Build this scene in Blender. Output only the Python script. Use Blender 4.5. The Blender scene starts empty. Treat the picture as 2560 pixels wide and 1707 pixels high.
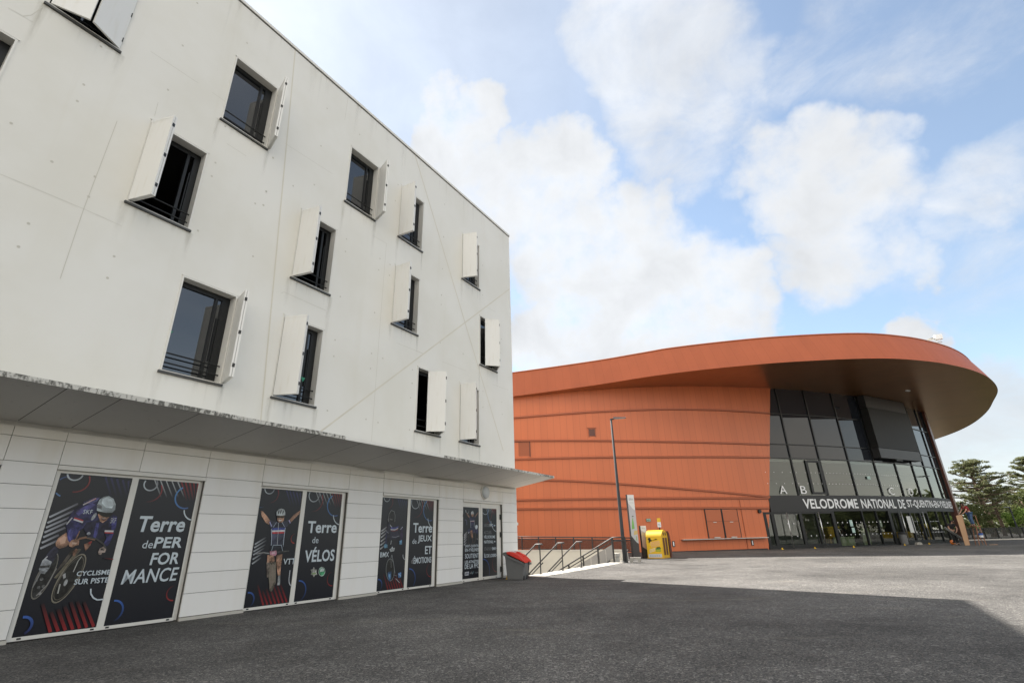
import bpy, bmesh, math, random
import numpy as np
from mathutils import Vector, Matrix
R=math.radians
scene=bpy.context.scene; COL=scene.collection
random.seed(7); rng=np.random.default_rng(11)

# ------------------------------------------------------------------ camera
PITCH,ROLL=R(21.6614),R(-1.5358)
F=Vector((0,math.cos(PITCH),math.sin(PITCH))); U0=Vector((0,-math.sin(PITCH),math.cos(PITCH))); R0=Vector((1,0,0))
RV=R0*math.cos(ROLL)+U0*math.sin(ROLL); UV=-R0*math.sin(ROLL)+U0*math.cos(ROLL)
cam=bpy.data.cameras.new('camera'); camo=bpy.data.objects.new('camera',cam); COL.objects.link(camo)
camo.matrix_world=Matrix(((RV.x,UV.x,-F.x,0),(RV.y,UV.y,-F.y,0),(RV.z,UV.z,-F.z,1.2),(0,0,0,1)))
cam.sensor_width=36; cam.lens=36*1253.05/2560; cam.clip_end=3000; cam.clip_start=.05
scene.camera=camo
# ------------------------------------------------------------------ light
SUN_EL=R(48.7); SUN_AZ=math.atan2(-.626,.78)          # azimuth from +Y towards +X
sund=Vector((math.sin(SUN_AZ)*math.cos(SUN_EL),math.cos(SUN_AZ)*math.cos(SUN_EL),math.sin(SUN_EL)))
sl=bpy.data.lights.new('sun','SUN'); sl.energy=4.0; sl.angle=R(.55); sl.color=(1,.94,.86)
so=bpy.data.objects.new('sun',sl); COL.objects.link(so); so.rotation_euler=(-sund).to_track_quat('-Z','Y').to_euler()
scene.view_settings.view_transform='Standard'; scene.view_settings.look='None'; scene.view_settings.gamma=1
scene.view_settings.use_curve_mapping=False
scene.view_settings.exposure=1.9
scene.cycles.max_bounces=6; scene.cycles.use_denoising=True
try: scene.cycles.denoiser='OPENIMAGEDENOISE'
except Exception: pass
world=bpy.data.worlds.new('World'); scene.world=world; world.use_nodes=True
def px_dir(x,y):       # photograph pixel -> direction of that bit of sky
    v=RV*(x-1280)+UV*(853.5-y)+F*1253.05; return v.normalized()
def build_world():
    nt=world.node_tree; nt.nodes.clear(); N=nt.nodes.new; L=nt.links.new
    def m(op,a,b=None,c=None,clamp=False):
        n=N('ShaderNodeMath'); n.operation=op; n.use_clamp=clamp
        for i,v in enumerate((a,b,c)):
            if v is None: continue
            if isinstance(v,(int,float)): n.inputs[i].default_value=v
            else: L(v,n.inputs[i])
        return n.outputs[0]
    sky=N('ShaderNodeTexSky'); sky.sky_type='NISHITA'; sky.sun_disc=False; sky.sun_elevation=SUN_EL; sky.sun_rotation=SUN_AZ
    sky.altitude=100; sky.air_density=1.0; sky.dust_density=.2; sky.ozone_density=1.6
    bs=N('ShaderNodeBackground'); bs.inputs[1].default_value=SKY_STR; 
    tc=N('ShaderNodeTexCoord'); D=tc.outputs['Generated']
    def warped(amp,scale):      # ragged outlines: push the direction about before measuring the clouds
        n=N('ShaderNodeTexNoise'); n.inputs['Scale'].default_value=scale; n.inputs['Detail'].default_value=5; n.inputs['Roughness'].default_value=.55; L(D,n.inputs[0])
        a=N('ShaderNodeVectorMath'); a.operation='SUBTRACT'; L(n.outputs['Color'],a.inputs[0]); a.inputs[1].default_value=(.5,.5,.5)
        b=N('ShaderNodeVectorMath'); b.operation='SCALE'; L(a.outputs[0],b.inputs[0]); b.inputs['Scale'].default_value=amp
        c=N('ShaderNodeVectorMath'); c.operation='ADD'; L(D,c.inputs[0]); L(b.outputs[0],c.inputs[1])
        d=N('ShaderNodeVectorMath'); d.operation='NORMALIZE'; L(c.outputs[0],d.inputs[0]); return d.outputs[0]
    DW=warped(.20,6.0)
    def noise(scale,detail,rough,dist=0,off=(0,0,0),sc=(1,1,1)):
        mp=N('ShaderNodeMapping'); mp.inputs['Location'].default_value=off; mp.inputs['Scale'].default_value=sc; L(D,mp.inputs[0])
        n=N('ShaderNodeTexNoise'); n.inputs['Scale'].default_value=scale; n.inputs['Detail'].default_value=detail; n.inputs['Roughness'].default_value=rough; n.inputs['Distortion'].default_value=dist
        L(mp.outputs[0],n.inputs[0]); return n.outputs[0]
    n1=noise(7,9,.56,.25); n2=noise(24,6,.6,.1,(3,1,2)); n3=noise(2.2,5,.5,.3,(7,5,1),(1,1,1.8)); n4=noise(5.5,8,.66,.35,(2,9,4),(1.0,1.0,1.7))
    def blobs(lst):
        acc=None
        for (x,y,r,wgt) in lst:
            c=px_dir(x,y); dn=N('ShaderNodeVectorMath'); dn.operation='DOT_PRODUCT'; L(DW,dn.inputs[0]); dn.inputs[1].default_value=c
            a=r/1253.0*(F.dot(c))**1.0
            mr=N('ShaderNodeMapRange'); mr.interpolation_type='SMOOTHSTEP'; L(dn.outputs['Value'],mr.inputs[0])
            mr.inputs[1].default_value=math.cos(a*1.4); mr.inputs[2].default_value=math.cos(a*.5); mr.inputs[3].default_value=0; mr.inputs[4].default_value=wgt
            acc=mr.outputs[0] if acc is None else m('MAXIMUM',acc,mr.outputs[0])
        return acc
    # heaped cloud, traced from the photograph's sky
    cum=blobs([(1130,300,105,1),(1210,290,85,1),(1190,410,110,1),(1340,470,150,1),(1440,420,105,1),(1540,590,150,1),(1460,650,200,1),(1630,700,190,1),(1500,790,190,1),(1720,760,170,1),(1790,720,110,1),(1660,850,180,1),(1400,830,120,1),(1340,880,90,1),(1850,760,90,.9),
      (1930,410,100,.78),(2060,370,100,.82),(2190,330,70,.7),(2010,500,140,.86),(2160,470,120,.84),(2260,520,100,.74),(2100,610,130,.86),(2220,640,90,.76),(1980,640,80,.7),(1860,430,70,.66),(2330,850,70,1),(2290,835,50,.9)])
    t=m('ADD',cum,m('MULTIPLY',m('SUBTRACT',n1,.5),1.5)); t=m('ADD',t,m('MULTIPLY',m('SUBTRACT',n2,.5),.55))
    mr=N('ShaderNodeMapRange'); mr.interpolation_type='SMOOTHSTEP'; L(t,mr.inputs[0]); mr.inputs[1].default_value=.26; mr.inputs[2].default_value=1.02; mr.inputs[4].default_value=.97
    cmask=mr.outputs[0]
    # thin veils
    veil=blobs([(1640,130,200,.95),(1560,40,170,.9),(1760,230,170,.85),(1690,340,130,.75),(1480,30,120,.7),(1500,250,110,.45),(2460,480,120,.75),(2380,560,90,.6),(2520,400,90,.6),(2480,720,150,.45),(2350,700,120,.4),(2150,120,160,.4),(2000,170,90,.5),(2330,60,170,.35),(2500,1080,170,1.0),(2400,1010,110,.9),(2350,1150,150,1.0),(2560,1150,170,1.0),(1290,830,80,.8)])
    v=m('ADD',veil,m('MULTIPLY',m('SUBTRACT',n4,.5),1.5))
    mv=N('ShaderNodeMapRange'); mv.interpolation_type='SMOOTHSTEP'; L(v,mv.inputs[0]); mv.inputs[1].default_value=.12; mv.inputs[2].default_value=1.15; mv.inputs[4].default_value=.85
    vmask=mv.outputs[0]
    # bright haze round the sun
    sd=N('ShaderNodeVectorMath'); sd.operation='DOT_PRODUCT'; L(D,sd.inputs[0]); sd.inputs[1].default_value=sund
    hz=N('ShaderNodeMapRange'); hz.interpolation_type='SMOOTHSTEP'; L(sd.outputs['Value'],hz.inputs[0]); hz.inputs[1].default_value=math.cos(R(50)); hz.inputs[2].default_value=math.cos(R(10)); hz.inputs[4].default_value=.5
    # added unseen cloud outside the camera view, bright and warm to lift the shade
    fr=N('ShaderNodeVectorMath'); fr.operation='DOT_PRODUCT'; L(D,fr.inputs[0]); fr.inputs[1].default_value=F
    out=N('ShaderNodeMapRange'); out.interpolation_type='SMOOTHSTEP'; L(fr.outputs['Value'],out.inputs[0]); out.inputs[1].default_value=math.cos(R(58)); out.inputs[2].default_value=math.cos(R(82)); 
    br=N('ShaderNodeMapRange'); br.interpolation_type='SMOOTHSTEP'; L(n3,br.inputs[0]); br.inputs[1].default_value=.36; br.inputs[2].default_value=.56
    cl=N('ShaderNodeVectorMath'); cl.operation='DOT_PRODUCT'; L(D,cl.inputs[0]); cl.inputs[1].default_value=Vector((.84,-.02,.62)).normalized()
    cp=N('ShaderNodeMapRange'); cp.interpolation_type='SMOOTHSTEP'; L(cl.outputs['Value'],cp.inputs[0]); cp.inputs[1].default_value=math.cos(R(36)); cp.inputs[2].default_value=math.cos(R(20)); cp.inputs[3].default_value=1; cp.inputs[4].default_value=.08
    omask=m('MULTIPLY',m('MULTIPLY',out.outputs[0],br.outputs[0]),cp.outputs[0])
    # pale band along the horizon
    sp=N('ShaderNodeSeparateXYZ'); L(D,sp.inputs[0])
    hb=N('ShaderNodeMapRange'); hb.interpolation_type='SMOOTHSTEP'; L(sp.outputs[2],hb.inputs[0]); hb.inputs[1].default_value=.30; hb.inputs[2].default_value=.02; hb.inputs[4].default_value=.55
    mask=m('MAXIMUM',m('MAXIMUM',cmask,vmask),m('MAXIMUM',omask,m('MAXIMUM',hz.outputs[0],hb.outputs[0])),clamp=True)
    mask=m('ADD',m('MULTIPLY',mask,.92),.08)
    bc=N('ShaderNodeBackground'); 
    shade=N('ShaderNodeMapRange'); L(n1,shade.inputs[0]); shade.inputs[1].default_value=.3; shade.inputs[2].default_value=.72; shade.inputs[3].default_value=1.08; shade.inputs[4].default_value=.82
    lift=m('ADD',shade.outputs[0],m('MULTIPLY',out.outputs[0],CLOUD_OUT))
    
    dk=N('ShaderNodeMapRange'); dk.interpolation_type='SMOOTHSTEP'; L(sp.outputs[2],dk.inputs[0]); dk.inputs[1].default_value=.02; dk.inputs[2].default_value=.42; dk.inputs[3].default_value=.80; dk.inputs[4].default_value=1.0
    L(m('MULTIPLY',m('MULTIPLY',lift,dk.outputs[0]),CLOUD),bc.inputs[1]); cm=N('ShaderNodeMix'); cm.data_type='RGBA'; L(out.outputs[0],cm.inputs[0]); cm.inputs[6].default_value=(.955,.975,1,1); cm.inputs[7].default_value=(1,.935,.825,1); L(cm.outputs[2],bc.inputs[0])
    hs=N('ShaderNodeHueSaturation'); hs.inputs['Saturation'].default_value=.86; hs.inputs['Value'].default_value=1.0
    L(sky.outputs[0],hs.inputs['Color']); tn=N('ShaderNodeMix'); tn.data_type='RGBA'; tn.blend_type='MULTIPLY'; tn.inputs[0].default_value=1; L(hs.outputs[0],tn.inputs[6]); tn.inputs[7].default_value=(.99,1.03,.985,1); L(tn.outputs[2],bs.inputs[0])
    mix=N('ShaderNodeMixShader'); L(mask,mix.inputs[0]); L(bs.outputs[0],mix.inputs[1]); L(bc.outputs[0],mix.inputs[2])
    o=N('ShaderNodeOutputWorld'); L(mix.outputs[0],o.inputs[0])
SKY_STR=.062; CLOUD=.262; CLOUD_OUT=1.75
build_world()

# ------------------------------------------------------------------ mesh helpers
class MB:
    def __init__(s): s.v=[]; s.f=[]
    def poly(s,pts): 
        i=len(s.v); s.v+= [tuple(p) for p in pts]; s.f.append(tuple(range(i,i+len(pts)))); return s
    def box(s,a,b,fn=None):
        (x0,y0,z0),(x1,y1,z1)=a,b; c=[(x0,y0,z0),(x1,y0,z0),(x1,y1,z0),(x0,y1,z0),(x0,y0,z1),(x1,y0,z1),(x1,y1,z1),(x0,y1,z1)]
        return s.hexa([fn(p) for p in c] if fn else c)
    def hexa(s,c):
        i=len(s.v); s.v+=[tuple(p) for p in c]
        for q in ((0,3,2,1),(4,5,6,7),(0,1,5,4),(1,2,6,5),(2,3,7,6),(3,0,4,7)): s.f.append(tuple(i+k for k in q))
        return s
    def tube(s,pts,r,n=8,cap=True):
        pts=[Vector(p) for p in pts]; rs=r if isinstance(r,(list,tuple)) else [r]*len(pts); i0=len(s.v); ref=None
        for k,p in enumerate(pts):
            t=(pts[min(k+1,len(pts)-1)]-pts[max(k-1,0)]).normalized()
            if ref is None: ref=t.orthogonal().normalized()
            ref=(ref-t*ref.dot(t)).normalized(); b=t.cross(ref)
            for j in range(n):
                a=2*math.pi*j/n; s.v.append(tuple(p+(ref*math.cos(a)+b*math.sin(a))*rs[k]))
        for k in range(len(pts)-1):
            for j in range(n): a=i0+k*n+j; b2=i0+k*n+(j+1)%n; s.f.append((a,b2,b2+n,a+n))
        if cap: s.f.append(tuple(i0+j for j in reversed(range(n)))); s.f.append(tuple(i0+(len(pts)-1)*n+j for j in range(n)))
        return s
    def prism(s,pts2,fn0,fn1):     # outline twice, joined
        n=len(pts2); i=len(s.v); s.v+=[tuple(fn0(p)) for p in pts2]+[tuple(fn1(p)) for p in pts2]
        s.f.append(tuple(i+k for k in reversed(range(n)))); s.f.append(tuple(i+n+k for k in range(n)))
        for k in range(n): s.f.append((i+k,i+(k+1)%n,i+n+(k+1)%n,i+n+k))
        return s
    def lathe(s,prof,c=(0,0,0),n=16,fn=None):
        i0=len(s.v)
        for (r,z) in prof:
            for j in range(n):
                a=2*math.pi*j/n; p=(c[0]+r*math.cos(a),c[1]+r*math.sin(a),c[2]+z); s.v.append(tuple(fn(p)) if fn else p)
        for k in range(len(prof)-1):
            for j in range(n): a=i0+k*n+j; b=i0+k*n+(j+1)%n; s.f.append((a,b,b+n,a+n))
        s.f.append(tuple(i0+j for j in reversed(range(n)))); s.f.append(tuple(i0+(len(prof)-1)*n+j for j in range(n)))
        return s
    def build(s,name,mat,parent=None,world=False,smooth=False,bevel=0,fix=True):
        me=bpy.data.meshes.new(name)
        vv=s.v
        if world and parent is not None:
            mi=mat_world(parent).inverted(); vv=[tuple(mi@Vector(p)) for p in s.v]
        me.from_pydata(vv,[],s.f); 
        if fix or bevel:
            bm=bmesh.new(); bm.from_mesh(me)
            if fix: bmesh.ops.recalc_face_normals(bm,faces=bm.faces)
            if bevel: 
                bmesh.ops.bevel(bm,geom=[e for e in bm.edges if len(e.link_faces)==2 and e.calc_face_angle(0)>.5],offset=bevel,segments=2,affect='EDGES',profile=.6)
            bm.to_mesh(me); bm.free()
        if smooth:
            for p in me.polygons: p.use_smooth=True
        return link(name,me,mat,parent)
def link(name,me,mat,parent=None):
    o=bpy.data.objects.new(name,me); COL.objects.link(o)
    if mat is not None and not me.materials: me.materials.append(mat)
    if parent is not None: o.parent=parent
    return o
def mat_world(o):
    m=o.matrix_basis.copy(); p=o.parent
    while p: m=p.matrix_basis@m; p=p.parent
    return m
def empty(name,loc,rz=0,parent=None):
    o=bpy.data.objects.new(name,None); COL.objects.link(o); o.location=loc; o.rotation_euler=(0,0,rz); o.empty_display_size=.3
    if parent: o.parent=parent
    return o
def tag(o,label=None,cat=None,group=None,kind=None):
    if label: o['label']=label
    if cat: o['category']=cat
    if group: o['group']=group
    if kind: o['kind']=kind
    return o
def kids(o): return [c for c in bpy.data.objects if c.parent==o]
def copy_tree(o,parent=None):
    c=o.copy(); COL.objects.link(c); c.parent=parent
    for ch in kids(o): copy_tree(ch,c)
    return c
_tc={}
def text_geo(txt,bold=0):
    key=(txt,bold)
    if key in _tc: return _tc[key]
    cu=bpy.data.curves.new('txt','FONT'); cu.body=txt; cu.size=1; cu.offset=bold*1.1; cu.resolution_u=3; cu.space_character=1.02
    ob=bpy.data.objects.new('txt',cu); COL.objects.link(ob); dg=bpy.context.evaluated_depsgraph_get(); dg.update()
    me=bpy.data.meshes.new_from_object(ob.evaluated_get(dg)); bpy.data.objects.remove(ob); bpy.data.curves.remove(cu)
    v=np.array([x.co[:2] for x in me.vertices]); f=[tuple(p.vertices) for p in me.polygons]; bpy.data.meshes.remove(me)
    lo=v.min(0); hi=v.max(0); v=(v-lo)/(hi-lo); _tc[key]=(v,f); return v,f
def add_text(mb,txt,fn,bold=0,shear=0):    # fn maps the unit text box to space
    v,f=text_geo(txt,bold); i=len(mb.v)
    mb.v+=[tuple(fn(x+shear*(y-.5),y)) for x,y in v]; mb.f+=[tuple(i+k for k in q) for q in f]

# ------------------------------------------------------------------ materials
def mat(name,col,rough=.6,metal=0,spec=.5):
    m=bpy.data.materials.new(name); m.use_nodes=True; b=m.node_tree.nodes['Principled BSDF']
    b.inputs['Base Color'].default_value=(*col,1); b.inputs['Roughness'].default_value=rough; b.inputs['Metallic'].default_value=metal; b.inputs['Specular IOR Level'].default_value=spec
    return m
class NT:
    def __init__(s,m): s.t=m.node_tree; s.b=s.t.nodes['Principled BSDF']
    def n(s,k,**kw):
        x=s.t.nodes.new('ShaderNode'+k)
        for a,v in kw.items(): setattr(x,a,v)
        return x
    def l(s,a,b): s.t.links.new(a,b)
    def coord(s,kind='Object'): return s.n('TexCoord').outputs[kind]
    def mapping(s,c,sc=(1,1,1),loc=(0,0,0)):
        x=s.n('Mapping'); x.inputs['Scale'].default_value=sc; x.inputs['Location'].default_value=loc; s.l(c,x.inputs[0]); return x.outputs[0]
    def noise(s,c,scale,det=4,rough=.55,dist=0):
        x=s.n('TexNoise'); x.inputs['Scale'].default_value=scale; x.inputs['Detail'].default_value=det; x.inputs['Roughness'].default_value=rough; x.inputs['Distortion'].default_value=dist
        if c is not None: s.l(c,x.inputs[0])
        return x.outputs[0]
    def m(s,op,a,b=None,clamp=False):
        x=s.n('Math',operation=op,use_clamp=clamp)
        for i,v in enumerate((a,b)):
            if v is None: continue
            if isinstance(v,(int,float)): x.inputs[i].default_value=v
            else: s.l(v,x.inputs[i])
        return x.outputs[0]
    def rng(s,v,a,b,c,d,smooth=True):
        x=s.n('MapRange'); x.interpolation_type='SMOOTHSTEP' if smooth else 'LINEAR'; s.l(v,x.inputs[0])
        for i,q in enumerate((a,b,c,d)): x.inputs[i+1].default_value=q
        return x.outputs[0]
    def mix(s,f,a,b,mode='MIX'):
        x=s.n('Mix',data_type='RGBA',blend_type=mode)
        for i,v in ((0,f),(6,a),(7,b)):
            if isinstance(v,(int,float)): x.inputs[i].default_value=v
            elif isinstance(v,tuple): x.inputs[i].default_value=(*v,1)
            else: s.l(v,x.inputs[i])
        return x.outputs[2]
    def bump(s,h,st=.2,d=.01):
        x=s.n('Bump'); x.inputs['Strength'].default_value=st; x.inputs['Distance'].default_value=d; s.l(h,x.inputs['Height']); s.l(x.outputs[0],s.b.inputs['Normal'])
    def col(s,c): s.l(c,s.b.inputs['Base Color'])
def vary(m,scale=3,amt=.12,det=4,bump=0,bscale=60,bd=.002):
    t=NT(m); c=t.coord(); base=tuple(t.b.inputs['Base Color'].default_value[:3]); n=t.noise(c,scale,det)
    t.col(t.mix(n,tuple(v*(1-amt) for v in base),tuple(min(1,v*(1+amt)) for v in base)))
    if bump: t.bump(t.noise(c,bscale,3),bump,bd)
    return m
M={}
def mk_concrete():
    m=mat('painted_concrete',(.70,.685,.64),.45,spec=.55); t=NT(m); c=t.coord()
    big=t.noise(c,.32,5,.6); streak=t.noise(t.mapping(c,(1.6,1,.10)),1.3,6,.6,.3); fine=t.noise(c,28,5,.7); cl=t.noise(t.mapping(c,(.9,1,.55)),.8,3,.5)
    a=t.mix(t.rng(big,.38,.66,0,1),(.685,.672,.628),(.645,.628,.57))
    a=t.mix(t.m('MULTIPLY',t.rng(streak,.54,.80,0,1),.30),a,(.58,.55,.46))
    a=t.mix(t.m('MULTIPLY',t.rng(cl,.50,.72,0,1),.35),a,(.72,.712,.68))
    a=t.mix(t.m('MULTIPLY',t.rng(fine,.62,.75,0,1),.07),a,(.45,.42,.36))
    t.col(a); t.bump(t.m('ADD',t.noise(c,6,3),t.m('MULTIPLY',fine,.35)),.22,.006); return m
M['concrete']=mk_concrete()
def mk_clad():
    m=mat('cladding_panel',(.70,.70,.69),.45,spec=.4); t=NT(m); c=t.coord(); g=t.n('NewGeometry')
    r=t.m('MULTIPLY',t.m('SUBTRACT',g.outputs['Random Per Island'],.5),.05)
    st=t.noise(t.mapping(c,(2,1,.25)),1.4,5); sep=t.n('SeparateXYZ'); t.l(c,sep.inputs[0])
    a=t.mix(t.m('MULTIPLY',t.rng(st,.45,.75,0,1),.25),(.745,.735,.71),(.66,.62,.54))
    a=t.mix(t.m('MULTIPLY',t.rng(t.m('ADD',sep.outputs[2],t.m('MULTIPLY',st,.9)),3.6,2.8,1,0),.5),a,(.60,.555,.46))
    hs=t.n('HueSaturation'); t.l(a,hs.inputs['Color']); t.l(t.m('ADD',r,1.0),hs.inputs['Value']); t.col(hs.outputs[0]); return m
M['clad']=mk_clad()
M['joint']=mat('dark_joint',(.10,.095,.085),.9)
M['sealant']=vary(mat('joint_sealant',(.60,.57,.49),.8),2,.12)
M['crack']=mat('hairline_crack',(.52,.50,.44),.9)
M['dimple']=mat('tie_hole_plug',(.50,.48,.42),.9)
M['alu']=vary(mat('white_coated_metal',(.66,.645,.60),.4),4,.06)
M['shut']=mat('shutter_coating',(.69,.685,.66),.38)
def mk_shut():
    t=NT(M['shut']); c=t.coord(); st=t.noise(t.mapping(c,(5,5,.7)),2,5); t.col(t.mix(t.m('MULTIPLY',t.rng(st,.5,.8,0,1),.35),(.70,.695,.67),(.58,.55,.47)))
mk_shut()
M['dark']=mat('anthracite_metal',(.010,.011,.012),.42,spec=.35)
M['rubber']=mat('black_plastic',(.012,.012,.012),.5)
M['sill']=mat('grey_sill_metal',(.05,.05,.048),.5)
M['sillcap']=mat('sill_cap_metal',(.5,.49,.46),.45)
def mk_glass(name,tint,ior=1.75,alpha=0,rough=.0):
    m=mat(name,tint,rough,spec=.5); b=m.node_tree.nodes['Principled BSDF']; b.inputs['IOR'].default_value=ior
    if alpha:
        t=NT(m); tr=t.n('BsdfTransparent'); tr.inputs[0].default_value=(.70,.78,.74,1); mx=t.n('MixShader'); lw=t.n('Fresnel'); lw.inputs[0].default_value=ior
        gl=t.n('BsdfGlossy'); gl.inputs['Roughness'].default_value=0.0; gl.inputs[0].default_value=(.95,1,.97,1)
        dm=t.n('MixShader'); dm.inputs[0].default_value=alpha; t.l(tr.outputs[0],dm.inputs[1]); t.l(t.b.outputs[0],dm.inputs[2])
        t.l(lw.outputs[0],mx.inputs[0]); t.l(dm.outputs[0],mx.inputs[1]); t.l(gl.outputs[0],mx.inputs[2]); t.l(mx.outputs[0],t.t.nodes['Material Output'].inputs[0])
    return m
M['glass']=mk_glass('window_glass',(.008,.010,.012),2.0)
M['vglass']=mk_glass('clear_facade_glass',(.02,.024,.023),1.6,.12)
M['dglass']=mk_glass('dark_spandrel_glass',(.016,.019,.025),1.40)
def mk_soffit():
    m=mat('canopy_sheet',(.60,.585,.55),.5); t=NT(m); c=t.coord(); n=t.noise(c,1.5,4); g=t.n('NewGeometry'); 
    a=t.mix(n,(.56,.545,.51),(.66,.645,.61)); sp=t.rng(t.noise(c,14,4),.66,.72,0,1); t.col(t.mix(t.m('MULTIPLY',sp,.4),a,(.25,.23,.2))); return m
M['soffit']=mk_soffit()
def mk_lichen():
    m=mat('lichened_canopy_edge',(.3,.3,.28),.9); t=NT(m); c=t.coord(); n=t.noise(t.mapping(c,(1,1,.6)),16,6,.7); n2=t.noise(c,1.1,3)
    f=t.rng(t.m('ADD',n,t.m('MULTIPLY',t.m('SUBTRACT',n2,.5),.5)),.40,.56,0,1); t.col(t.mix(f,(.12,.118,.105),(.52,.51,.47))); return m
M['lichen']=mk_lichen()
def mk_asphalt():
    m=mat('worn_asphalt',(.065,.065,.066),.9,spec=.25); t=NT(m); c=t.coord()
    v=t.n('TexVoronoi'); v.inputs['Scale'].default_value=75; t.l(c,v.inputs[0]); hs=t.n('SeparateColor'); t.l(v.outputs['Color'],hs.inputs[0])
    v2=t.n('TexVoronoi'); v2.inputs['Scale'].default_value=28; t.l(c,v2.inputs[0]); h2=t.n('SeparateColor'); t.l(v2.outputs['Color'],h2.inputs[0])
    big=t.noise(c,.22,5,.6,.4); mid=t.noise(c,1.4,5,.62); fine=t.noise(c,130,3,.7)
    a=t.mix(t.rng(hs.outputs[0],.15,.95,0,1),(.038,.038,.0375),(.112,.108,.102))
    a=t.mix(t.m('MULTIPLY',t.rng(hs.outputs[1],.90,.97,0,1),.85),a,(.24,.225,.205))
    a=t.mix(t.m('MULTIPLY',t.rng(h2.outputs[0],.93,.965,0,1),.5),a,(.22,.21,.20))
    k=t.m('ADD',t.rng(big,.3,.7,.68,1.26),t.rng(mid,.3,.7,-.14,.16))
    sc=t.n('VectorMath',operation='SCALE'); t.l(a,sc.inputs[0]); t.l(k,sc.inputs['Scale'])
    st=t.noise(t.mapping(c,(.22,1.1,1),(4,2,0)),1.0,5,.6,1.2); br=t.m('MULTIPLY',t.rng(st,.57,.74,0,1),.34)
    t.col(t.mix(br,sc.outputs[0],(.17,.155,.125))); t.bump(t.m('ADD',t.m('MULTIPLY',v.outputs['Distance'],-.8),t.m('MULTIPLY',fine,.5)),.5,.008); return m
M['asphalt']=mk_asphalt()
M['kerb']=vary(mat('pale_kerb_stone',(.46,.44,.40),.85),3,.15,6,.3,90)
M['wallcon']=vary(mat('pale_retaining_concrete',(.48,.46,.41),.85),1.2,.14,6,.2,40)
M['grey']=vary(mat('grey_concrete',(.30,.29,.265),.9),4,.2,6,.4,70)
def mk_orange(name,base,seam=.5,rough=.42,metal=.0,line=.55):
    m=mat(name,base,rough,metal); t=NT(m); c=t.coord(); s=t.n('SeparateXYZ'); t.l(c,s.inputs[0])
    an=t.m('MULTIPLY',t.m('ARCTAN2',s.outputs[0],t.m('MULTIPLY',s.outputs[1],-1)),60/seam)
    fr=t.m('FRACT',t.m('ADD',an,500)); ed=t.m('MINIMUM',fr,t.m('SUBTRACT',1,fr)); ln=t.rng(ed,.012,.035,1,0)
    wn=t.n('TexWhiteNoise',noise_dimensions='1D'); t.l(t.m('FLOOR',t.m('ADD',an,500)),wn.inputs['W'])
    wr=t.noise(t.mapping(c,(1,1,.12)),1.1,4)
    k=t.m('ADD',t.m('ADD',.90,t.m('MULTIPLY',wn.outputs[0],.05)),t.rng(wr,.3,.7,-.02,.05)); k=t.m('MULTIPLY',k,t.m('SUBTRACT',1,t.m('MULTIPLY',ln,line)))
    sc=t.n('VectorMath',operation='SCALE'); sc.inputs[0].default_value=base; t.l(k,sc.inputs['Scale']); t.col(sc.outputs[0])
    bn=t.noise(t.mapping(c,(.6,.6,.5)),1.0,2); t.bump(bn,.08,.05); return m
M['orange']=mk_orange('terracotta_metal_sheet',(.55,.142,.050),line=.26)
M['fascia']=mk_orange('terracotta_brim_sheet',(.35,.092,.040),.6,.55,.0,.13); M['fascia'].node_tree.nodes['Principled BSDF'].inputs['Specular IOR Level'].default_value=.22
M['brim']=mk_orange('copper_brim_soffit',(.50,.245,.11),1.8,.31,.75,.05)
M['rib']=mat('terracotta_rib',(.30,.075,.026),.45)
M['brown']=mat('dark_brown_metal',(.10,.03,.018),.4)
M['hatch']=mat('terracotta_hatch',(.40,.105,.038),.42)
M['black']=mat('matt_black_sheet',(.013,.013,.014),.5)
def mk_screen():
    m=mat('led_screen_face',(.012,.012,.012),.62,spec=.3); t=NT(m); c=t.coord(); w=t.n('TexBrick'); t.l(c,w.inputs[0]); n=t.noise(c,.7,3); t.col(t.mix(n,(.010,.010,.010),(.017,.017,.016))); return m
M['screen']=mk_screen()
M['white']=mat('white_lettering',(.72,.73,.74),.5)
M['steel']=mat('brushed_steel',(.55,.55,.54),.28,.9)
M['galv']=vary(mat('grey_painted_steel',(.016,.017,.018),.5,.0),2,.15)
M['red']=vary(mat('red_plastic',(.60,.035,.022),.38),5,.08)
M['binGrey']=vary(mat('grey_plastic',(.12,.122,.124),.5),3,.12)
M['yellow']=vary(mat('yellow_metal',(.66,.40,.015),.4),3,.08)
M['yellowD']=mat('ochre_yellow',(.55,.30,.02),.5)
M['wood']=vary(mat('plywood',(.36,.22,.125),.7),2,.15,5)
M['ladder']=vary(mat('weathered_ladder_wood',(.22,.10,.055),.7),4,.2)
M['mesh']=mat('tinted_infill_panel',(.06,.035,.03),.3)
def mk_infill():
    m=M['mesh']; t=NT(m); tr=t.n('BsdfTransparent'); tr.inputs[0].default_value=(.40,.36,.36,1); mx=t.n('MixShader'); mx.inputs[0].default_value=.45; t.l(tr.outputs[0],mx.inputs[1]); t.l(t.b.outputs[0],mx.inputs[2]); t.l(mx.outputs[0],t.t.nodes['Material Output'].inputs[0])
mk_infill()
def mk_vcol(name,rough=.35,spec=.3):
    m=mat(name,(1,1,1),rough,spec=spec); t=NT(m); a=t.n('VertexColor'); a.layer_name='Col'; t.col(a.outputs[0]); return m
M['print']=mk_vcol('printed_vinyl')
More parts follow.
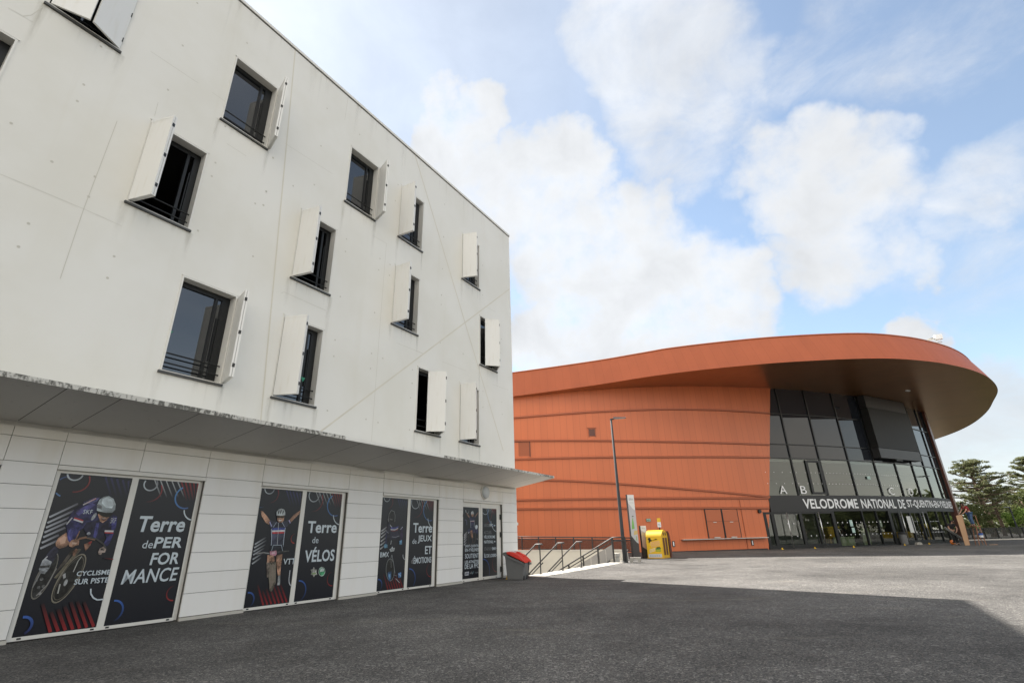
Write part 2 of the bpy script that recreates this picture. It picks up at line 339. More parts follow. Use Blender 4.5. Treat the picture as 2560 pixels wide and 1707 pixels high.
def mk_poster():
    m=mat('poster_film',(1,1,1),.28,spec=.35); t=NT(m); a=t.n('VertexColor'); a.layer_name='Col'; c=t.coord()
    n=t.noise(c,7,6,.62,.6); n2=t.noise(c,26,4,.6); k=t.m('ADD',t.rng(n,.28,.72,.25,1.4),t.rng(n2,.3,.7,-.18,.18)); k=t.m('ADD',t.m('MULTIPLY',t.m('SUBTRACT',k,1),a.outputs[1]),1)
    sc=t.n('VectorMath',operation='SCALE'); t.l(a.outputs[0],sc.inputs[0]); t.l(k,sc.inputs['Scale']); t.col(sc.outputs[0]); return m
M['poster']=mk_poster()
def mk_stain():
    m=mat('rain_stain',(.40,.37,.29),.9,spec=.1); t=NT(m); a=t.n('VertexColor'); a.layer_name='Col'; tr=t.n('BsdfTransparent'); mx=t.n('MixShader'); n=t.noise(t.mapping(t.coord(),(9,1,1.2)),2,5)
    t.l(t.m('MULTIPLY',a.outputs[0],t.rng(n,.3,.7,.3,1.1)),mx.inputs[0]); t.l(tr.outputs[0],mx.inputs[1]); t.l(t.b.outputs[0],mx.inputs[2]); t.l(mx.outputs[0],t.t.nodes['Material Output'].inputs[0]); return m
M['stain']=mk_stain()
def mk_leaf(name,a,b,tr=.25):
    m=mat(name,a,.6,spec=.25); t=NT(m); g=t.n('NewGeometry'); c=t.coord(); n=t.noise(c,.55,3)
    f=t.m('ADD',t.m('MULTIPLY',g.outputs['Random Per Island'],.6),t.m('MULTIPLY',n,.5),clamp=True); cc=t.mix(f,a,b); t.col(cc)
    tl=t.n('BsdfTranslucent'); t.l(cc,tl.inputs[0]); mx=t.n('MixShader'); mx.inputs[0].default_value=tr; t.l(t.b.outputs[0],mx.inputs[1]); t.l(tl.outputs[0],mx.inputs[2]); t.l(mx.outputs[0],t.t.nodes['Material Output'].inputs[0]); return m
M['pine']=mk_leaf('pine_needles',(.060,.080,.036),(.19,.195,.095),.42)
M['leafA']=mk_leaf('broad_leaves',(.08,.14,.03),(.26,.36,.08),.5)
M['leafB']=mk_leaf('olive_leaves',(.045,.065,.022),(.14,.155,.055),.4)
M['bark']=vary(mat('pine_bark',(.16,.115,.085),.9),5,.35,6,.6,12,.03)
M['lampgrey']=vary(mat('lamp_pole_paint',(.040,.044,.048),.7,.0,.15),2,.15)
M['skin']=mat('skin',(.42,.24,.17),.55)
M['tshirt']=mat('black_cotton',(.012,.012,.014),.85)
M['redshirt']=mat('dark_red_cotton',(.23,.018,.022),.85)
M['jeans']=vary(mat('blue_denim',(.055,.105,.21),.85),14,.25)
M['trouser']=mat('dark_work_trousers',(.018,.018,.02),.85)
M['hair']=mat('dark_hair',(.02,.014,.01),.6)
# ------------------------------------------------------------------ frames of reference
FA=R(31.301); dv=Vector((math.sin(FA),math.cos(FA),0)); nv=Vector((math.cos(FA),-math.sin(FA),0)); OFF=-10.58
FRZ=math.pi/2-FA
def fw(s,off,z): return dv*s+nv*(OFF+off)+Vector((0,0,z))      # along the white front, out from it, up
def G(x,y):
    t=min(1,max(0,(y-18)/20)); return min(.25,max(.02,.25-.0045*x))*t*t*(3-2*t)
def Gs(s,off): p=fw(s,off,0); return G(p.x,p.y)
VCX,VCY,VR=4.5,97.9,60.0
def cy(th,r,z): a=R(th); return Vector((VCX+r*math.sin(a),VCY-r*math.cos(a),z))

# ------------------------------------------------------------------ ground: one sheet with the stair well cut out
WELL=(17.55,27.3,-16.0,.56)      # s0,s1,off0,off1
def build_ground():
    ss=sorted(set([-900,-400,-150,-60]+list(range(-30,62,2))+[WELL[0],WELL[1]]+[80,110,160,300,600,1200]))
    oo=sorted(set([-900,-400,-150,-60]+list(range(-34,62,2))+[WELL[2],WELL[3]]+[80,110,160,300,600,1200]))
    b=MB(); idx={}
    for i,s in enumerate(ss):
        for j,o in enumerate(oo):
            p=fw(s,o,0); idx[i,j]=len(b.v); b.v.append((p.x,p.y,G(p.x,p.y)))
    for i in range(len(ss)-1):
        for j in range(len(oo)-1):
            if WELL[0]<=ss[i] and ss[i+1]<=WELL[1] and WELL[2]<=oo[j] and oo[j+1]<=WELL[3]: continue
            b.f.append((idx[i,j],idx[i+1,j],idx[i+1,j+1],idx[i,j+1]))
    o=b.build('ground',M['asphalt'],fix=True); tag(o,kind='structure')
    if o.data.polygons[0].normal.z<0: o.data.flip_normals()
build_ground()
lf=lambda s,off,z: (s,-off,z)

# ------------------------------------------------------------------ white building
BLD=empty('apartment_building',fw(0,0,0),FRZ)
tag(BLD,'white concrete building with bifold window shutters and a row of dark cyclist posters','building')
WINS=[('c',.94,10.77,'F',None),('b',-.36,7.575,'N',None),('a1',4.25,10.77,'R',107),('a2',2.98,7.575,'L',74),('a3',4.26,4.44,'R',106),('b2',6.66,7.575,'L',78),('b3',6.64,4.44,'L',66),
 ('c1',7.99,10.77,'R',108),('d1',10.24,10.77,'L',86),('d2',10.21,7.575,'L',86),('e1',13.75,10.77,'L',70),('e2',14.95,7.56,'H',15.29-14.95),('e3',11.5,4.44,'H',11.99-11.5),('e4',13.73,4.44,'L',74)]
WW,WH=1.19,2.075; TOP=14.66; SEND=17.36
JOINTS=[('joint',(5.70,14.62),(6.48,3.80),0.035),('joint',(10.79,14.65),(16.53,4.44),0.045),('joint',(17.29,11.81),(8.02,3.79),0.045)]
CRACKS=[[(7.66,14.65),(7.64,13.60)],[(1.28,7.03),(2.42,7.04)],[(2.42,7.04),(3.03,7.02)],[(2.46,9.17),(2.44,8.02),(2.42,7.04),(2.43,5.60)],[(2.61,11.27),(3.61,11.30)],[(3.94,11.31),(4.25,11.31)],[(0.56,10.17),(0.90,10.19)],[(0.76,10.19),(0.84,10.31),(0.88,10.45),(0.94,10.73)],[(4.23,10.70),(4.17,10.24)],[(3.00,10.15),(3.01,9.78)],[(4.50,10.20),(5.00,10.19)],[(5.91,11.30),(7.46,11.38)],[(9.16,10.19),(9.76,10.21)],[(9.76,10.21),(9.76,7.03),(9.78,3.83)],[(10.50,7.00),(11.74,7.02)],[(11.01,7.01),(11.77,7.01)],[(12.71,7.02),(14.10,7.05)],[(15.35,10.18),(16.10,10.21)],[(15.82,6.96),(17.01,7.00)],[(6.48,7.03),(6.54,7.09),(7.81,7.07)]]
DIMPLES=[(3.15,13.48),(3.12,12.00),(4.42,13.50),(1.82,9.54),(1.82,9.12),(3.10,10.61),(1.85,10.60),(1.80,7.67),(1.81,6.37),(1.80,5.91),(1.16,8.02),(3.06,6.36),(3.06,5.90),(4.36,9.52),(4.35,9.13),(4.34,7.65),(5.64,9.55),(5.64,9.13),(5.62,7.65),(5.65,10.62),(4.38,10.63),(2.42,7.77),(2.43,7.32),(5.43,9.05),(6.98,13.50),(8.26,13.52),(6.96,12.04),(6.93,10.63),(6.32,10.18),(5.64,9.55),(5.63,9.13),(5.65,10.63),(8.21,9.54),(8.22,9.12),(8.22,7.66),(9.54,9.54),(9.53,9.13),(9.99,9.15),(9.98,9.54),(9.51,7.66),(8.21,6.35),(8.23,5.89),(9.52,6.36),(9.53,5.90),(9.97,6.34),(8.22,4.41),(9.97,4.41),(11.28,5.89),(11.24,5.41),(12.59,13.51),(12.59,12.00),(12.56,9.52),(13.90,7.65),(10.01,12.04),(10.08,12.76),(9.52,4.42),(12.59,12.02),(12.58,10.62),(12.58,9.54),(12.57,9.15),(15.18,12.02),(15.17,10.62),(16.64,12.95),(16.54,9.12),(16.47,8.48),(13.89,7.67),(16.49,6.37),(16.50,5.88),(15.17,6.52),(15.16,5.90),(11.26,6.33),(11.27,5.88),(11.26,4.41),(12.58,7.67),(14.98,9.55)]

def build_wall():
    b=MB(); z0=3.05
    cs=sorted(set([-26,SEND]+[w[1] for w in WINS]+[w[1]+WW for w in WINS])); cz=sorted(set([z0,TOP]+[w[2] for w in WINS]+[w[2]+WH for w in WINS]))
    for i in range(len(cs)-1):
        for j in range(len(cz)-1):
            a,c=(cs[i]+cs[i+1])/2,(cz[j]+cz[j+1])/2
            if any(w[1]<a<w[1]+WW and w[2]<c<w[2]+WH for w in WINS): continue
            b.poly([lf(cs[i],0,cz[j]),lf(cs[i+1],0,cz[j]),lf(cs[i+1],0,cz[j+1]),lf(cs[i],0,cz[j+1])])
    for w in WINS:       # reveals
        s0,s1,za,zb=w[1],w[1]+WW,w[2],w[2]+WH
        for q in ([(s0,za),(s1,za)],[(s1,za),(s1,zb)],[(s1,zb),(s0,zb)],[(s0,zb),(s0,za)]):
            (a,x),(c,y)=q; b.poly([lf(a,0,x),lf(c,0,y),lf(c,-.32,y),lf(a,-.32,x)])
    D=-13
    b.poly([lf(SEND,0,z0),lf(SEND,D,z0),lf(SEND,D,TOP),lf(SEND,0,TOP)]); b.poly([lf(-26,0,z0),lf(-26,D,z0),lf(-26,D,TOP),lf(-26,0,TOP)])
    b.poly([lf(-26,D,z0),lf(SEND,D,z0),lf(SEND,D,TOP),lf(-26,D,TOP)]); b.poly([lf(-26,0,z0),lf(SEND,0,z0),lf(SEND,D,z0),lf(-26,D,z0)])
    nf=len(b.f)
    for (s,z) in DIMPLES:
        b.poly([lf(s+.024*math.cos(t),.002,z+.024*math.sin(t)) for t in [k*math.pi/5 for k in range(10)]])
        b.poly([lf(s+.017*math.cos(t),.0026,z-.006+.015*math.sin(t)) for t in [k*math.pi/4 for k in range(8)]])
    o=b.build('wall',M['concrete'],BLD,fix=False); o.data.materials.append(M['dimple'])
    for p in o.data.polygons[nf:]: p.material_index=1
    MB().poly([lf(-26,0,TOP-.004),lf(SEND,0,TOP-.004),lf(SEND,D,TOP-.004),lf(-26,D,TOP-.004)]).build('roof',M['grey'],BLD,fix=False)
    k=MB(); k.box(lf(-26,.03,TOP-.015),lf(SEND+.03,-.35,TOP+.075)); k.box(lf(SEND-.35,-.35,TOP-.015),lf(SEND+.03,D,TOP+.075)); k.build('coping',M['alu'],BLD)
    k=MB(); k.box(lf(-26,.012,TOP-.05),lf(SEND+.012,-.2,TOP-.0155)); k.build('coping_shadow_strip',M['joint'],BLD)  # dark strip paints the shade line under the coping
    # dark partition added behind the windows to keep rooms dark
    MB().poly([lf(-25.9,-4,3.1),lf(17.2,-4,3.1),lf(17.2,-4,14.6),lf(-25.9,-4,14.6)]).build('dark_partition',M['joint'],BLD,fix=False)
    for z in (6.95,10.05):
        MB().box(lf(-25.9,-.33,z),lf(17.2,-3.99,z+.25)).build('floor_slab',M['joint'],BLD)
build_wall()
def strip(b,a,c,w,off=.003):
    a=Vector((a[0],0,a[1])); c=Vector((c[0],0,c[1])); t=(c-a).normalized(); m=Vector((-t.z,0,t.x))*w/2
    b.poly([(p.x,-off,p.z) for p in (a-m,c-m,c+m,a+m)])
def build_wall_marks():
    for nm,a,c,w in JOINTS:
        b=MB(); strip(b,a,c,w); b.build(nm,M['sealant'],BLD,fix=False)
    for pts in CRACKS:
        b=MB()
        for i,(a,c) in enumerate(zip(pts,pts[1:])): strip(b,a,c,.010 if len(pts)>2 else .008,.002+.0004*(i%2))
        b.build('crack',M['crack'],BLD,fix=False)
build_wall_marks()

# --- one window, then copies
def make_window():
    b=MB(); T=.035
    for x0,x1,za,zb in ((0,WW,WH-T,WH),(0,T,0,WH-T),(WW-T,WW,0,WH-T)): b.box(lf(x0+.001,.014,za),lf(x1-.001,-.20,zb))
    win=b.build('window',M['alu'],BLD)
    s=MB(); y=-.20
    for x0,x1,za,zb in ((T,WW-T,WH-T-.11,WH-T),(T,WW-T,.02,.09),(T,T+.05,.09,WH-T-.11),(WW-T-.17,WW-T,.09,WH-T-.11),(WW-T-.32,WW-T-.26,.09,WH-T-.11)): s.box(lf(x0,y,za),lf(x1,y-.07,zb))
    s.box(lf(WW-.245,y+.004,.5),lf(WW-.225,y-.03,1.5))
    s.build('sash_frame',M['dark'],win)
    MB().poly([lf(T+.04,y-.035,.08),lf(WW-T-.05,y-.035,.08),lf(WW-T-.05,y-.035,WH-T-.1),lf(T+.04,y-.035,WH-T-.1)]).build('pane',M['glass'],win,fix=False)
    q=MB()
    for z in (.20,.40): q.tube([lf(T,-.10,z),lf(WW-T,-.10,z)],.016,8)
    q.build('guard_rail',M['dark'],win)
    q=MB(); q.box(lf(-.03,.045,-.055),lf(WW+.03,-.2,-.012)); q.build('sill',M['sill'],win)
    q=MB(); q.box(lf(-.02,.047,-.012),lf(WW+.02,-.19,.006)); q.build('sill_cap',M['sillcap'],win)
    q=MB(); q.box(lf(-.02,.018,WH),lf(WW+.02,-.03,WH+.022)); q.build('head_trim',M['alu'],win)
    return win
def make_leaf(kind):     # folded pair: leaf plate from the hinge at x=0 to x=.58, second plate behind it
    L=.58; b=MB(); b.box((0,-.016,.03),(L,.016,WH-.05)); 
    for z0,z1,x0,x1 in ((.03,.075,0,L),(WH-.095,WH-.05,0,L),(.075,WH-.095,0,.035),(.075,WH-.095,L-.035,L)):
        b.box((x0+.001,-.0165,z0+.001),(x1-.001,-.0195,z1-.001)); b.box((x0+.001,.0165,z0+.001),(x1-.001,.0195,z1-.001))
    return b
LEAF=make_leaf(0).build('leaf',M['shut'],None); HM=MB()
for z in (.30,1.02,1.78): HM.box((-.02,-.03,z-.05),(.02,.03,z+.05)); 
HINGE=HM.build('hinge',M['rubber'],None)
def shutter_leaf(win,x,y,ang,label=None,hinge=True,flip=1):
    o=LEAF.copy(); COL.objects.link(o); o.name='shutter'; o.parent=win; o.location=(x,y,0); o.rotation_euler=(0,0,ang)
    return o
def add_shutters(win,kind,ang):
    def plates(x0,sgn,a):
        # a: world-plan angle from +s, opening outwards (towards -y local)
        for k,(gap,L) in enumerate(((0,.58),(.047,.58))):
            o=LEAF.copy(); COL.objects.link(o); o.name='shutter'; o.parent=win
            ox=gap*math.sin(a)*sgn; oy=gap*math.cos(a)*sgn
            o.location=(x0+ox,-.02+oy,.004*k); o.rotation_euler=(0,0,-a)
            if k==0:
                for e,nm in ((0,'hinge'),(.58,'hinge')):
                    pass
        for z in (.28,1.02,1.80):
            hm=MB()
            for e in (.565,):
                cx,cyy=x0+math.cos(a)*e+.0235*math.sin(a)*sgn, -.02-math.sin(a)*e+.0235*math.cos(a)*sgn
                ca,sa=math.cos(-a),math.sin(-a)
                c=[]
                for zz in (z-.04,z+.04):
                    for px,py in ((-.012,-.026),(.020,-.026),(.020,.026),(-.012,.026)): c.append((cx+px*ca-py*sa,cyy+px*sa+py*ca,zz))
                hm.hexa(c)
            hm.build('hinge',M['rubber'],win)
        hm=MB(); hm.box((x0-.014,-.006,.05),(x0+.004,-.03,WH-.06)); hm.build('hinge_strip',M['rubber'],win)
    if kind=='L': plates(.035,1,R(ang))
    elif kind=='R': plates(WW+.075,-1,R(ang))
    elif kind=='H':      # half folded: two leaves meet in a ridge standing well off the wall
        x0,x1=ang,WW-.02; hb=(x1-x0)/2; h=math.sqrt(.58**2-hb*hb); a=math.atan2(h,hb)
        for px,rz in ((x0,-a),(x1,math.pi+a)):
            o=LEAF.copy(); COL.objects.link(o); o.name='shutter'; o.parent=win; o.location=(px,-.03,0); o.rotation_euler=(0,0,rz)
        for z in (.28,1.02,1.80): MB().box((x0+hb-.01,-.02-h-.02,z-.05),(x0+hb+.035,-.02-h+.02,z+.05)).build('hinge',M['rubber'],win)
        for z in (.28,1.80): MB().box((x0-.03,-.01,z-.05),(x0,-.045,z+.05)).build('hinge',M['rubber'],win)
    elif kind=='F':       # nearly shut: the two leaves meet in a ridge
        a=math.asin(.235/.58)
        o=LEAF.copy(); COL.objects.link(o); o.name='shutter'; o.parent=win; o.location=(.06,-.02,0); o.rotation_euler=(0,0,-a)
        o=LEAF.copy(); COL.objects.link(o); o.name='shutter'; o.parent=win; o.location=(WW-.02,-.02,0); o.rotation_euler=(0,0,math.pi+a)
        for z in (.28,1.02,1.80): MB().box((WW-.03,-.02,z-.06),(WW-.008,-.045,z+.06)).build('hinge',M['rubber'],win)
W0=make_window()
OPEN={'a2','b2','e3'}
wins={}
for i,(nm,s,z,k,ang) in enumerate(WINS):
    o=W0 if i==0 else copy_tree(W0,BLD); o.location=(s,0,z); wins[nm]=o
for nm,s,z,k,ang in WINS:
    if nm in OPEN:
        for c in kids(wins[nm]):
            if c.name.startswith('pane'): # sash swung inwards into the room
                c.location=(.05,.25,0); c.rotation_euler=(0,0,R(78))
            if c.name.startswith('sash'): c.location=(.05,.02,0)
    if k in 'LRFH': add_shutters(wins[nm],k,ang)
bpy.data.objects.remove(LEAF); bpy.data.objects.remove(HINGE)
GREEN=mat('green_sticker',(.01,.20,.11),.5)
def sticker(pts,par): MB().poly([par(p) for p in pts]).build('sticker',GREEN,BLD,fix=False)
sticker([(4.30,5.33),(4.44,5.36),(4.33,5.22)],lambda p: lf(p[0],-.225,p[1]))
sticker([(7.47,5.16),(7.60,5.16),(7.535,5.04)],lambda p: lf(p[0],-.195,p[1]))

# --- ground floor
OPS=[(.10,2.49),(3.185,5.535),(6.755,9.14),(10.37,12.755),(14.0,16.40)]
VJ=[-26]+[-25.5+1.2*i for i in range(21)]+[.10,2.51,3.17,4.33,5.53,6.74,7.93,9.145,10.35,11.54,12.76,14.0,15.2,16.405,17.42]
VJ=[-26,-22,-18.8,-17.6,-16.4,-15.2,-14.0,-12.8,-11.6,-10.4,-9.2,-8,-6.8,-5.6,-4.4,-3.2,-2,-.9,.10,1.3,2.50,3.175,4.34,5.53,6.74,7.935,9.145,10.35,11.545,12.76,14.0,15.2,16.405,17.42]
HJ=[.06,.445,.795,1.145,1.495,1.845,2.195,2.53,2.905,3.13]
def build_clad():
    b=MB(); g=.004
    for i in range(len(VJ)-1):
        for j in range(len(HJ)-1):
            sm,zm=(VJ[i]+VJ[i+1])/2,(HJ[j]+HJ[j+1])/2
            if any(a<sm<c for a,c in OPS) and zm<2.53: continue
            if sm>14 and sm<16.4 and j>=7: pass
            b.box(lf(VJ[i]+g,0,HJ[j]+g),lf(VJ[i+1]-g,-.03,HJ[j+1]-g))
    for j in range(len(HJ)-1):
        for k in range(8): b.box(lf(17.392,-.034-1.2*k,HJ[j]+g),lf(17.42,-.026-1.2*(k+1),HJ[j+1]-g))
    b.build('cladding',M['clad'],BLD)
    k=MB()
    xs=[-26]+[v for o in OPS for v in o]+[17.39]
    for i in range(0,len(xs),2): k.box(lf(xs[i]+.0,-.031,-.3),lf(xs[i+1],-.30,2.53))
    k.box(lf(-26,-.031,2.53),lf(17.39,-.30,3.12)); k.box(lf(17.0,-.31,-3),lf(17.385,-13,3.12))
    k.build('backing_wall',M['joint'],BLD)
    k=MB(); k.box(lf(-26,-.03,3.12),lf(17.40,-.28,3.22)); k.build('head_closer',M['clad'],BLD)
    for i in range(0,len(xs),2): MB().box(lf(xs[i],.012,-.08),lf(xs[i+1]+(.03 if i==len(xs)-2 else 0),-.03,.052)).build('plinth',M['wallcon'],BLD)
    for a,c in OPS: MB().box(lf(a-.01,.02,2.455),lf(c+.01,-.10,2.522)).build('lintel_trim',M['alu'],BLD)
build_clad()
ART={
1:[
('g',(.03,.03,.09),(.012,.013,.018),((3.86,2.391),(3.886,2.405),(4.051,2.076),(4.025,2.062))),
('g',(.03,.03,.09),(.012,.013,.018),((3.947,2.382),(3.973,2.396),(4.129,2.08),(4.103,2.066))),
('g',(.03,.03,.09),(.012,.013,.018),((4.035,2.373),(4.063,2.387),(4.209,2.084),(4.181,2.07))),
('g',(.03,.03,.09),(.012,.013,.018),((4.125,2.365),(4.153,2.377),(4.29,2.088),(4.262,2.076))),
('g',(.03,.03,.09),(.012,.013,.018),((4.217,2.355),(4.245,2.367),(4.371,2.092),(4.343,2.08))),
('g',(.36,.38,.41),(.1,.1,.12),((3.277,1.717),(3.261,1.741),(3.582,1.959),(3.598,1.935))),
('g',(.36,.38,.41),(.1,.1,.12),((3.275,1.632),(3.259,1.658),(3.559,1.854),(3.575,1.828))),
('g',(.36,.38,.41),(.1,.1,.12),((3.275,1.561),(3.259,1.587),(3.535,1.757),(3.551,1.731))),
('g',(.36,.38,.41),(.1,.1,.12),((3.274,1.491),(3.258,1.517),(3.522,1.68),(3.538,1.654))),
('g',(.36,.38,.41),(.1,.1,.12),((3.276,1.421),(3.26,1.447),(3.505,1.592),(3.521,1.566))),
('g',(.36,.38,.41),(.1,.1,.12),((3.279,1.341),(3.263,1.367),(3.447,1.481),(3.463,1.455))),
('g',(.36,.38,.41),(.1,.1,.12),((3.28,1.26),(3.264,1.286),(3.452,1.399),(3.468,1.373))),
('a',(.03,.05,.14),(.08,.18,.36),(3.383,2.204),.159,90,250,.02),
('a',(.12,.02,.02),(.26,.04,.04),(3.487,2.303),.177,-95,50,.02),
('a',(.5,.56,.6),(.3,.32,.34),(3.444,2.416),.105,170,370,.022),
('p',(.03,.03,.03),((3.493,1.206),(3.513,1.189),(3.528,1.156),(3.539,1.109),(3.543,1.05),(3.542,.982),(3.535,.909),(3.522,.836),(3.505,.765),(3.484,.7),(3.46,.645),(3.435,.601),(3.41,.572),(3.386,.558),(3.364,.559),(3.345,.576),(3.33,.607),(3.32,.652),(3.315,.708),(3.315,.773),(3.321,.843),(3.333,.915),(3.349,.986),(3.369,1.052),(3.393,1.11),(3.418,1.157),(3.444,1.189),(3.469,1.206))),
('e',(.16,.15,.13),((3.493,1.206),(3.513,1.189),(3.528,1.156),(3.539,1.109),(3.543,1.05),(3.542,.982),(3.535,.909),(3.522,.836),(3.505,.765),(3.484,.7),(3.46,.645),(3.435,.601),(3.41,.572),(3.386,.558),(3.364,.559),(3.345,.576),(3.33,.607),(3.32,.652),(3.315,.708),(3.315,.773),(3.321,.843),(3.333,.915),(3.349,.986),(3.369,1.052),(3.393,1.11),(3.418,1.157),(3.444,1.189),(3.469,1.206)),.018),
('p',(.025,.024,.022),((3.857,1.177),(3.884,1.155),(3.903,1.116),(3.913,1.061),(3.915,.994),(3.907,.919),(3.892,.84),(3.868,.76),(3.839,.685),(3.805,.617),(3.769,.56),(3.731,.517),(3.695,.489),(3.661,.478),(3.631,.484),(3.606,.506),(3.588,.543),(3.578,.594),(3.576,.656),(3.581,.727),(3.595,.803),(3.616,.881),(3.643,.956),(3.676,1.026),(3.713,1.087),(3.751,1.134),(3.789,1.166),(3.825,1.181))),
('e',(.2,.18,.14),((3.857,1.177),(3.884,1.155),(3.903,1.116),(3.913,1.061),(3.915,.994),(3.907,.919),(3.892,.84),(3.868,.76),(3.839,.685),(3.805,.617),(3.769,.56),(3.731,.517),(3.695,.489),(3.661,.478),(3.631,.484),(3.606,.506),(3.588,.543),(3.578,.594),(3.576,.656),(3.581,.727),(3.595,.803),(3.616,.881),(3.643,.956),(3.676,1.026),(3.713,1.087),(3.751,1.134),(3.789,1.166),(3.825,1.181)),.02),
('e',(.1,.09,.07),((3.842,1.133),(3.864,1.114),(3.879,1.079),(3.888,1.032),(3.888,.973),(3.882,.908),(3.868,.838),(3.847,.769),(3.822,.702),(3.793,.643),(3.762,.593),(3.73,.554),(3.698,.53),(3.67,.519),(3.644,.524),(3.624,.543),(3.609,.576),(3.601,.62),(3.6,.675),(3.605,.737),(3.618,.804),(3.636,.873),(3.66,.939),(3.688,1),(3.72,1.053),(3.753,1.095),(3.785,1.123),(3.815,1.136)),.012),
('p',(.16,.14,.1),((3.765,1.261),(3.808,1.247),(3.583,.832),(3.547,.842))),
('p',(.07,.06,.05),((3.679,1.254),(3.719,1.25),(3.645,1.044),(3.526,.878))),
('p',(.3,.3,.3),((3.647,.879),(3.679,.903),(3.699,.841),(3.674,.817))),
('p',(.35,.36,.36),((3.722,.81),(3.726,.807),(3.73,.801),(3.734,.794),(3.736,.784),(3.737,.774),(3.737,.763),(3.736,.753),(3.734,.742),(3.731,.733),(3.727,.725),(3.723,.719),(3.718,.716),(3.713,.714),(3.708,.715),(3.704,.719),(3.7,.724),(3.697,.732),(3.695,.741),(3.694,.751),(3.693,.762),(3.694,.773),(3.696,.783),(3.699,.792),(3.703,.8),(3.707,.806),(3.712,.81),(3.717,.811))),
('g',(.36,.36,.34),(.36,.36,.34),((3.639,.75),(3.657,.75),(3.659,.683),(3.641,.683))),
('g',(.36,.36,.34),(.36,.36,.34),((3.641,.683),(3.659,.683),(3.661,.615),(3.643,.615))),
('g',(.36,.36,.34),(.36,.36,.34),((3.829,1.144),(3.839,1.14),(3.807,1.07),(3.797,1.074))),
('g',(.36,.36,.34),(.36,.36,.34),((3.796,1.073),(3.808,1.071),(3.783,.913),(3.771,.915))),
('p',(.2,.2,.2),((3.353,.835),(3.355,.831),(3.357,.826),(3.357,.822),(3.357,.817),(3.355,.813),(3.352,.809),(3.349,.806),(3.345,.803),(3.34,.802),(3.336,.802),(3.331,.803),(3.326,.805),(3.322,.808),(3.319,.811),(3.317,.815),(3.315,.82),(3.315,.825),(3.315,.829),(3.317,.834),(3.32,.837),(3.323,.841),(3.327,.843),(3.332,.844),(3.336,.844),(3.341,.844),(3.346,.842),(3.35,.839))),
('p',(.2,.2,.2),((3.408,.732),(3.41,.728),(3.412,.723),(3.412,.718),(3.412,.714),(3.41,.709),(3.407,.706),(3.404,.702),(3.4,.7),(3.395,.699),(3.39,.699),(3.386,.7),(3.381,.702),(3.377,.705),(3.374,.708),(3.371,.712),(3.37,.717),(3.369,.722),(3.37,.726),(3.372,.731),(3.374,.734),(3.378,.737),(3.382,.74),(3.386,.741),(3.391,.741),(3.396,.74),(3.401,.738),(3.405,.735))),
('p',(.2,.2,.2),((3.415,.848),(3.417,.844),(3.419,.839),(3.419,.834),(3.419,.829),(3.417,.825),(3.414,.821),(3.411,.818),(3.406,.816),(3.402,.814),(3.397,.814),(3.392,.815),(3.388,.817),(3.384,.82),(3.38,.823),(3.378,.828),(3.376,.832),(3.376,.837),(3.377,.842),(3.378,.846),(3.381,.85),(3.384,.853),(3.389,.855),(3.393,.857),(3.398,.857),(3.403,.856),(3.407,.854),(3.411,.851))),
('p',(.2,.2,.2),((3.463,.744),(3.465,.74),(3.467,.735),(3.467,.731),(3.466,.726),(3.465,.722),(3.462,.718),(3.458,.715),(3.454,.712),(3.45,.711),(3.445,.711),(3.44,.712),(3.435,.714),(3.431,.717),(3.428,.72),(3.426,.725),(3.424,.729),(3.424,.734),(3.424,.739),(3.426,.743),(3.429,.747),(3.432,.75),(3.436,.752),(3.441,.753),(3.446,.753),(3.451,.753),(3.455,.751),(3.459,.748))),
('p',(.2,.2,.2),((3.444,.646),(3.446,.642),(3.448,.638),(3.448,.633),(3.448,.628),(3.446,.624),(3.443,.62),(3.44,.617),(3.436,.615),(3.431,.614),(3.426,.614),(3.421,.615),(3.417,.617),(3.413,.619),(3.41,.623),(3.407,.627),(3.406,.632),(3.405,.637),(3.406,.641),(3.408,.645),(3.41,.649),(3.414,.652),(3.418,.654),(3.422,.656),(3.427,.656),(3.432,.655),(3.436,.653),(3.441,.65))),
('g',(.2,.2,.2),(.2,.2,.2),((3.325,.724),(3.311,.728),(3.351,.907),(3.365,.903))),
('g',(.2,.2,.2),(.2,.2,.2),((3.365,.905),(3.351,.905),(3.357,1.056),(3.371,1.056))),
('g',(.22,.21,.2),(.22,.21,.2),((3.397,.601),(3.385,.609),(3.48,.75),(3.492,.742))),
('g',(.22,.21,.2),(.22,.21,.2),((3.493,.744),(3.479,.748),(3.539,.981),(3.553,.977))),
('p',(.03,.03,.05),((3.443,1.304),(3.513,1.267),(3.479,1.068),(3.411,.986),(3.34,1.091),(3.384,1.21))),
('p',(.33,.35,.37),((3.327,.982),(3.337,1.075),(3.362,1.133),(3.462,1.078),(3.458,.984),(3.416,.905),(3.354,.922))),
('p',(.06,.06,.06),((3.328,1.024),(3.451,1.032),(3.449,.998),(3.329,.99))),
('g',(.45,.46,.47),(.45,.46,.47),((3.347,1.084),(3.335,1.092),(3.383,1.162),(3.395,1.154))),
('p',(.42,.24,.16),((3.442,1.348),(3.455,1.418),(3.501,1.468),(3.551,1.507),(3.625,1.345),(3.584,1.289),(3.513,1.264),(3.459,1.298))),
('p',(.52,.33,.24),((3.47,1.409),(3.519,1.457),(3.559,1.435),(3.562,1.346),(3.505,1.329))),
('p',(.28,.15,.1),((3.623,1.535),(3.694,1.618),(3.724,1.562),(3.703,1.416),(3.663,1.398))),
('p',(.28,.15,.1),((3.695,1.218),(3.728,1.262),(3.761,1.243),(3.734,1.146),(3.707,1.164))),
('p',(.28,.15,.1),((3.822,1.323),(3.912,1.373),(3.913,1.303),(3.861,1.217))),
('p',(.35,.03,.03),((3.873,1.35),(3.917,1.373),(3.917,1.34),(3.881,1.319))),
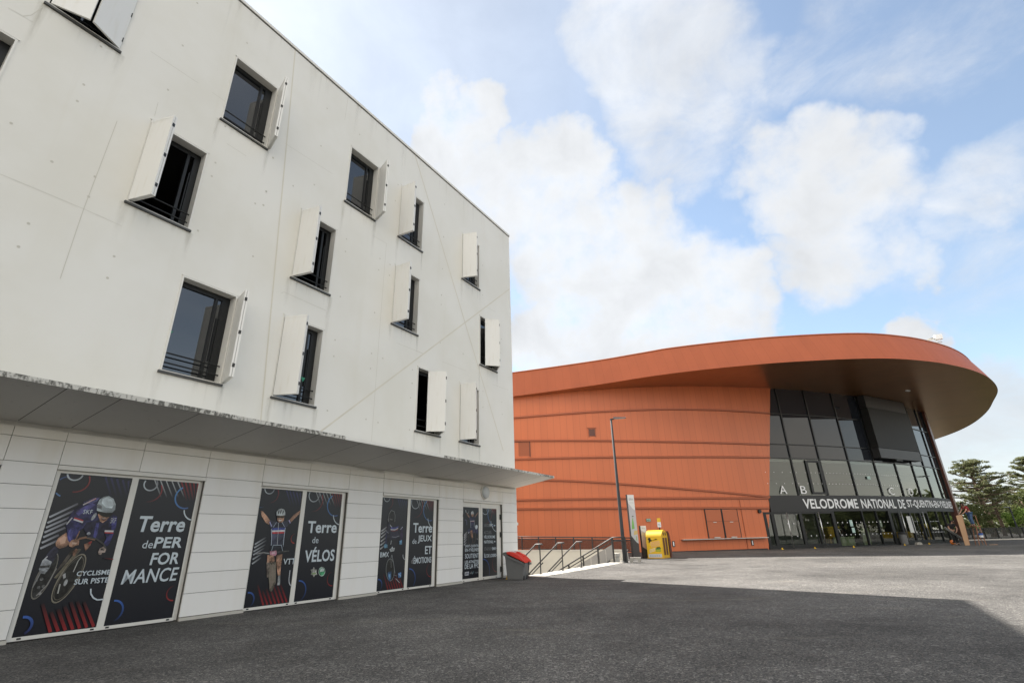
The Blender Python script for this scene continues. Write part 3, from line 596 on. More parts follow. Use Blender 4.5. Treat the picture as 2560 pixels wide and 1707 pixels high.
('p',(.026,.026,.085),((3.511,1.607),(3.514,1.722),(3.557,1.852),(3.667,1.97),(3.784,2.04),(3.883,2.069),(3.848,1.958),(3.883,1.809),(3.955,1.677),(4.028,1.659),(4.071,1.737),(4.128,1.797),(4.19,1.759),(4.218,1.584),(4.199,1.469),(4.064,1.507),(4.075,1.403),(3.973,1.387),(3.867,1.411),(3.746,1.572),(3.721,1.526),(3.549,1.525))),
('p',(.015,.015,.04),((3.746,1.572),(3.775,1.656),(3.9,1.695),(4.028,1.659),(4.08,1.699),(4.112,1.526),(4.064,1.507),(4.075,1.403),(3.973,1.387),(3.867,1.411))),
('p',(.05,.05,.18),((3.92,1.433),(3.909,1.658),(3.949,1.668),(3.965,1.507),(3.958,1.414))),
('p',(.07,.065,.2),((3.581,1.819),(3.682,1.907),(3.784,1.969),(3.834,1.938),(3.751,1.859),(3.635,1.761))),
('p',(.09,.09,.22),((3.649,1.973),(3.782,2.046),(3.872,2.064),(3.83,1.99),(3.738,1.948))),
('g',(.4,.4,.42),(.4,.2,.2),((3.665,1.923),(3.653,1.939),(3.811,2.05),(3.823,2.034))),
('p',(.05,.05,.2),((4.137,1.758),(4.189,1.74),(4.207,1.584),(4.188,1.536),(4.151,1.545),(4.124,1.699))),
('p',(.04,.04,.15),((3.543,1.507),(3.553,1.607),(3.596,1.672),(3.721,1.64),(3.703,1.516),(3.684,1.416),(3.64,1.336),(3.586,1.39))),
('p',(.08,.08,.26),((3.562,1.507),(3.583,1.58),(3.618,1.58),(3.626,1.471),(3.624,1.381),(3.592,1.417))),
('g',(.5,.5,.52),(.5,.5,.52),((3.582,1.695),(3.592,1.721),(3.726,1.675),(3.716,1.649))),
('g',(.35,.03,.03),(.35,.03,.03),((3.586,1.717),(3.592,1.737),(3.722,1.695),(3.716,1.675))),
('g',(.4,.4,.42),(.4,.4,.42),((3.52,1.621),(3.504,1.629),(3.554,1.734),(3.57,1.726))),
('p',(.04,.04,.15),((4.071,1.492),(4.195,1.484),(4.186,1.392),(4.166,1.295),(4.114,1.277),(4.09,1.337),(4.112,1.412))),
('g',(.5,.5,.52),(.5,.5,.52),((4.059,1.512),(4.059,1.54),(4.19,1.536),(4.19,1.508))),
('g',(.35,.03,.03),(.35,.03,.03),((4.064,1.493),(4.066,1.513),(4.193,1.505),(4.191,1.485))),
('g',(.2,.11,.07),(.2,.11,.07),((3.722,1.338),(3.694,1.348),(3.715,1.412),(3.743,1.402))),
('g',(.2,.11,.07),(.2,.11,.07),((3.733,1.392),(3.725,1.422),(3.817,1.445),(3.825,1.415))),
('g',(.2,.11,.07),(.2,.11,.07),((3.817,1.415),(3.825,1.445),(3.958,1.41),(3.95,1.38))),
('g',(.05,.05,.05),(.05,.05,.05),((3.827,1.422),(3.831,1.444),(3.971,1.415),(3.967,1.393))),
('g',(.05,.05,.05),(.05,.05,.05),((3.963,1.395),(3.975,1.413),(4.1,1.327),(4.088,1.309))),
('g',(.05,.05,.05),(.05,.05,.05),((4.085,1.312),(4.103,1.324),(4.146,1.258),(4.128,1.246))),
('p',(.42,.24,.16),((3.611,1.327),(3.631,1.384),(3.686,1.407),(3.743,1.368),(3.747,1.314),(3.701,1.304),(3.677,1.276),(3.627,1.298))),
('p',(.5,.36,.28),((3.652,1.362),(3.721,1.343),(3.709,1.325),(3.653,1.326))),
('p',(.4,.32,.28),((4.041,1.205),(4.052,1.254),(4.095,1.285),(4.147,1.239),(4.142,1.191),(4.098,1.188),(4.092,1.155),(4.056,1.164))),
('p',(.03,.03,.03),((4.069,1.254),(4.128,1.234),(4.117,1.221),(4.064,1.23))),
('p',(.42,.24,.16),((3.897,1.791),(3.954,1.681),(3.998,1.655),(4.045,1.698),(4.078,1.76),(4.01,1.813))),
('p',(.18,.05,.04),((3.97,1.731),(4.031,1.721),(4.015,1.688),(3.985,1.697))),
('p',(.5,.48,.45),((3.977,1.731),(4.024,1.723),(4.015,1.717),(3.979,1.72))),
('p',(.02,.02,.015),((3.872,1.857),(4.104,1.816),(4.092,1.761),(4.035,1.74),(3.97,1.758),(3.907,1.795))),
('p',(.42,.48,.5),((3.869,1.847),(3.852,1.939),(3.869,2.025),(3.917,2.075),(3.99,2.086),(4.066,2.047),(4.119,1.958),(4.132,1.871),(4.099,1.823),(4.009,1.817),(3.922,1.834))),
('p',(.55,.62,.65),((3.903,2.042),(3.967,2.069),(4.046,2.034),(4.092,1.953),(4.079,1.893),(3.989,1.9),(3.913,1.965))),
('p',(.16,.17,.18),((3.852,1.939),(3.871,1.959),(3.933,1.917),(3.938,1.865),(3.9,1.883),(3.864,1.889))),
('t',(.5,.56,.6),'SKF',3.686,1.791,3.814,1.858,0,0),
('t',(.4,.42,.45),'SKF',4.104,1.651,4.182,1.738,0,0),
('p',(.36,.38,.4),((3.873,1.809),(3.877,1.804),(3.879,1.797),(3.88,1.787),(3.88,1.776),(3.878,1.763),(3.874,1.75),(3.87,1.737),(3.864,1.724),(3.857,1.713),(3.85,1.704),(3.844,1.697),(3.837,1.693),(3.831,1.692),(3.826,1.694),(3.822,1.699),(3.819,1.706),(3.818,1.716),(3.819,1.727),(3.821,1.74),(3.824,1.753),(3.829,1.766),(3.835,1.778),(3.841,1.79),(3.848,1.799),(3.855,1.806),(3.861,1.81),(3.868,1.811))),
('p',(.36,.38,.42),((3.867,1.489),(3.867,1.483),(3.866,1.479),(3.864,1.474),(3.861,1.47),(3.857,1.466),(3.852,1.464),(3.846,1.463),(3.84,1.462),(3.835,1.463),(3.829,1.465),(3.824,1.468),(3.82,1.472),(3.817,1.476),(3.815,1.481),(3.815,1.486),(3.816,1.491),(3.818,1.496),(3.821,1.5),(3.825,1.503),(3.83,1.506),(3.836,1.507),(3.841,1.507),(3.847,1.507),(3.853,1.505),(3.858,1.502),(3.862,1.498),(3.865,1.493))),
('g',(.02,.012,.014),(.24,.024,.026),((3.474,.48),(3.51,.498),(3.708,.092),(3.672,.074))),
('g',(.02,.012,.014),(.24,.024,.026),((3.608,.356),(3.642,.376),(3.801,.093),(3.767,.073))),
('g',(.02,.012,.014),(.24,.024,.026),((3.686,.383),(3.722,.403),(3.893,.093),(3.857,.073))),
('g',(.02,.012,.014),(.24,.024,.026),((3.762,.417),(3.798,.437),(3.986,.094),(3.95,.074))),
('g',(.02,.012,.014),(.24,.024,.026),((3.827,.47),(3.863,.488),(4.075,.094),(4.039,.076))),
('g',(.02,.012,.014),(.24,.024,.026),((3.913,.469),(3.947,.489),(4.166,.096),(4.132,.076))),
('g',(.02,.012,.014),(.24,.024,.026),((4.005,.452),(4.039,.472),(4.259,.097),(4.225,.077))),
('a',(.02,.021,.06),(.05,.12,.38),(3.314,.212),.12,-60,95,.034),
('g',(.5,.56,.6),(.5,.56,.6),((4.059,.647),(4.079,.651),(4.096,.579),(4.076,.575))),
('g',(.5,.56,.6),(.5,.56,.6),((4.078,.571),(4.094,.583),(4.142,.518),(4.126,.506))),
('g',(.5,.56,.6),(.5,.56,.6),((4.129,.503),(4.139,.521),(4.204,.483),(4.194,.465))),
('g',(.5,.56,.6),(.5,.56,.6),((4.199,.464),(4.199,.484),(4.313,.485),(4.313,.465))),
('t',(.5,.56,.6),'CYCLISME',3.824,.848,4.287,.921,.02,0),
('t',(.5,.56,.6),'SUR PISTE',3.821,.725,4.288,.806,.02,0),
('g',(.012,.013,.018),(.2,.02,.02),((4.14,1.098),(4.142,1.11),(4.304,1.085),(4.302,1.073))),
('g',(.42,.44,.45),(.012,.013,.018),((4.638,2.415),(4.658,2.425),(4.834,2.111),(4.814,2.101))),
('g',(.42,.44,.45),(.012,.013,.018),((4.737,2.412),(4.757,2.422),(4.932,2.116),(4.912,2.106))),
('g',(.42,.44,.45),(.012,.013,.018),((4.838,2.408),(4.856,2.42),(5.031,2.122),(5.013,2.11))),
('g',(.42,.44,.45),(.012,.013,.018),((4.94,2.405),(4.958,2.417),(5.133,2.128),(5.115,2.116))),
('g',(.42,.44,.45),(.012,.013,.018),((5.044,2.402),(5.062,2.414),(5.237,2.133),(5.219,2.121))),
('g',(.24,.024,.024),(.012,.013,.018),((5.106,2.411),(5.132,2.425),(5.303,2.075),(5.277,2.061))),
('g',(.24,.024,.024),(.012,.013,.018),((5.18,2.411),(5.208,2.423),(5.362,2.077),(5.334,2.065))),
('g',(.24,.024,.024),(.012,.013,.018),((5.257,2.41),(5.285,2.422),(5.42,2.08),(5.392,2.068))),
('g',(.24,.024,.024),(.012,.013,.018),((5.334,2.41),(5.362,2.42),(5.478,2.081),(5.45,2.071))),
('g',(.24,.024,.024),(.012,.013,.018),((5.412,2.41),(5.44,2.418),(5.537,2.083),(5.509,2.075))),
('a',(.012,.013,.018),(.3,.04,.04),(4.606,2.225),.2,-100,30,.02),
('a',(.5,.56,.6),(.2,.2,.22),(4.599,2.331),.111,150,400,.022),
('a',(.08,.24,.5),(.05,.1,.25),(5.266,2.133),.201,120,290,.026),
('a',(.5,.56,.6),(.5,.56,.6),(5.466,1.92),.194,185,268,.022),
('a',(.012,.013,.018),(.28,.03,.03),(5.388,.473),.122,95,275,.02),
('a',(.012,.013,.018),(.05,.13,.42),(4.454,.277),.161,-70,90,.028),
('t',(.5,.56,.6),'Terre',4.541,1.511,5.348,1.78,.021,.06),
('t',(.5,.56,.6),'de',4.691,1.24,4.859,1.37,0,.08),
('t',(.5,.56,.6),'PER',4.88,1.238,5.361,1.424,.021,.06),
('t',(.5,.56,.6),'FOR',4.879,.959,5.36,1.162,.021,.06),
('t',(.5,.56,.6),'MANCE',4.505,.677,5.383,.904,.01,.06)],
2:[
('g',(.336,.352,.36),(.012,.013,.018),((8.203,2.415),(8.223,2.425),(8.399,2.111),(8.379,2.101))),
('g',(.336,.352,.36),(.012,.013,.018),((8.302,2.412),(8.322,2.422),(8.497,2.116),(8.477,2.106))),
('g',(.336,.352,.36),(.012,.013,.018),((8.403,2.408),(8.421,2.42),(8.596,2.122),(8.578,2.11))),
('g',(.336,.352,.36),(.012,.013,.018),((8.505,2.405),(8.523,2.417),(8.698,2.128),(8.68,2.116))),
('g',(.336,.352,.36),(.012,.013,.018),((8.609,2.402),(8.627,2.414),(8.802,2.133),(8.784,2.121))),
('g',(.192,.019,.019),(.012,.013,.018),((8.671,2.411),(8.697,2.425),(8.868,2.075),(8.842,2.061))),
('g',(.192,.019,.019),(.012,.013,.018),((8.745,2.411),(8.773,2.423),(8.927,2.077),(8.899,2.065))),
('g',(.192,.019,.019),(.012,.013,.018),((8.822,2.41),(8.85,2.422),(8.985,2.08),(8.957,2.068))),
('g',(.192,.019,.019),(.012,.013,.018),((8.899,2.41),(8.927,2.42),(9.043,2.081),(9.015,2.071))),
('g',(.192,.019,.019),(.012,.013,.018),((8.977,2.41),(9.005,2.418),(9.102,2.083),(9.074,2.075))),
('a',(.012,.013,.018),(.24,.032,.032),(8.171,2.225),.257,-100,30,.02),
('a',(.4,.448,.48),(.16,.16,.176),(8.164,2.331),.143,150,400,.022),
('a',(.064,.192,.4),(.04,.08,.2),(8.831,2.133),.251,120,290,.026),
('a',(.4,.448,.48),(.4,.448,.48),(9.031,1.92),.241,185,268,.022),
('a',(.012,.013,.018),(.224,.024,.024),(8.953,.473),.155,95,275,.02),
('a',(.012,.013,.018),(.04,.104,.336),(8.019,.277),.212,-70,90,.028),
('g',(.034,.034,.111),(.012,.013,.018),((7.395,2.391),(7.421,2.405),(7.586,2.076),(7.56,2.062))),
('g',(.034,.034,.111),(.012,.013,.018),((7.482,2.382),(7.508,2.396),(7.664,2.08),(7.638,2.066))),
('g',(.034,.034,.111),(.012,.013,.018),((7.57,2.373),(7.598,2.387),(7.744,2.084),(7.716,2.07))),
('g',(.034,.034,.111),(.012,.013,.018),((7.66,2.365),(7.688,2.377),(7.825,2.088),(7.797,2.076))),
('g',(.034,.034,.111),(.012,.013,.018),((7.752,2.355),(7.78,2.367),(7.906,2.092),(7.878,2.08))),
('g',(.02,.012,.014),(.221,.022,.024),((7.011,.481),(7.043,.497),(7.241,.091),(7.209,.075))),
('g',(.02,.012,.014),(.221,.022,.024),((7.144,.357),(7.176,.375),(7.335,.092),(7.303,.074))),
('g',(.02,.012,.014),(.221,.022,.024),((7.223,.384),(7.255,.402),(7.426,.092),(7.394,.074))),
('g',(.02,.012,.014),(.221,.022,.024),((7.299,.418),(7.331,.436),(7.519,.093),(7.487,.075))),
('g',(.02,.012,.014),(.221,.022,.024),((7.364,.47),(7.396,.488),(7.608,.094),(7.576,.076))),
('g',(.02,.012,.014),(.221,.022,.024),((7.449,.47),(7.481,.488),(7.7,.095),(7.668,.077))),
('g',(.02,.012,.014),(.221,.022,.024),((7.541,.453),(7.573,.471),(7.793,.096),(7.761,.078))),
('a',(.012,.013,.018),(.221,.034,.034),(7.022,2.303),.19,-95,50,.02),
('a',(.425,.476,.51),(.212,.23,.255),(6.979,2.416),.115,170,370,.02),
('a',(.012,.013,.018),(.043,.102,.323),(6.849,.212),.14,-60,95,.03),
('a',(.068,.204,.425),(.012,.013,.018),(6.832,2.17),.16,150,300,.02),
('g',(.34,.36,.38),(.012,.013,.018),((6.834,1.254),(6.818,1.28),(7.061,1.422),(7.077,1.396))),
('g',(.34,.36,.38),(.012,.013,.018),((6.831,1.188),(6.817,1.214),(7.083,1.364),(7.097,1.338))),
('g',(.34,.36,.38),(.012,.013,.018),((6.828,1.115),(6.814,1.141),(7.076,1.279),(7.09,1.253))),
('g',(.34,.36,.38),(.012,.013,.018),((6.831,1.049),(6.817,1.075),(7.057,1.208),(7.071,1.182))),
('g',(.34,.36,.38),(.012,.013,.018),((6.835,.963),(6.821,.989),(7.024,1.1),(7.038,1.074))),
('g',(.34,.36,.38),(.012,.013,.018),((6.837,.877),(6.821,.903),(7.015,1.025),(7.031,.999))),
('a',(.012,.013,.018),(.3,.04,.03),(7.776,1.375),.098,90,270,.02),
('g',(.4,.42,.45),(.4,.42,.45),((7.745,.721),(7.765,.721),(7.766,.541),(7.746,.541))),
('g',(.4,.42,.45),(.4,.42,.45),((7.746,.539),(7.766,.543),(7.782,.471),(7.762,.467))),
('g',(.4,.42,.45),(.4,.42,.45),((7.764,.463),(7.78,.475),(7.814,.428),(7.798,.416))),
('g',(.4,.42,.45),(.4,.42,.45),((7.802,.413),(7.81,.431),(7.864,.406),(7.856,.388))),
('p',(.42,.24,.16),((6.842,1.942),(6.89,1.931),(6.997,1.845),(7.106,1.733),(7.093,1.659),(7.005,1.699),(6.882,1.833))),
('p',(.42,.24,.16),((7.568,1.76),(7.67,1.877),(7.852,1.988),(7.857,1.925),(7.73,1.824),(7.604,1.703))),
('p',(.05,.055,.09),((7.096,1.751),(7.265,1.717),(7.419,1.723),(7.547,1.773),(7.61,1.697),(7.502,1.602),(7.5,1.332),(7.508,1.203),(7.205,1.21),(7.177,1.463),(7.155,1.572),(7.091,1.659))),
('p',(.05,.07,.26),((7.166,1.594),(7.494,1.607),(7.496,1.555),(7.179,1.543))),
('p',(.55,.56,.58),((7.179,1.543),(7.496,1.555),(7.497,1.521),(7.186,1.51))),
('p',(.42,.04,.05),((7.186,1.51),(7.497,1.521),(7.498,1.484),(7.197,1.474))),
('g',(.45,.48,.52),(.45,.48,.52),((7.307,1.703),(7.315,1.703),(7.339,1.48),(7.331,1.48))),
('g',(.45,.48,.52),(.45,.48,.52),((7.331,1.48),(7.339,1.48),(7.356,1.215),(7.348,1.215))),
('g',(.35,.4,.48),(.35,.4,.48),((7.148,1.571),(7.162,1.573),(7.204,1.373),(7.19,1.371))),
('g',(.35,.4,.48),(.35,.4,.48),((7.19,1.371),(7.204,1.373),(7.216,1.21),(7.202,1.208))),
('g',(.35,.4,.48),(.35,.4,.48),((7.488,1.602),(7.502,1.602),(7.501,1.369),(7.487,1.369))),
('g',(.35,.4,.48),(.35,.4,.48),((7.487,1.369),(7.501,1.369),(7.51,1.203),(7.496,1.203))),
('g',(.35,.4,.48),(.35,.4,.48),((7.2,1.606),(7.192,1.612),(7.251,1.714),(7.259,1.708))),
('g',(.35,.4,.48),(.35,.4,.48),((7.474,1.623),(7.466,1.617),(7.394,1.71),(7.402,1.716))),
('g',(.3,.3,.5),(.3,.3,.5),((7.083,1.712),(7.099,1.724),(7.162,1.633),(7.146,1.621))),
('g',(.3,.3,.5),(.3,.3,.5),((7.552,1.757),(7.568,1.769),(7.613,1.703),(7.597,1.691))),
('p',(.03,.035,.05),((7.194,1.237),(7.502,1.24),(7.512,1.066),(7.395,1.057),(7.339,1.113),(7.193,1.117))),
('g',(.3,.36,.42),(.3,.36,.42),((7.237,1.136),(7.227,1.138),(7.251,1.245),(7.261,1.243))),
('g',(.3,.36,.42),(.3,.36,.42),((7.256,1.239),(7.256,1.249),(7.453,1.246),(7.453,1.236))),
('g',(.3,.36,.42),(.3,.36,.42),((7.448,1.239),(7.458,1.243),(7.512,1.114),(7.502,1.11))),
('p',(.1,.1,.1),((6.924,1.114),(7.196,1.099),(7.201,1.067),(6.94,1.082))),
('p',(.08,.08,.08),((7.343,1.113),(7.661,1.129),(7.665,1.104),(7.348,1.08))),
('g',(.25,.25,.25),(.25,.25,.25),((6.891,1.07),(6.889,1.084),(7.048,1.111),(7.05,1.097))),
('g',(.25,.25,.25),(.25,.25,.25),((7.048,1.097),(7.05,1.111),(7.178,1.089),(7.176,1.075))),
('p',(.42,.24,.16),((7.151,1.051),(7.296,1.035),(7.346,.937),(7.319,.894),(7.162,.901))),
('p',(.42,.24,.16),((7.366,1.04),(7.505,1.057),(7.514,.949),(7.51,.823),(7.522,.627),(7.466,.627),(7.403,.828),(7.372,.936))),
('p',(.16,.13,.11),((7.149,.907),(7.254,.902),(7.281,.617),(7.208,.609))),
('p',(.1,.09,.07),((7.225,.898),(7.372,.91),(7.441,.493),(7.372,.326),(7.315,.345),(7.239,.645))),
('g',(.24,.21,.17),(.24,.21,.17),((7.232,.879),(7.242,.881),(7.272,.627),(7.262,.625))),
('g',(.24,.21,.17),(.24,.21,.17),((7.262,.625),(7.272,.627),(7.322,.379),(7.312,.377))),
('g',(.27,.21,.17),(.27,.21,.17),((7.255,.864),(7.265,.866),(7.295,.617),(7.285,.615))),
('g',(.27,.21,.17),(.27,.21,.17),((7.285,.615),(7.295,.617),(7.335,.402),(7.325,.4))),
('g',(.24,.21,.17),(.24,.21,.17),((7.279,.849),(7.289,.851),(7.317,.607),(7.307,.605))),
('g',(.24,.21,.17),(.24,.21,.17),((7.307,.605),(7.317,.607),(7.348,.425),(7.338,.423))),
('g',(.27,.21,.17),(.27,.21,.17),((7.296,.876),(7.306,.878),(7.34,.597),(7.33,.595))),
('g',(.27,.21,.17),(.27,.21,.17),((7.33,.595),(7.34,.597),(7.361,.448),(7.351,.446))),
('g',(.24,.21,.17),(.24,.21,.17),((7.319,.861),(7.329,.863),(7.363,.586),(7.353,.584))),
('g',(.24,.21,.17),(.24,.21,.17),((7.353,.585),(7.363,.585),(7.374,.471),(7.364,.471))),
('g',(.27,.21,.17),(.27,.21,.17),((7.343,.846),(7.353,.848),(7.386,.576),(7.376,.574))),
('g',(.27,.21,.17),(.27,.21,.17),((7.376,.575),(7.386,.575),(7.387,.494),(7.377,.494))),
('g',(.24,.21,.17),(.24,.21,.17),((7.36,.874),(7.37,.876),(7.409,.566),(7.399,.564))),
('g',(.24,.21,.17),(.24,.21,.17),((7.399,.566),(7.409,.564),(7.4,.516),(7.39,.518))),
('p',(.3,.31,.31),((7.466,.627),(7.521,.635),(7.538,.503),(7.544,.442),(7.471,.439),(7.477,.508))),
('p',(.45,.22,.28),((7.188,1.121),(7.344,1.134),(7.364,1.065),(7.336,1.023),(7.203,1.056))),
('p',(.55,.4,.45),((7.238,1.102),(7.312,1.106),(7.315,1.071),(7.247,1.069))),
('p',(.42,.24,.16),((7.243,1.847),(7.421,1.852),(7.427,1.761),(7.39,1.711),(7.31,1.71),(7.263,1.758))),
('p',(.03,.025,.015),((7.235,1.843),(7.431,1.848),(7.411,1.802),(7.342,1.812),(7.265,1.799))),
('p',(.55,.53,.5),((7.288,1.764),(7.377,1.766),(7.354,1.739),(7.31,1.738))),
('p',(.42,.46,.47),((7.224,1.858),(7.217,1.929),(7.26,1.987),(7.329,2.003),(7.4,1.981),(7.434,1.928),(7.444,1.864),(7.332,1.85))),
('p',(.06,.07,.07),((7.274,1.969),(7.278,1.968),(7.281,1.965),(7.283,1.959),(7.285,1.952),(7.286,1.944),(7.287,1.934),(7.286,1.924),(7.285,1.914),(7.283,1.904),(7.281,1.895),(7.278,1.888),(7.274,1.883),(7.271,1.879),(7.267,1.878),(7.264,1.879),(7.261,1.882),(7.258,1.888),(7.256,1.895),(7.255,1.903),(7.255,1.913),(7.255,1.923),(7.256,1.933),(7.258,1.943),(7.261,1.951),(7.264,1.959),(7.267,1.964),(7.271,1.968))),
('p',(.06,.07,.07),((7.326,1.982),(7.329,1.981),(7.332,1.978),(7.335,1.972),(7.337,1.965),(7.338,1.957),(7.338,1.947),(7.338,1.937),(7.336,1.927),(7.334,1.917),(7.332,1.908),(7.329,1.901),(7.325,1.895),(7.322,1.892),(7.318,1.891),(7.315,1.892),(7.312,1.895),(7.309,1.9),(7.308,1.908),(7.306,1.916),(7.306,1.926),(7.306,1.936),(7.308,1.946),(7.31,1.956),(7.312,1.964),(7.315,1.972),(7.319,1.977),(7.322,1.981))),
('p',(.06,.07,.07),((7.382,1.969),(7.385,1.968),(7.388,1.964),(7.391,1.959),(7.393,1.952),(7.394,1.943),(7.394,1.933),(7.394,1.923),(7.392,1.913),(7.391,1.903),(7.388,1.895),(7.385,1.887),(7.381,1.882),(7.378,1.878),(7.374,1.877),(7.371,1.878),(7.368,1.881),(7.365,1.887),(7.363,1.894),(7.362,1.903),(7.362,1.912),(7.362,1.922),(7.364,1.933),(7.366,1.942),(7.368,1.951),(7.371,1.958),(7.375,1.964),(7.378,1.967))),
('t',(.5,.56,.6),'VTT',7.551,.841,7.85,.96,.015,0),
('t',(.5,.56,.6),'Terre',8.088,1.488,8.929,1.751,.021,0),
('t',(.5,.56,.6),'de',8.257,1.266,8.428,1.403,0,0),
('t',(.5,.56,.6),'VÉLOS',8.099,.86,8.939,1.182,.021,0),
('p',(.34,.34,.31),((8.38,.753),(8.421,.704),(8.478,.693),(8.464,.64),(8.494,.584),(8.439,.581),(8.412,.536),(8.371,.585),(8.315,.595),(8.329,.648),(8.3,.703),(8.354,.707))),
('p',(.45,.45,.42),((8.451,.641),(8.451,.629),(8.449,.618),(8.444,.608),(8.436,.6),(8.427,.595),(8.416,.592),(8.404,.591),(8.391,.593),(8.379,.598),(8.368,.605),(8.358,.613),(8.351,.624),(8.345,.635),(8.342,.647),(8.341,.659),(8.344,.67),(8.349,.68),(8.356,.687),(8.366,.693),(8.377,.697),(8.388,.697),(8.401,.695),(8.413,.691),(8.424,.684),(8.434,.675),(8.442,.664),(8.448,.653))),
('g',(.2,.3,.12),(.2,.3,.12),((8.353,.598),(8.351,.628),(8.458,.633),(8.46,.603))),
('p',(.42,.5,.46),((8.714,.645),(8.715,.622),(8.711,.601),(8.702,.582),(8.689,.566),(8.672,.553),(8.653,.546),(8.632,.543),(8.61,.545),(8.589,.552),(8.569,.563),(8.552,.579),(8.538,.598),(8.528,.618),(8.523,.64),(8.522,.663),(8.526,.684),(8.535,.703),(8.548,.719),(8.564,.732),(8.583,.74),(8.604,.743),(8.626,.741),(8.647,.734),(8.667,.723),(8.685,.707),(8.699,.688),(8.709,.667))),
('p',(.05,.26,.12),((8.699,.646),(8.7,.627),(8.696,.608),(8.689,.592),(8.678,.578),(8.664,.568),(8.647,.561),(8.63,.558),(8.612,.56),(8.594,.565),(8.577,.575),(8.563,.588),(8.551,.603),(8.543,.621),(8.538,.64),(8.537,.658),(8.541,.677),(8.548,.693),(8.559,.707),(8.573,.718),(8.589,.725),(8.606,.728),(8.625,.726),(8.642,.721),(8.659,.711),(8.674,.698),(8.686,.682),(8.694,.665))),
('p',(.45,.52,.5),((8.563,.638),(8.572,.704),(8.633,.72),(8.675,.689),(8.676,.647)))],
3:[
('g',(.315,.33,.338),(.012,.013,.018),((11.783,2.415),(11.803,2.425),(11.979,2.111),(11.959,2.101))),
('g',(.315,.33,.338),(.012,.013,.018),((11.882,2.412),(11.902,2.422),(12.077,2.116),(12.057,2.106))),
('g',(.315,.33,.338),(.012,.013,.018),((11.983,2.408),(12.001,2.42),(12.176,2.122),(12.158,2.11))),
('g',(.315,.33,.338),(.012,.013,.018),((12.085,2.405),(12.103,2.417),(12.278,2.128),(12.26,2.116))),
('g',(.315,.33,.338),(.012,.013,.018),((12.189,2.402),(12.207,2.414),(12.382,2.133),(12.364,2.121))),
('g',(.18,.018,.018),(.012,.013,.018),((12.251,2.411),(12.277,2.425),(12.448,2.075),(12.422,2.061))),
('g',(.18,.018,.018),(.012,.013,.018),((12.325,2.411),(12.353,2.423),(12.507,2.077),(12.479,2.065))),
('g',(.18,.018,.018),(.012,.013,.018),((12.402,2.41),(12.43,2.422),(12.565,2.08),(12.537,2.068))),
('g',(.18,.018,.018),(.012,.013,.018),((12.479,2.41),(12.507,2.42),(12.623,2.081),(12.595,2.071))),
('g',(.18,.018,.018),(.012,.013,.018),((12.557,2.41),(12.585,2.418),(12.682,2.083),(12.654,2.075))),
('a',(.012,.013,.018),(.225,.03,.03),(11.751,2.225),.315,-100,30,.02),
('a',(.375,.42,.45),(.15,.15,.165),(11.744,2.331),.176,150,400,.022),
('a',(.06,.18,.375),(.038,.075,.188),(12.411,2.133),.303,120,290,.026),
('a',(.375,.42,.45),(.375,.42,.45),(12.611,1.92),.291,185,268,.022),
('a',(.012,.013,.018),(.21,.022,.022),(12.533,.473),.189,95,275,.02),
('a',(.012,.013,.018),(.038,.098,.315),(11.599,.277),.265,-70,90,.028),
('g',(.028,.028,.091),(.012,.013,.018),((10.986,2.391),(11.012,2.405),(11.177,2.076),(11.151,2.062))),
('g',(.028,.028,.091),(.012,.013,.018),((11.073,2.382),(11.099,2.396),(11.255,2.08),(11.229,2.066))),
('g',(.028,.028,.091),(.012,.013,.018),((11.161,2.373),(11.189,2.387),(11.335,2.084),(11.307,2.07))),
('g',(.028,.028,.091),(.012,.013,.018),((11.251,2.365),(11.279,2.377),(11.416,2.088),(11.388,2.076))),
('g',(.028,.028,.091),(.012,.013,.018),((11.343,2.355),(11.371,2.367),(11.497,2.092),(11.469,2.08))),
('g',(.02,.012,.014),(.182,.018,.02),((10.602,.481),(10.634,.497),(10.832,.091),(10.8,.075))),
('g',(.02,.012,.014),(.182,.018,.02),((10.735,.357),(10.767,.375),(10.926,.092),(10.894,.074))),
('g',(.02,.012,.014),(.182,.018,.02),((10.814,.384),(10.846,.402),(11.017,.092),(10.985,.074))),
('g',(.02,.012,.014),(.182,.018,.02),((10.89,.418),(10.922,.436),(11.11,.093),(11.078,.075))),
('g',(.02,.012,.014),(.182,.018,.02),((10.955,.47),(10.987,.488),(11.199,.094),(11.167,.076))),
('g',(.02,.012,.014),(.182,.018,.02),((11.04,.47),(11.072,.488),(11.291,.095),(11.259,.077))),
('g',(.02,.012,.014),(.182,.018,.02),((11.132,.453),(11.164,.471),(11.384,.096),(11.352,.078))),
('a',(.012,.013,.018),(.182,.028,.028),(10.613,2.303),.19,-95,50,.02),
('a',(.35,.392,.42),(.175,.189,.21),(10.57,2.416),.115,170,370,.02),
('a',(.012,.013,.018),(.035,.084,.266),(10.44,.212),.14,-60,95,.03),
('g',(.36,.37,.38),(.1,.1,.11),((10.446,1.515),(10.428,1.547),(10.62,1.657),(10.638,1.625))),
('g',(.36,.37,.38),(.1,.1,.11),((10.445,1.443),(10.427,1.475),(10.616,1.584),(10.634,1.552))),
('g',(.36,.37,.38),(.1,.1,.11),((10.446,1.354),(10.428,1.384),(10.608,1.495),(10.626,1.465))),
('g',(.36,.37,.38),(.1,.1,.11),((10.445,1.255),(10.427,1.287),(10.602,1.384),(10.62,1.352))),
('g',(.36,.37,.38),(.1,.1,.11),((10.444,1.161),(10.426,1.193),(10.595,1.29),(10.613,1.258))),
('g',(.36,.37,.38),(.1,.1,.11),((10.442,1.069),(10.424,1.101),(10.566,1.178),(10.584,1.146))),
('g',(.36,.38,.4),(.36,.38,.4),((11.304,.923),(11.324,.925),(11.332,.861),(11.312,.859))),
('g',(.36,.38,.4),(.36,.38,.4),((11.314,.854),(11.33,.866),(11.368,.819),(11.352,.807))),
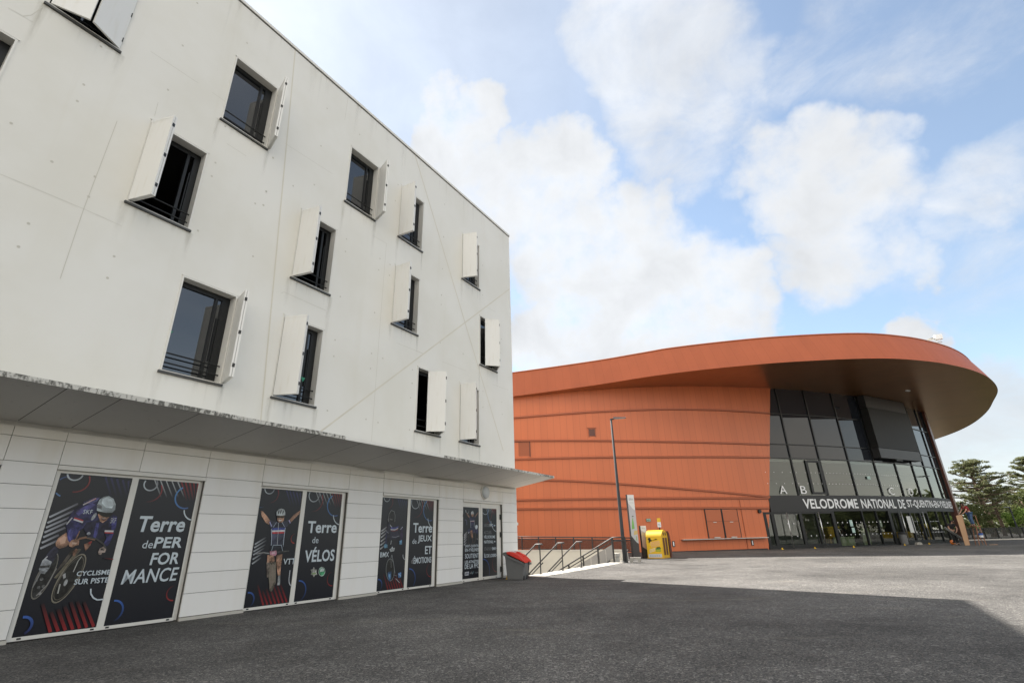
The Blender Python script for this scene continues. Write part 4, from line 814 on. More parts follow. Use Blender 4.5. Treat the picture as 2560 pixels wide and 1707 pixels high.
('g',(.36,.38,.4),(.36,.38,.4),((11.357,.803),(11.363,.823),(11.466,.791),(11.46,.771))),
('p',(.02,.02,.02),((10.826,.839),(10.862,.83),(10.899,.808),(10.933,.773),(10.963,.727),(10.987,.672),(11.004,.612),(11.014,.549),(11.015,.487),(11.008,.429),(10.993,.377),(10.971,.334),(10.943,.303),(10.911,.285),(10.876,.281),(10.84,.29),(10.804,.313),(10.771,.348),(10.742,.393),(10.718,.446),(10.701,.505),(10.691,.567),(10.69,.628),(10.696,.686),(10.71,.738),(10.731,.781),(10.758,.814),(10.79,.833))),
('e',(.2,.22,.22),((10.826,.839),(10.862,.83),(10.899,.808),(10.933,.773),(10.963,.727),(10.987,.672),(11.004,.612),(11.014,.549),(11.015,.487),(11.008,.429),(10.993,.377),(10.971,.334),(10.943,.303),(10.911,.285),(10.876,.281),(10.84,.29),(10.804,.313),(10.771,.348),(10.742,.393),(10.718,.446),(10.701,.505),(10.691,.567),(10.69,.628),(10.696,.686),(10.71,.738),(10.731,.781),(10.758,.814),(10.79,.833)),.014),
('p',(.05,.11,.22),((10.769,.502),(10.908,.52),(10.904,.38),(10.885,.294),(10.815,.285),(10.771,.389))),
('p',(.12,.24,.4),((10.802,.456),(10.886,.468),(10.866,.33),(10.819,.325))),
('p',(.09,.2,.4),((11.158,.461),(11.279,.477),(11.283,.355),(11.185,.337))),
('g',(.4,.44,.46),(.4,.44,.46),((11.175,.436),(11.183,.448),(11.271,.389),(11.263,.377))),
('g',(.36,.38,.4),(.36,.38,.4),((11.073,.327),(11.083,.339),(11.244,.223),(11.234,.211))),
('g',(.12,.12,.13),(.12,.12,.13),((11,.416),(11.006,.436),(11.117,.403),(11.111,.383))),
('g',(.16,.17,.18),(.16,.17,.18),((10.871,.889),(10.889,.899),(10.955,.771),(10.937,.761))),
('g',(.16,.17,.18),(.16,.17,.18),((10.936,.763),(10.956,.769),(11.05,.462),(11.03,.456))),
('g',(.12,.13,.13),(.12,.13,.13),((10.84,.894),(10.856,.896),(10.892,.61),(10.876,.608))),
('p',(.018,.018,.035),((10.614,1.513),(10.632,1.605),(10.693,1.771),(10.841,1.643),(11.089,1.692),(11.242,1.646),(11.281,1.456),(11.244,1.26),(11.128,1.23),(11.092,1.327),(10.842,1.326),(10.671,1.187),(10.605,1.206),(10.602,1.35))),
('p',(.03,.03,.09),((10.6,1.459),(10.637,1.55),(10.657,1.223),(10.605,1.206))),
('p',(.03,.021,.06),((11.168,1.607),(11.254,1.608),(11.276,1.438),(11.238,1.269),(11.186,1.279))),
('g',(.34,.35,.38),(.34,.35,.38),((10.736,1.691),(10.75,1.705),(10.792,1.659),(10.778,1.645))),
('g',(.34,.35,.38),(.34,.35,.38),((10.782,1.642),(10.788,1.662),(10.822,1.653),(10.816,1.633))),
('p',(.05,.06,.24),((10.773,1.633),(10.925,1.634),(11.078,1.66),(11.053,1.616),(10.929,1.588),(10.785,1.591))),
('p',(.48,.5,.52),((10.77,1.583),(10.93,1.58),(11.053,1.622),(11.074,1.603),(10.946,1.558),(10.777,1.561))),
('p',(.2,.03,.03),((10.789,1.554),(10.947,1.55),(11.055,1.592),(11.031,1.551),(10.935,1.528),(10.796,1.532))),
('p',(.3,.32,.4),((11.142,1.579),(11.23,1.655),(11.249,1.636),(11.163,1.566))),
('g',(.16,.17,.2),(.16,.17,.2),((10.835,1.38),(10.837,1.396),(10.976,1.384),(10.974,1.368))),
('g',(.16,.17,.2),(.16,.17,.2),((10.977,1.368),(10.973,1.384),(11.125,1.42),(11.129,1.404))),
('g',(.22,.23,.26),(.22,.23,.26),((10.613,1.547),(10.623,1.553),(10.646,1.507),(10.636,1.501))),
('g',(.22,.23,.26),(.22,.23,.26),((10.639,1.498),(10.643,1.51),(10.707,1.492),(10.703,1.48))),
('p',(.02,.02,.022),((10.649,1.804),(10.668,1.976),(10.753,2.077),(10.867,2.046),(10.915,1.945),(10.919,1.775),(10.812,1.661),(10.694,1.753))),
('g',(.2,.21,.21),(.2,.21,.21),((10.655,1.798),(10.643,1.8),(10.662,1.977),(10.674,1.975))),
('g',(.2,.21,.21),(.2,.21,.21),((10.673,1.972),(10.663,1.98),(10.748,2.081),(10.758,2.073))),
('g',(.2,.21,.21),(.2,.21,.21),((10.751,2.071),(10.755,2.083),(10.869,2.052),(10.865,2.04))),
('g',(.2,.21,.21),(.2,.21,.21),((10.862,2.043),(10.872,2.049),(10.92,1.948),(10.91,1.942))),
('g',(.2,.21,.21),(.2,.21,.21),((10.909,1.945),(10.921,1.945),(10.919,1.775),(10.907,1.775))),
('g',(.1,.1,.1),(.1,.1,.1),((10.711,1.831),(10.715,1.861),(10.827,1.845),(10.823,1.815))),
('g',(.14,.15,.15),(.14,.15,.15),((10.632,1.835),(10.642,1.855),(10.679,1.837),(10.669,1.817))),
('g',(.14,.15,.15),(.14,.15,.15),((10.663,1.828),(10.685,1.826),(10.682,1.77),(10.66,1.772))),
('p',(.1,.22,.32),((10.554,1.185),(10.61,1.215),(10.687,1.186),(10.694,1.111),(10.583,1.103))),
('p',(.12,.27,.42),((11.124,1.271),(11.235,1.303),(11.245,1.185),(11.143,1.181))),
('g',(.35,.37,.38),(.35,.37,.38),((10.813,1.295),(10.833,1.291),(10.815,1.191),(10.795,1.195))),
('p',(.42,.45,.46),((10.762,1.073),(10.83,1.093),(10.872,1.143),(10.911,1.095),(10.976,1.108),(10.945,1.021),(10.816,1.007))),
('t',(.02,.02,.02),'13',10.832,1.041,10.925,1.092,.02,0),
('g',(.3,.32,.33),(.3,.32,.33),((10.862,.928),(10.882,.932),(10.893,.869),(10.873,.865))),
('t',(.5,.56,.6),'BMX',10.442,.882,10.758,1.005,.01,0),
('t',(.5,.56,.6),'Terre',11.688,1.493,12.529,1.758,.021,0),
('t',(.5,.56,.6),'de',11.678,1.195,11.853,1.325,0,0),
('t',(.5,.56,.6),'JEUX',11.908,1.201,12.523,1.42,.014,0),
('t',(.5,.56,.6),'ET',12.239,.903,12.539,1.121,.014,0),
('t',(.3,.3,.32),"d'",11.678,.677,11.75,.818,0,0),
('t',(.5,.56,.6),'ÉMOTIONS',11.762,.664,12.536,.869,.014,0)],
4:[
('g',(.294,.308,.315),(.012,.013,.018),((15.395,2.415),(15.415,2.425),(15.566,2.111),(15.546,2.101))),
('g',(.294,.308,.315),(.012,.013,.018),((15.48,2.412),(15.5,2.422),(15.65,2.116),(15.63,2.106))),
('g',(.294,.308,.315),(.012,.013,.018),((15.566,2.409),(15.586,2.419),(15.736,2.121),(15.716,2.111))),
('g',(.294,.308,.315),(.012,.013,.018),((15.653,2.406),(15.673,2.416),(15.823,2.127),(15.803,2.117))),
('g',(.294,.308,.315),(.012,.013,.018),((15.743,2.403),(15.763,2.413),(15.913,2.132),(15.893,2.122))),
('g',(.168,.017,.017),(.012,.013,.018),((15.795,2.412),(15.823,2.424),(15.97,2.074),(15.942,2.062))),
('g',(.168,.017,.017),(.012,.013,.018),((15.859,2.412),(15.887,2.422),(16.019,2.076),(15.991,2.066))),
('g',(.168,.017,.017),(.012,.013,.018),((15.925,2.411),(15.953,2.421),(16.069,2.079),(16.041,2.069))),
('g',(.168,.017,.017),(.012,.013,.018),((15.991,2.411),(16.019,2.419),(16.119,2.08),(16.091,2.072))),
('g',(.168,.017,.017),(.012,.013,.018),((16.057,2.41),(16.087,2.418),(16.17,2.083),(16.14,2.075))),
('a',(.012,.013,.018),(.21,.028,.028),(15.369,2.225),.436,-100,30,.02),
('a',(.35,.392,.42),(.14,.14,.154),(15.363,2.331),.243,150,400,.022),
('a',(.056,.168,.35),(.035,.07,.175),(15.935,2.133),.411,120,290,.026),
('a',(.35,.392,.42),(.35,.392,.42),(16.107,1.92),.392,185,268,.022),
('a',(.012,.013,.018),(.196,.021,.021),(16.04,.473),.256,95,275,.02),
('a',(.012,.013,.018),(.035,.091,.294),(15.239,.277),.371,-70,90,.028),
('g',(.34,.34,.36),(.06,.06,.07),((14.159,1.388),(14.137,1.422),(14.309,1.538),(14.331,1.504))),
('g',(.34,.34,.36),(.06,.06,.07),((14.156,1.325),(14.134,1.359),(14.31,1.474),(14.332,1.44))),
('g',(.34,.34,.36),(.06,.06,.07),((14.154,1.257),(14.132,1.291),(14.303,1.404),(14.325,1.37))),
('g',(.34,.34,.36),(.06,.06,.07),((14.151,1.178),(14.129,1.212),(14.289,1.315),(14.311,1.281))),
('g',(.34,.34,.36),(.06,.06,.07),((14.149,1.095),(14.127,1.129),(14.268,1.22),(14.29,1.186))),
('a',(.5,.56,.6),(.012,.013,.018),(14.311,2.183),.086,170,390,.02),
('g',(.06,.06,.12),(.06,.06,.12),((14.171,1.881),(14.177,1.911),(14.272,1.891),(14.266,1.861))),
('g',(.06,.06,.12),(.06,.06,.12),((14.254,1.874),(14.284,1.878),(14.306,1.727),(14.276,1.723))),
('p',(.28,.15,.1),((14.227,2.119),(14.266,2.126),(14.383,2.053),(14.469,1.978),(14.442,1.944),(14.337,2.008))),
('p',(.28,.15,.1),((14.719,1.995),(14.839,2.087),(14.933,2.157),(14.958,2.14),(14.839,2.042),(14.759,1.962))),
('p',(.035,.035,.09),((14.43,1.988),(14.58,1.958),(14.759,1.995),(14.779,1.951),(14.707,1.861),(14.708,1.641),(14.512,1.64),(14.494,1.858),(14.423,1.933))),
('p',(.5,.5,.52),((14.482,1.862),(14.719,1.875),(14.719,1.857),(14.486,1.845))),
('p',(.3,.04,.04),((14.486,1.845),(14.719,1.857),(14.719,1.839),(14.487,1.829))),
('g',(.25,.28,.34),(.25,.28,.34),((14.492,1.835),(14.512,1.837),(14.522,1.641),(14.502,1.639))),
('g',(.25,.28,.34),(.25,.28,.34),((14.697,1.839),(14.717,1.839),(14.718,1.663),(14.698,1.663))),
('p',(.28,.15,.1),((14.531,2.079),(14.674,2.083),(14.659,2.015),(14.611,1.988),(14.556,2.009))),
('p',(.36,.38,.38),((14.523,2.078),(14.531,2.15),(14.602,2.183),(14.666,2.158),(14.682,2.083))),
('p',(.025,.025,.06),((14.331,1.575),(14.504,1.64),(14.74,1.642),(14.909,1.576),(14.909,1.423),(14.741,1.489),(14.583,1.467),(14.39,1.446))),
('p',(.48,.52,.56),((14.836,1.739),(14.852,1.738),(14.867,1.733),(14.88,1.724),(14.89,1.713),(14.897,1.7),(14.901,1.685),(14.901,1.669),(14.897,1.653),(14.89,1.638),(14.88,1.625),(14.867,1.614),(14.852,1.605),(14.837,1.6),(14.82,1.598),(14.804,1.6),(14.79,1.605),(14.777,1.613),(14.767,1.624),(14.76,1.638),(14.756,1.652),(14.756,1.668),(14.76,1.684),(14.767,1.699),(14.777,1.712),(14.789,1.723),(14.804,1.732),(14.82,1.737))),
('p',(.28,.15,.1),((14.474,1.543),(14.59,1.571),(14.623,1.424),(14.585,1.295),(14.514,1.403))),
('e',(.1,.07,.05),((14.521,1.489),(14.552,1.484),(14.58,1.47),(14.604,1.446),(14.623,1.416),(14.635,1.379),(14.641,1.338),(14.639,1.295),(14.631,1.252),(14.616,1.211),(14.595,1.175),(14.569,1.145),(14.54,1.123),(14.51,1.109),(14.478,1.105),(14.448,1.11),(14.42,1.125),(14.397,1.148),(14.378,1.178),(14.366,1.215),(14.36,1.255),(14.361,1.297),(14.369,1.34),(14.384,1.38),(14.404,1.417),(14.429,1.447),(14.458,1.47),(14.489,1.484)),.01),
('e',(.09,.06,.05),((14.709,1.51),(14.73,1.506),(14.749,1.493),(14.765,1.472),(14.778,1.445),(14.786,1.412),(14.79,1.375),(14.789,1.336),(14.783,1.298),(14.773,1.261),(14.759,1.229),(14.741,1.202),(14.722,1.182),(14.701,1.169),(14.679,1.165),(14.659,1.17),(14.64,1.183),(14.624,1.204),(14.612,1.231),(14.603,1.263),(14.599,1.3),(14.6,1.338),(14.606,1.376),(14.616,1.413),(14.63,1.445),(14.647,1.473),(14.666,1.493),(14.688,1.506)),.014),
('g',(.34,.2,.12),(.34,.2,.12),((14.555,1.485),(14.573,1.493),(14.633,1.342),(14.615,1.334))),
('g',(.3,.3,.3),(.3,.3,.3),((14.853,1.308),(14.869,1.32),(14.901,1.276),(14.885,1.264))),
('g',(.3,.32,.34),(.3,.32,.34),((14.365,1.464),(14.353,1.492),(14.422,1.52),(14.434,1.492))),
('t',(.5,.56,.6),'SAINT-QUENTIN',14.198,1.029,14.969,1.12,.01,0),
('t',(.5,.56,.6),'EN-YVELINES',14.2,.909,14.969,1.01,.01,0),
('t',(.5,.56,.6),'SOUTIENT',14.199,.707,14.961,.844,.01,0),
('t',(.5,.56,.6),'LES ATHLÈTES',14.195,.558,14.961,.666,.02,0),
('t',(.5,.56,.6),'DE LA FFC',14.19,.397,14.969,.541,.015,0),
('p',(.4,.42,.45),((14.193,.308),(14.411,.315),(14.416,.205),(14.194,.207))),
('p',(.02,.02,.03),((14.219,.266),(14.337,.271),(14.337,.243),(14.219,.238))),
('p',(.05,.08,.2),((14.337,.283),(14.397,.255),(14.36,.221))),
('t',(.3,.32,.33),'ville',14.464,.233,14.65,.307,0,0),
('g',(.1,.2,.25),(.1,.2,.25),((14.6,.216),(14.586,.23),(14.67,.316),(14.684,.302))),
('t',(.26,.28,.3),'YVELINES',14.746,.236,14.957,.282,0,0),
('t',(.17,.18,.19),'SIÈGE',15.284,1.68,15.603,1.794,0,0),
('t',(.5,.56,.6),'FFC',15.633,1.682,15.856,1.779,.01,0),
('t',(.17,.18,.19),'ACCUEIL',15.282,1.447,15.76,1.551,0,0),
('t',(.5,.56,.6),'VÉLODROME',15.281,1.303,15.973,1.424,.01,0),
('t',(.5,.56,.6),'NATIONAL',15.288,1.142,15.855,1.24,.01,0),
('t',(.17,.18,.19),'STADIUM',15.287,.917,15.763,1.018,0,0),
('t',(.5,.56,.6),'BMX',15.781,.922,16.034,1.014,.01,0),
('t',(.5,.56,.6),'ÎLE DE LOISIRS',15.277,.695,16.029,.827,.02,0),
('p',(.5,.56,.6),((15.892,1.744),(15.941,1.744),(15.941,1.763),(15.999,1.731),(15.94,1.698),(15.94,1.716),(15.892,1.716))),
('p',(.5,.56,.6),((15.89,1.209),(15.938,1.208),(15.939,1.227),(15.995,1.194),(15.937,1.163),(15.938,1.181),(15.889,1.182))),
('p',(.5,.56,.6),((16.048,.989),(16.097,.987),(16.097,1.006),(16.154,.973),(16.096,.942),(16.096,.96),(16.047,.961))),
('p',(.5,.56,.6),((16.043,.763),(16.091,.762),(16.092,.78),(16.148,.746),(16.09,.717),(16.09,.735),(16.042,.737)))],
}

POST={1:(3.185,5.535,(3.245,4.285),(4.385,5.44)),2:(6.755,9.14,(6.785,7.835),(7.945,9.0)),3:(10.37,12.755,(10.385,11.415),(11.525,12.57)),4:(14.0,16.40,(14.05,14.97),(15.18,16.08))}
RECESS=-.06
def art_mesh(name,ents,par,s0,s1,z0,z1):
    b=MB(); cols=[]
    def add(pts,cs,y,fl=0):
        b.poly([(p[0],y,p[1]) for p in pts]); cols.append([tuple(c[:3])+(fl,) for c in cs])
    y=-(RECESS); BK=(.012,.013,.018)
    add([(s0,z0),(s1,z0),(s1,z1),(s0,z1)],[BK]*4,y)
    def clip(pts):
        return [(min(s1,max(s0,p[0])),min(z1,max(z0,p[1]))) for p in pts]
    lay=0
    for e in ents:
        lay+=1; yy=y-.00025*lay; k=e[0]
        if k=='p':
            rs=random.Random(lay*7+len(e[2])); sm=len(e[2])>5
            add(clip(e[2]),[tuple(v*f for v in e[1]) for f in ([rs.uniform(.45,1.35) if sm else 1 for _ in e[2]])],yy,1 if max(e[1])<.46 else .35)
        elif k=='g': add(clip(e[3]),[e[1],e[1],e[2],e[2]],yy)
        elif k=='e':
            n=len(e[2]); c=(sum(p[0] for p in e[2])/n,sum(p[1] for p in e[2])/n); pts=[]
            inn=[]
            for p in e[2]:
                v=Vector((c[0]-p[0],c[1]-p[1])); l=max(v.length,1e-4); f=min(1,e[3]/l); inn.append((p[0]+v.x*f,p[1]+v.y*f))
            for i in range(n): j=(i+1)%n; add(clip([e[2][i],e[2][j],inn[j],inn[i]]),[e[1]]*4,yy)
        elif k=='a':
            _,c0,c1,c,r,a0,a1,w=e; N=22
            for i in range(N):
                q=[]; cc=[]
                for t,rr in ((i,r-w/2),(i+1,r-w/2),(i+1,r+w/2),(i,r+w/2)):
                    u=t/N; a=R(a0+(a1-a0)*u); q.append((c[0]+rr*math.cos(a),c[1]+rr*math.sin(a))); cc.append(tuple(c0[m]*(1-u)+c1[m]*u for m in range(3)))
                if all(s0-.0<p[0]<s1 and z0<p[1]<z1 for p in q): add(q,cc,yy)
        elif k=='t':
            _,c,txt,x0,za,x1,zb,bold,sh=e; v,f=text_geo(txt,bold); i0=len(b.v)
            b.v+=[(x0+(x1-x0)*(px+sh*(py-.5)*.5),yy,za+(zb-za)*py) for px,py in v]
            for q in f: b.f.append(tuple(i0+i for i in q)); cols.append([tuple(c)+(0,)]*len(q))
    me=bpy.data.meshes.new(name); me.from_pydata(b.v,[],b.f); ca=me.color_attributes.new('Col','FLOAT_COLOR','CORNER'); d=[]
    for p,cs in zip(me.polygons,cols):
        for c in cs: d+=[c[0],c[1],c[2],c[3]]
    ca.data.foreach_set('color',d); return link(name,me,M['poster'],par)
def cen(e):
    k=e[0]
    if k=='p': return sum(p[0] for p in e[2])/len(e[2])
    if k=='e': return sum(p[0] for p in e[2])/len(e[2])
    if k=='g': return sum(p[0] for p in e[3])/4
    if k=='a': return e[3][0]
    return (e[3]+e[5])/2
PL={1:('cyclist poster with a rider in a white helmet bent over a track bike','poster with bold lettering Terre de PERFORMANCE'),2:('poster of a mountain biker raising both arms','poster with lettering Terre de VÉLOS and two round badges'),3:('dim poster of a helmeted BMX rider','poster with lettering Terre de JEUX ET d\'ÉMOTIONS'),4:('door poster with two riders and SOUTIENT lettering','door poster with a list of directions and arrows')}
for k,(a,c,l,r) in POST.items():
    door=k==4; z0,z1=(.105,2.295) if door else (.07,2.41)
    b=MB(); y0,y1=RECESS+.012,RECESS-.06
    segs=[(a,l[0]),(l[1],r[0]),(r[1],c-.075)]
    if door: segs=[(a,l[0]),(l[1],(l[1]+r[0])/2-.008),((l[1]+r[0])/2+.008,r[0]),(r[1],c-.13)]
    for x0,x1 in segs: b.box(lf(x0,y0,.02),lf(x1,y1,2.455))
    for x0,x1 in (l,r): b.box(lf(x0,y0-.001,.02),lf(x1,y1,z0)); b.box(lf(x0,y0-.001,z1),lf(x1,y1,2.455))
    fr=b.build('glazed_door' if door else 'shop_window',M['alu'],BLD)
    rv=MB(); rv.box(lf(c-(.13 if door else .075),RECESS-.03,.02),lf(c,RECESS-.1,2.455)); rv.build('side_reveal',M['alu'],fr)
    mid=(l[1]+r[0])/2
    for i,(x0,x1) in enumerate((l,r)):
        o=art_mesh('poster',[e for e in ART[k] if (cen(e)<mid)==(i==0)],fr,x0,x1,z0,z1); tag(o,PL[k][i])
    for x in (l[0]+.06,l[1]-.08,r[0]+.03,r[1]-.10): MB().box(lf(x,y0+.004,.035),lf(x+.05,y0-.01,.058)).build('drain_cap',M['rubber'],fr)
    if door:
        for z in (.28,1.42,2.02):
            MB().box(lf(c-.135,.0,z-.09),lf(c-.10,RECESS,z+.09)).box(lf(c-.1,.01,z-.03),lf(c-.075,RECESS,z+.05)).build('hinge',M['rubber'],fr); MB().box(lf(a-.012,.01,z-.04),lf(a+.012,-.03,z+.04)).build('hinge',M['rubber'],fr)
    q=MB(); q.poly([lf(a,-.12,0),lf(c,-.12,0),lf(c,-.12,2.46),lf(a,-.12,2.46)]); q.build('back_panel',M['joint'],fr,fix=False)
# the opening at the far left: plain grey roller door
a,c=OPS[0]; q=MB(); q.box(lf(a,-.07,.0),lf(c-.06,-.1,2.455)); q.build('roller_door',M['grey'],BLD); q=MB(); q.box(lf(c-.06,-.02,0),lf(c,-.09,2.455)); q.build('door_frame',M['alu'],BLD)

# --- canopy
CW=1.74; ZA,ZB=3.115,3.352; CE=17.38; CT=17.28      # width, heights at wall and edge, end at wall and at tip
def build_canopy():
    b=MB(); js=[-26]+[v for v in VJ if v>-25]; js[-1]=CE; g=.006
    for i in range(len(js)-1):
        s0,s1=js[i]+g,js[i+1]-g; e=CT-CE if i==len(js)-2 else 0
        b.poly([lf(s0,.002,ZA),lf(s1,.002,ZA),lf(s1+e,CW,ZB),lf(s0,CW,ZB)])
    b.build('canopy_soffit',M['soffit'],BLD,fix=False)
    MB().poly([lf(-26,.0,ZA+.02),lf(CE-.01,0,ZA+.02),lf(CT-.01,CW-.02,ZB+.02),lf(-26,CW-.02,ZB+.02)]).build('canopy_deck',M['joint'],BLD,fix=False)
    sg=[-26,-20,-16,-12,-8,-4.4,-2.4,-.4,1.75,2.83,4.6,6.1,7.4,9.2,10.8,12.4,13.8,15.4,CT]
    for i in range(len(sg)-1):
        m=M['lichen'] if not 7.3<sg[i]<10 else M['alu']
        MB().box(lf(sg[i]+.004,CW+.018,ZB-.012),lf(sg[i+1]-.004,CW-.002,ZB+.058+.006*(i%2))).build('canopy_edge',m,BLD)
    MB().hexa([lf(CE-.002,.0,ZA-.004),lf(CE+.018,.0,ZA-.004),lf(CT+.018,CW+.016,ZB-.01),lf(CT+.001,CW+.016,ZB-.01),lf(CE-.002,.0,ZA+.30),lf(CE+.018,.0,ZA+.30),lf(CT+.018,CW+.016,ZB+.06),lf(CT+.001,CW+.016,ZB+.06)]).build('canopy_edge',M['alu'],BLD)
    MB().poly([lf(-26,CW,ZB+.05),lf(CT,CW,ZB+.05),lf(CE,0,3.44),lf(-26,0,3.44)]).build('canopy_roof',M['lichen'],BLD,fix=False)
build_canopy()
# bulkhead lamp over the last door
lamp=empty('wall_lamp',fw(15.24,0,2.82),FRZ); tag(lamp,'round white bulkhead lamp on the wall above the last glazed door','wall lamp')
rot=lambda p:(p[0],-p[2],p[1])
MB().lathe([(.235,0),(.24,.03),(.22,.05)],n=28,fn=rot).build('lamp_base',M['alu'],lamp,smooth=False)
MB().lathe([(.215,.05),(.20,.085),(.16,.115),(.09,.135),(.02,.14)],n=28,fn=rot).build('lamp_glass',mat('frosted_lamp_glass',(.52,.56,.58),.25),lamp,smooth=True)
# small security sensor on the building's corner
sn=empty('wall_sensor',fw(17.42,-.02,1.80),FRZ); tag(sn,'tiny white sensor box on the corner of the white cladding','sensor')
MB().box((0,-.01,-.05),(.10,.08,.05)).build('sensor_body',M['alu'],sn,bevel=.01); MB().box((.10,.0,-.03),(.13,.05,.02)).build('sensor_lens',M['rubber'],sn)

def rain_marks():
    rd=random.Random(5); b=MB(); al=[]
    def streak(x,z,w,h,a):
        n=4
        for k in range(n):
            u0,u1=k/n,(k+1)/n; w0,w1=w*(1-.45*u0),w*(1-.45*u1)
            a0,a1=a*(1-u0)**1.3,a*(1-u1)**1.3
            for sg in (-1,1):
                pts=[(x,z-h*u0,a0),(x,z-h*u1,a1),(x+sg*w1/2,z-h*u1,0),(x+sg*w0/2,z-h*u0,0)]
                b.poly([lf(p[0],.0012,p[1]) for p in pts]); al.append([p[2] for p in pts])
    for nm,s_,z,k,ang in WINS:
        for x in (s_-.02,s_+WW+.02): streak(x+rd.uniform(-.02,.02),z-.05,rd.uniform(.10,.22),rd.uniform(.6,1.5),rd.uniform(.18,.36))
        for q in range(4): streak(s_+rd.uniform(.1,WW-.1),z-.05,rd.uniform(.05,.16),rd.uniform(.2,.6),rd.uniform(.06,.18))
    for q in range(46): streak(rd.uniform(0,17.2),TOP-.06,rd.uniform(.06,.30),rd.uniform(.3,1.7),rd.uniform(.05,.14))
    me=bpy.data.meshes.new('rain_marks'); me.from_pydata(b.v,[],b.f); ca=me.color_attributes.new('Col','FLOAT_COLOR','CORNER'); d=[]
    for v in al:
        for a in v: d+=[a,a,a,1]
    ca.data.foreach_set('color',d); o=link('rain_stain',me,M['stain'],BLD); tag(o,kind='stuff')
rain_marks()
# ------------------------------------------------------------------ stair well, stair, handrails
def tread_z(off): return .05
def build_stair():
    s0,s1,o0,o1=WELL; b=MB(); n=15; rise,run=.165,.205
    for k in range(n):
        off=o1-.005-k*run
        top=lambda s: Gs(s,.6)-rise*k-.012
        b.hexa([fw(s0,off-run-.03,-4),fw(s1-.02,off-run-.03,-4),fw(s1-.02,off,-4),fw(s0,off,-4),fw(s0,off-run-.03,top(s0)),fw(s1-.02,off-run-.03,top(s1)),fw(s1-.02,off,top(s1)),fw(s0,off,top(s0))])
    st=b.build('stairs',M['wallcon']); tag(st,'pale concrete steps going down beside the white building','stairs')
    f=MB(); f.poly([fw(s0,o1-3,-2.4),fw(s1,o1-3,-2.4),fw(s1,o0,-2.4),fw(s0,o0,-2.4)]); tag(f.build('lower_path',M['grey'],fix=False),kind='structure')
    w=MB(); 
    ztop=lambda off: .60 if off<.3 else .58
    w.hexa([fw(s1,o0,-4),fw(s1+.28,o0,-4),fw(s1+.28,.62,-4),fw(s1,.62,-4),fw(s1,o0,.70),fw(s1+.28,o0,.70),fw(s1+.28,.62,.56),fw(s1,.62,.56)])
    for k in range(9):
        o=-.9-1.7*k; w.box((0,0,0),(1,1,1),fn=lambda p: fw(s1-.004+.004*p[0],o+.02*p[1],-2.6+3.15*p[2]))
    rw=w.build('retaining_wall',M['wallcon']); tag(rw,'pale concrete retaining wall along the far side of the stair well','retaining wall')
    c=MB(); c.hexa([fw(s1-.03,o0,.704),fw(s1+.31,o0,.704),fw(s1+.31,.66,.564),fw(s1-.03,.66,.564),fw(s1-.03,o0,.775),fw(s1+.31,o0,.775),fw(s1+.31,.66,.635),fw(s1-.03,.66,.635)]); c.build('coping',M['kerb'],rw)
    w=MB(); w.box((0,0,0),(1,1,1),fn=lambda p: fw(s0-20*p[0],o0-.3*p[1],-4+4.2*p[2])); w.box((0,0,0),(1,1,1),fn=lambda p: fw(s0+10*p[0],o0-.3*p[1],-4+4.2*p[2])); o=w.build('end_wall',M['wallcon']); tag(o,'pale concrete wall closing the low end of the stair well','wall')
    k=MB(); N=12
    for i in range(N):
        a=17.2+(25.3-17.2)*i/N; e=17.2+(25.3-17.2)*(i+1)/N-.006
        k.hexa([fw(x,o,Gs(x,o)+z) for z in (-.05,.014) for x,o in ((a,.50),(e,.50),(e,1.22),(a,1.22))])
    tag(k.build('kerb',M['kerb']),kind='structure')
    k=MB()
    k.hexa([fw(x,o,Gs(x,o)+z) for z in (.014,.0175) for x,o in ((17.3,.66),(25.2,.66),(25.2,.72),(17.3,.72))]); tag(k.build('kerb_groove',M['grey']),kind='structure')
build_stair()
SL=.81
def handrail(s,top_off,name_label,low,ext,posts,r=.030,infill=False):
    e=empty('handrail',fw(s,.6,Gs(s,.6)),FRZ); g=Gs(s,.6); H=1.04
    tag(e,name_label,'handrail','handrails down the concrete steps')
    L=lambda off,z,ds=0: (ds,-(off-.6),z)
    z_at=lambda off: H if off>top_off else H-(top_off-off)*SL
    b=MB(); b.tube([L(.72+ext,H-.01),L(.70+ext,H),L(top_off,H),L(low,z_at(low))],r); b.build('rail',M['galv'],e,smooth=True)
    b=MB(); b.tube([L(top_off-.75,z_at(top_off-.75)-.13),L(low,z_at(low)-.13)],r*.8); b.build('lower_rail',M['galv'],e,smooth=True)
    for off in posts:
        zt=z_at(off); zb=0 if off>.5 else -((.56-off)//.205+1)*.165-.02
        b=MB(); b.tube([L(off,zb),L(off,zt)],.024); 
        b.lathe([(.06,zb+.012),(.06,zb+.03)],c=L(off,0)); b.build('post',M['galv'],e,smooth=False)
    return e
LB=['handrail nearest the grit bin, first of the three thin rails on the steps','second thin handrail on the steps, between two similar rails','third thin handrail, the one next to the panelled railing']
for i,s in enumerate((18.04,19.90,21.69)): handrail(s,.44,LB[i],-2.5,0,(.6,-.95,-2.4))
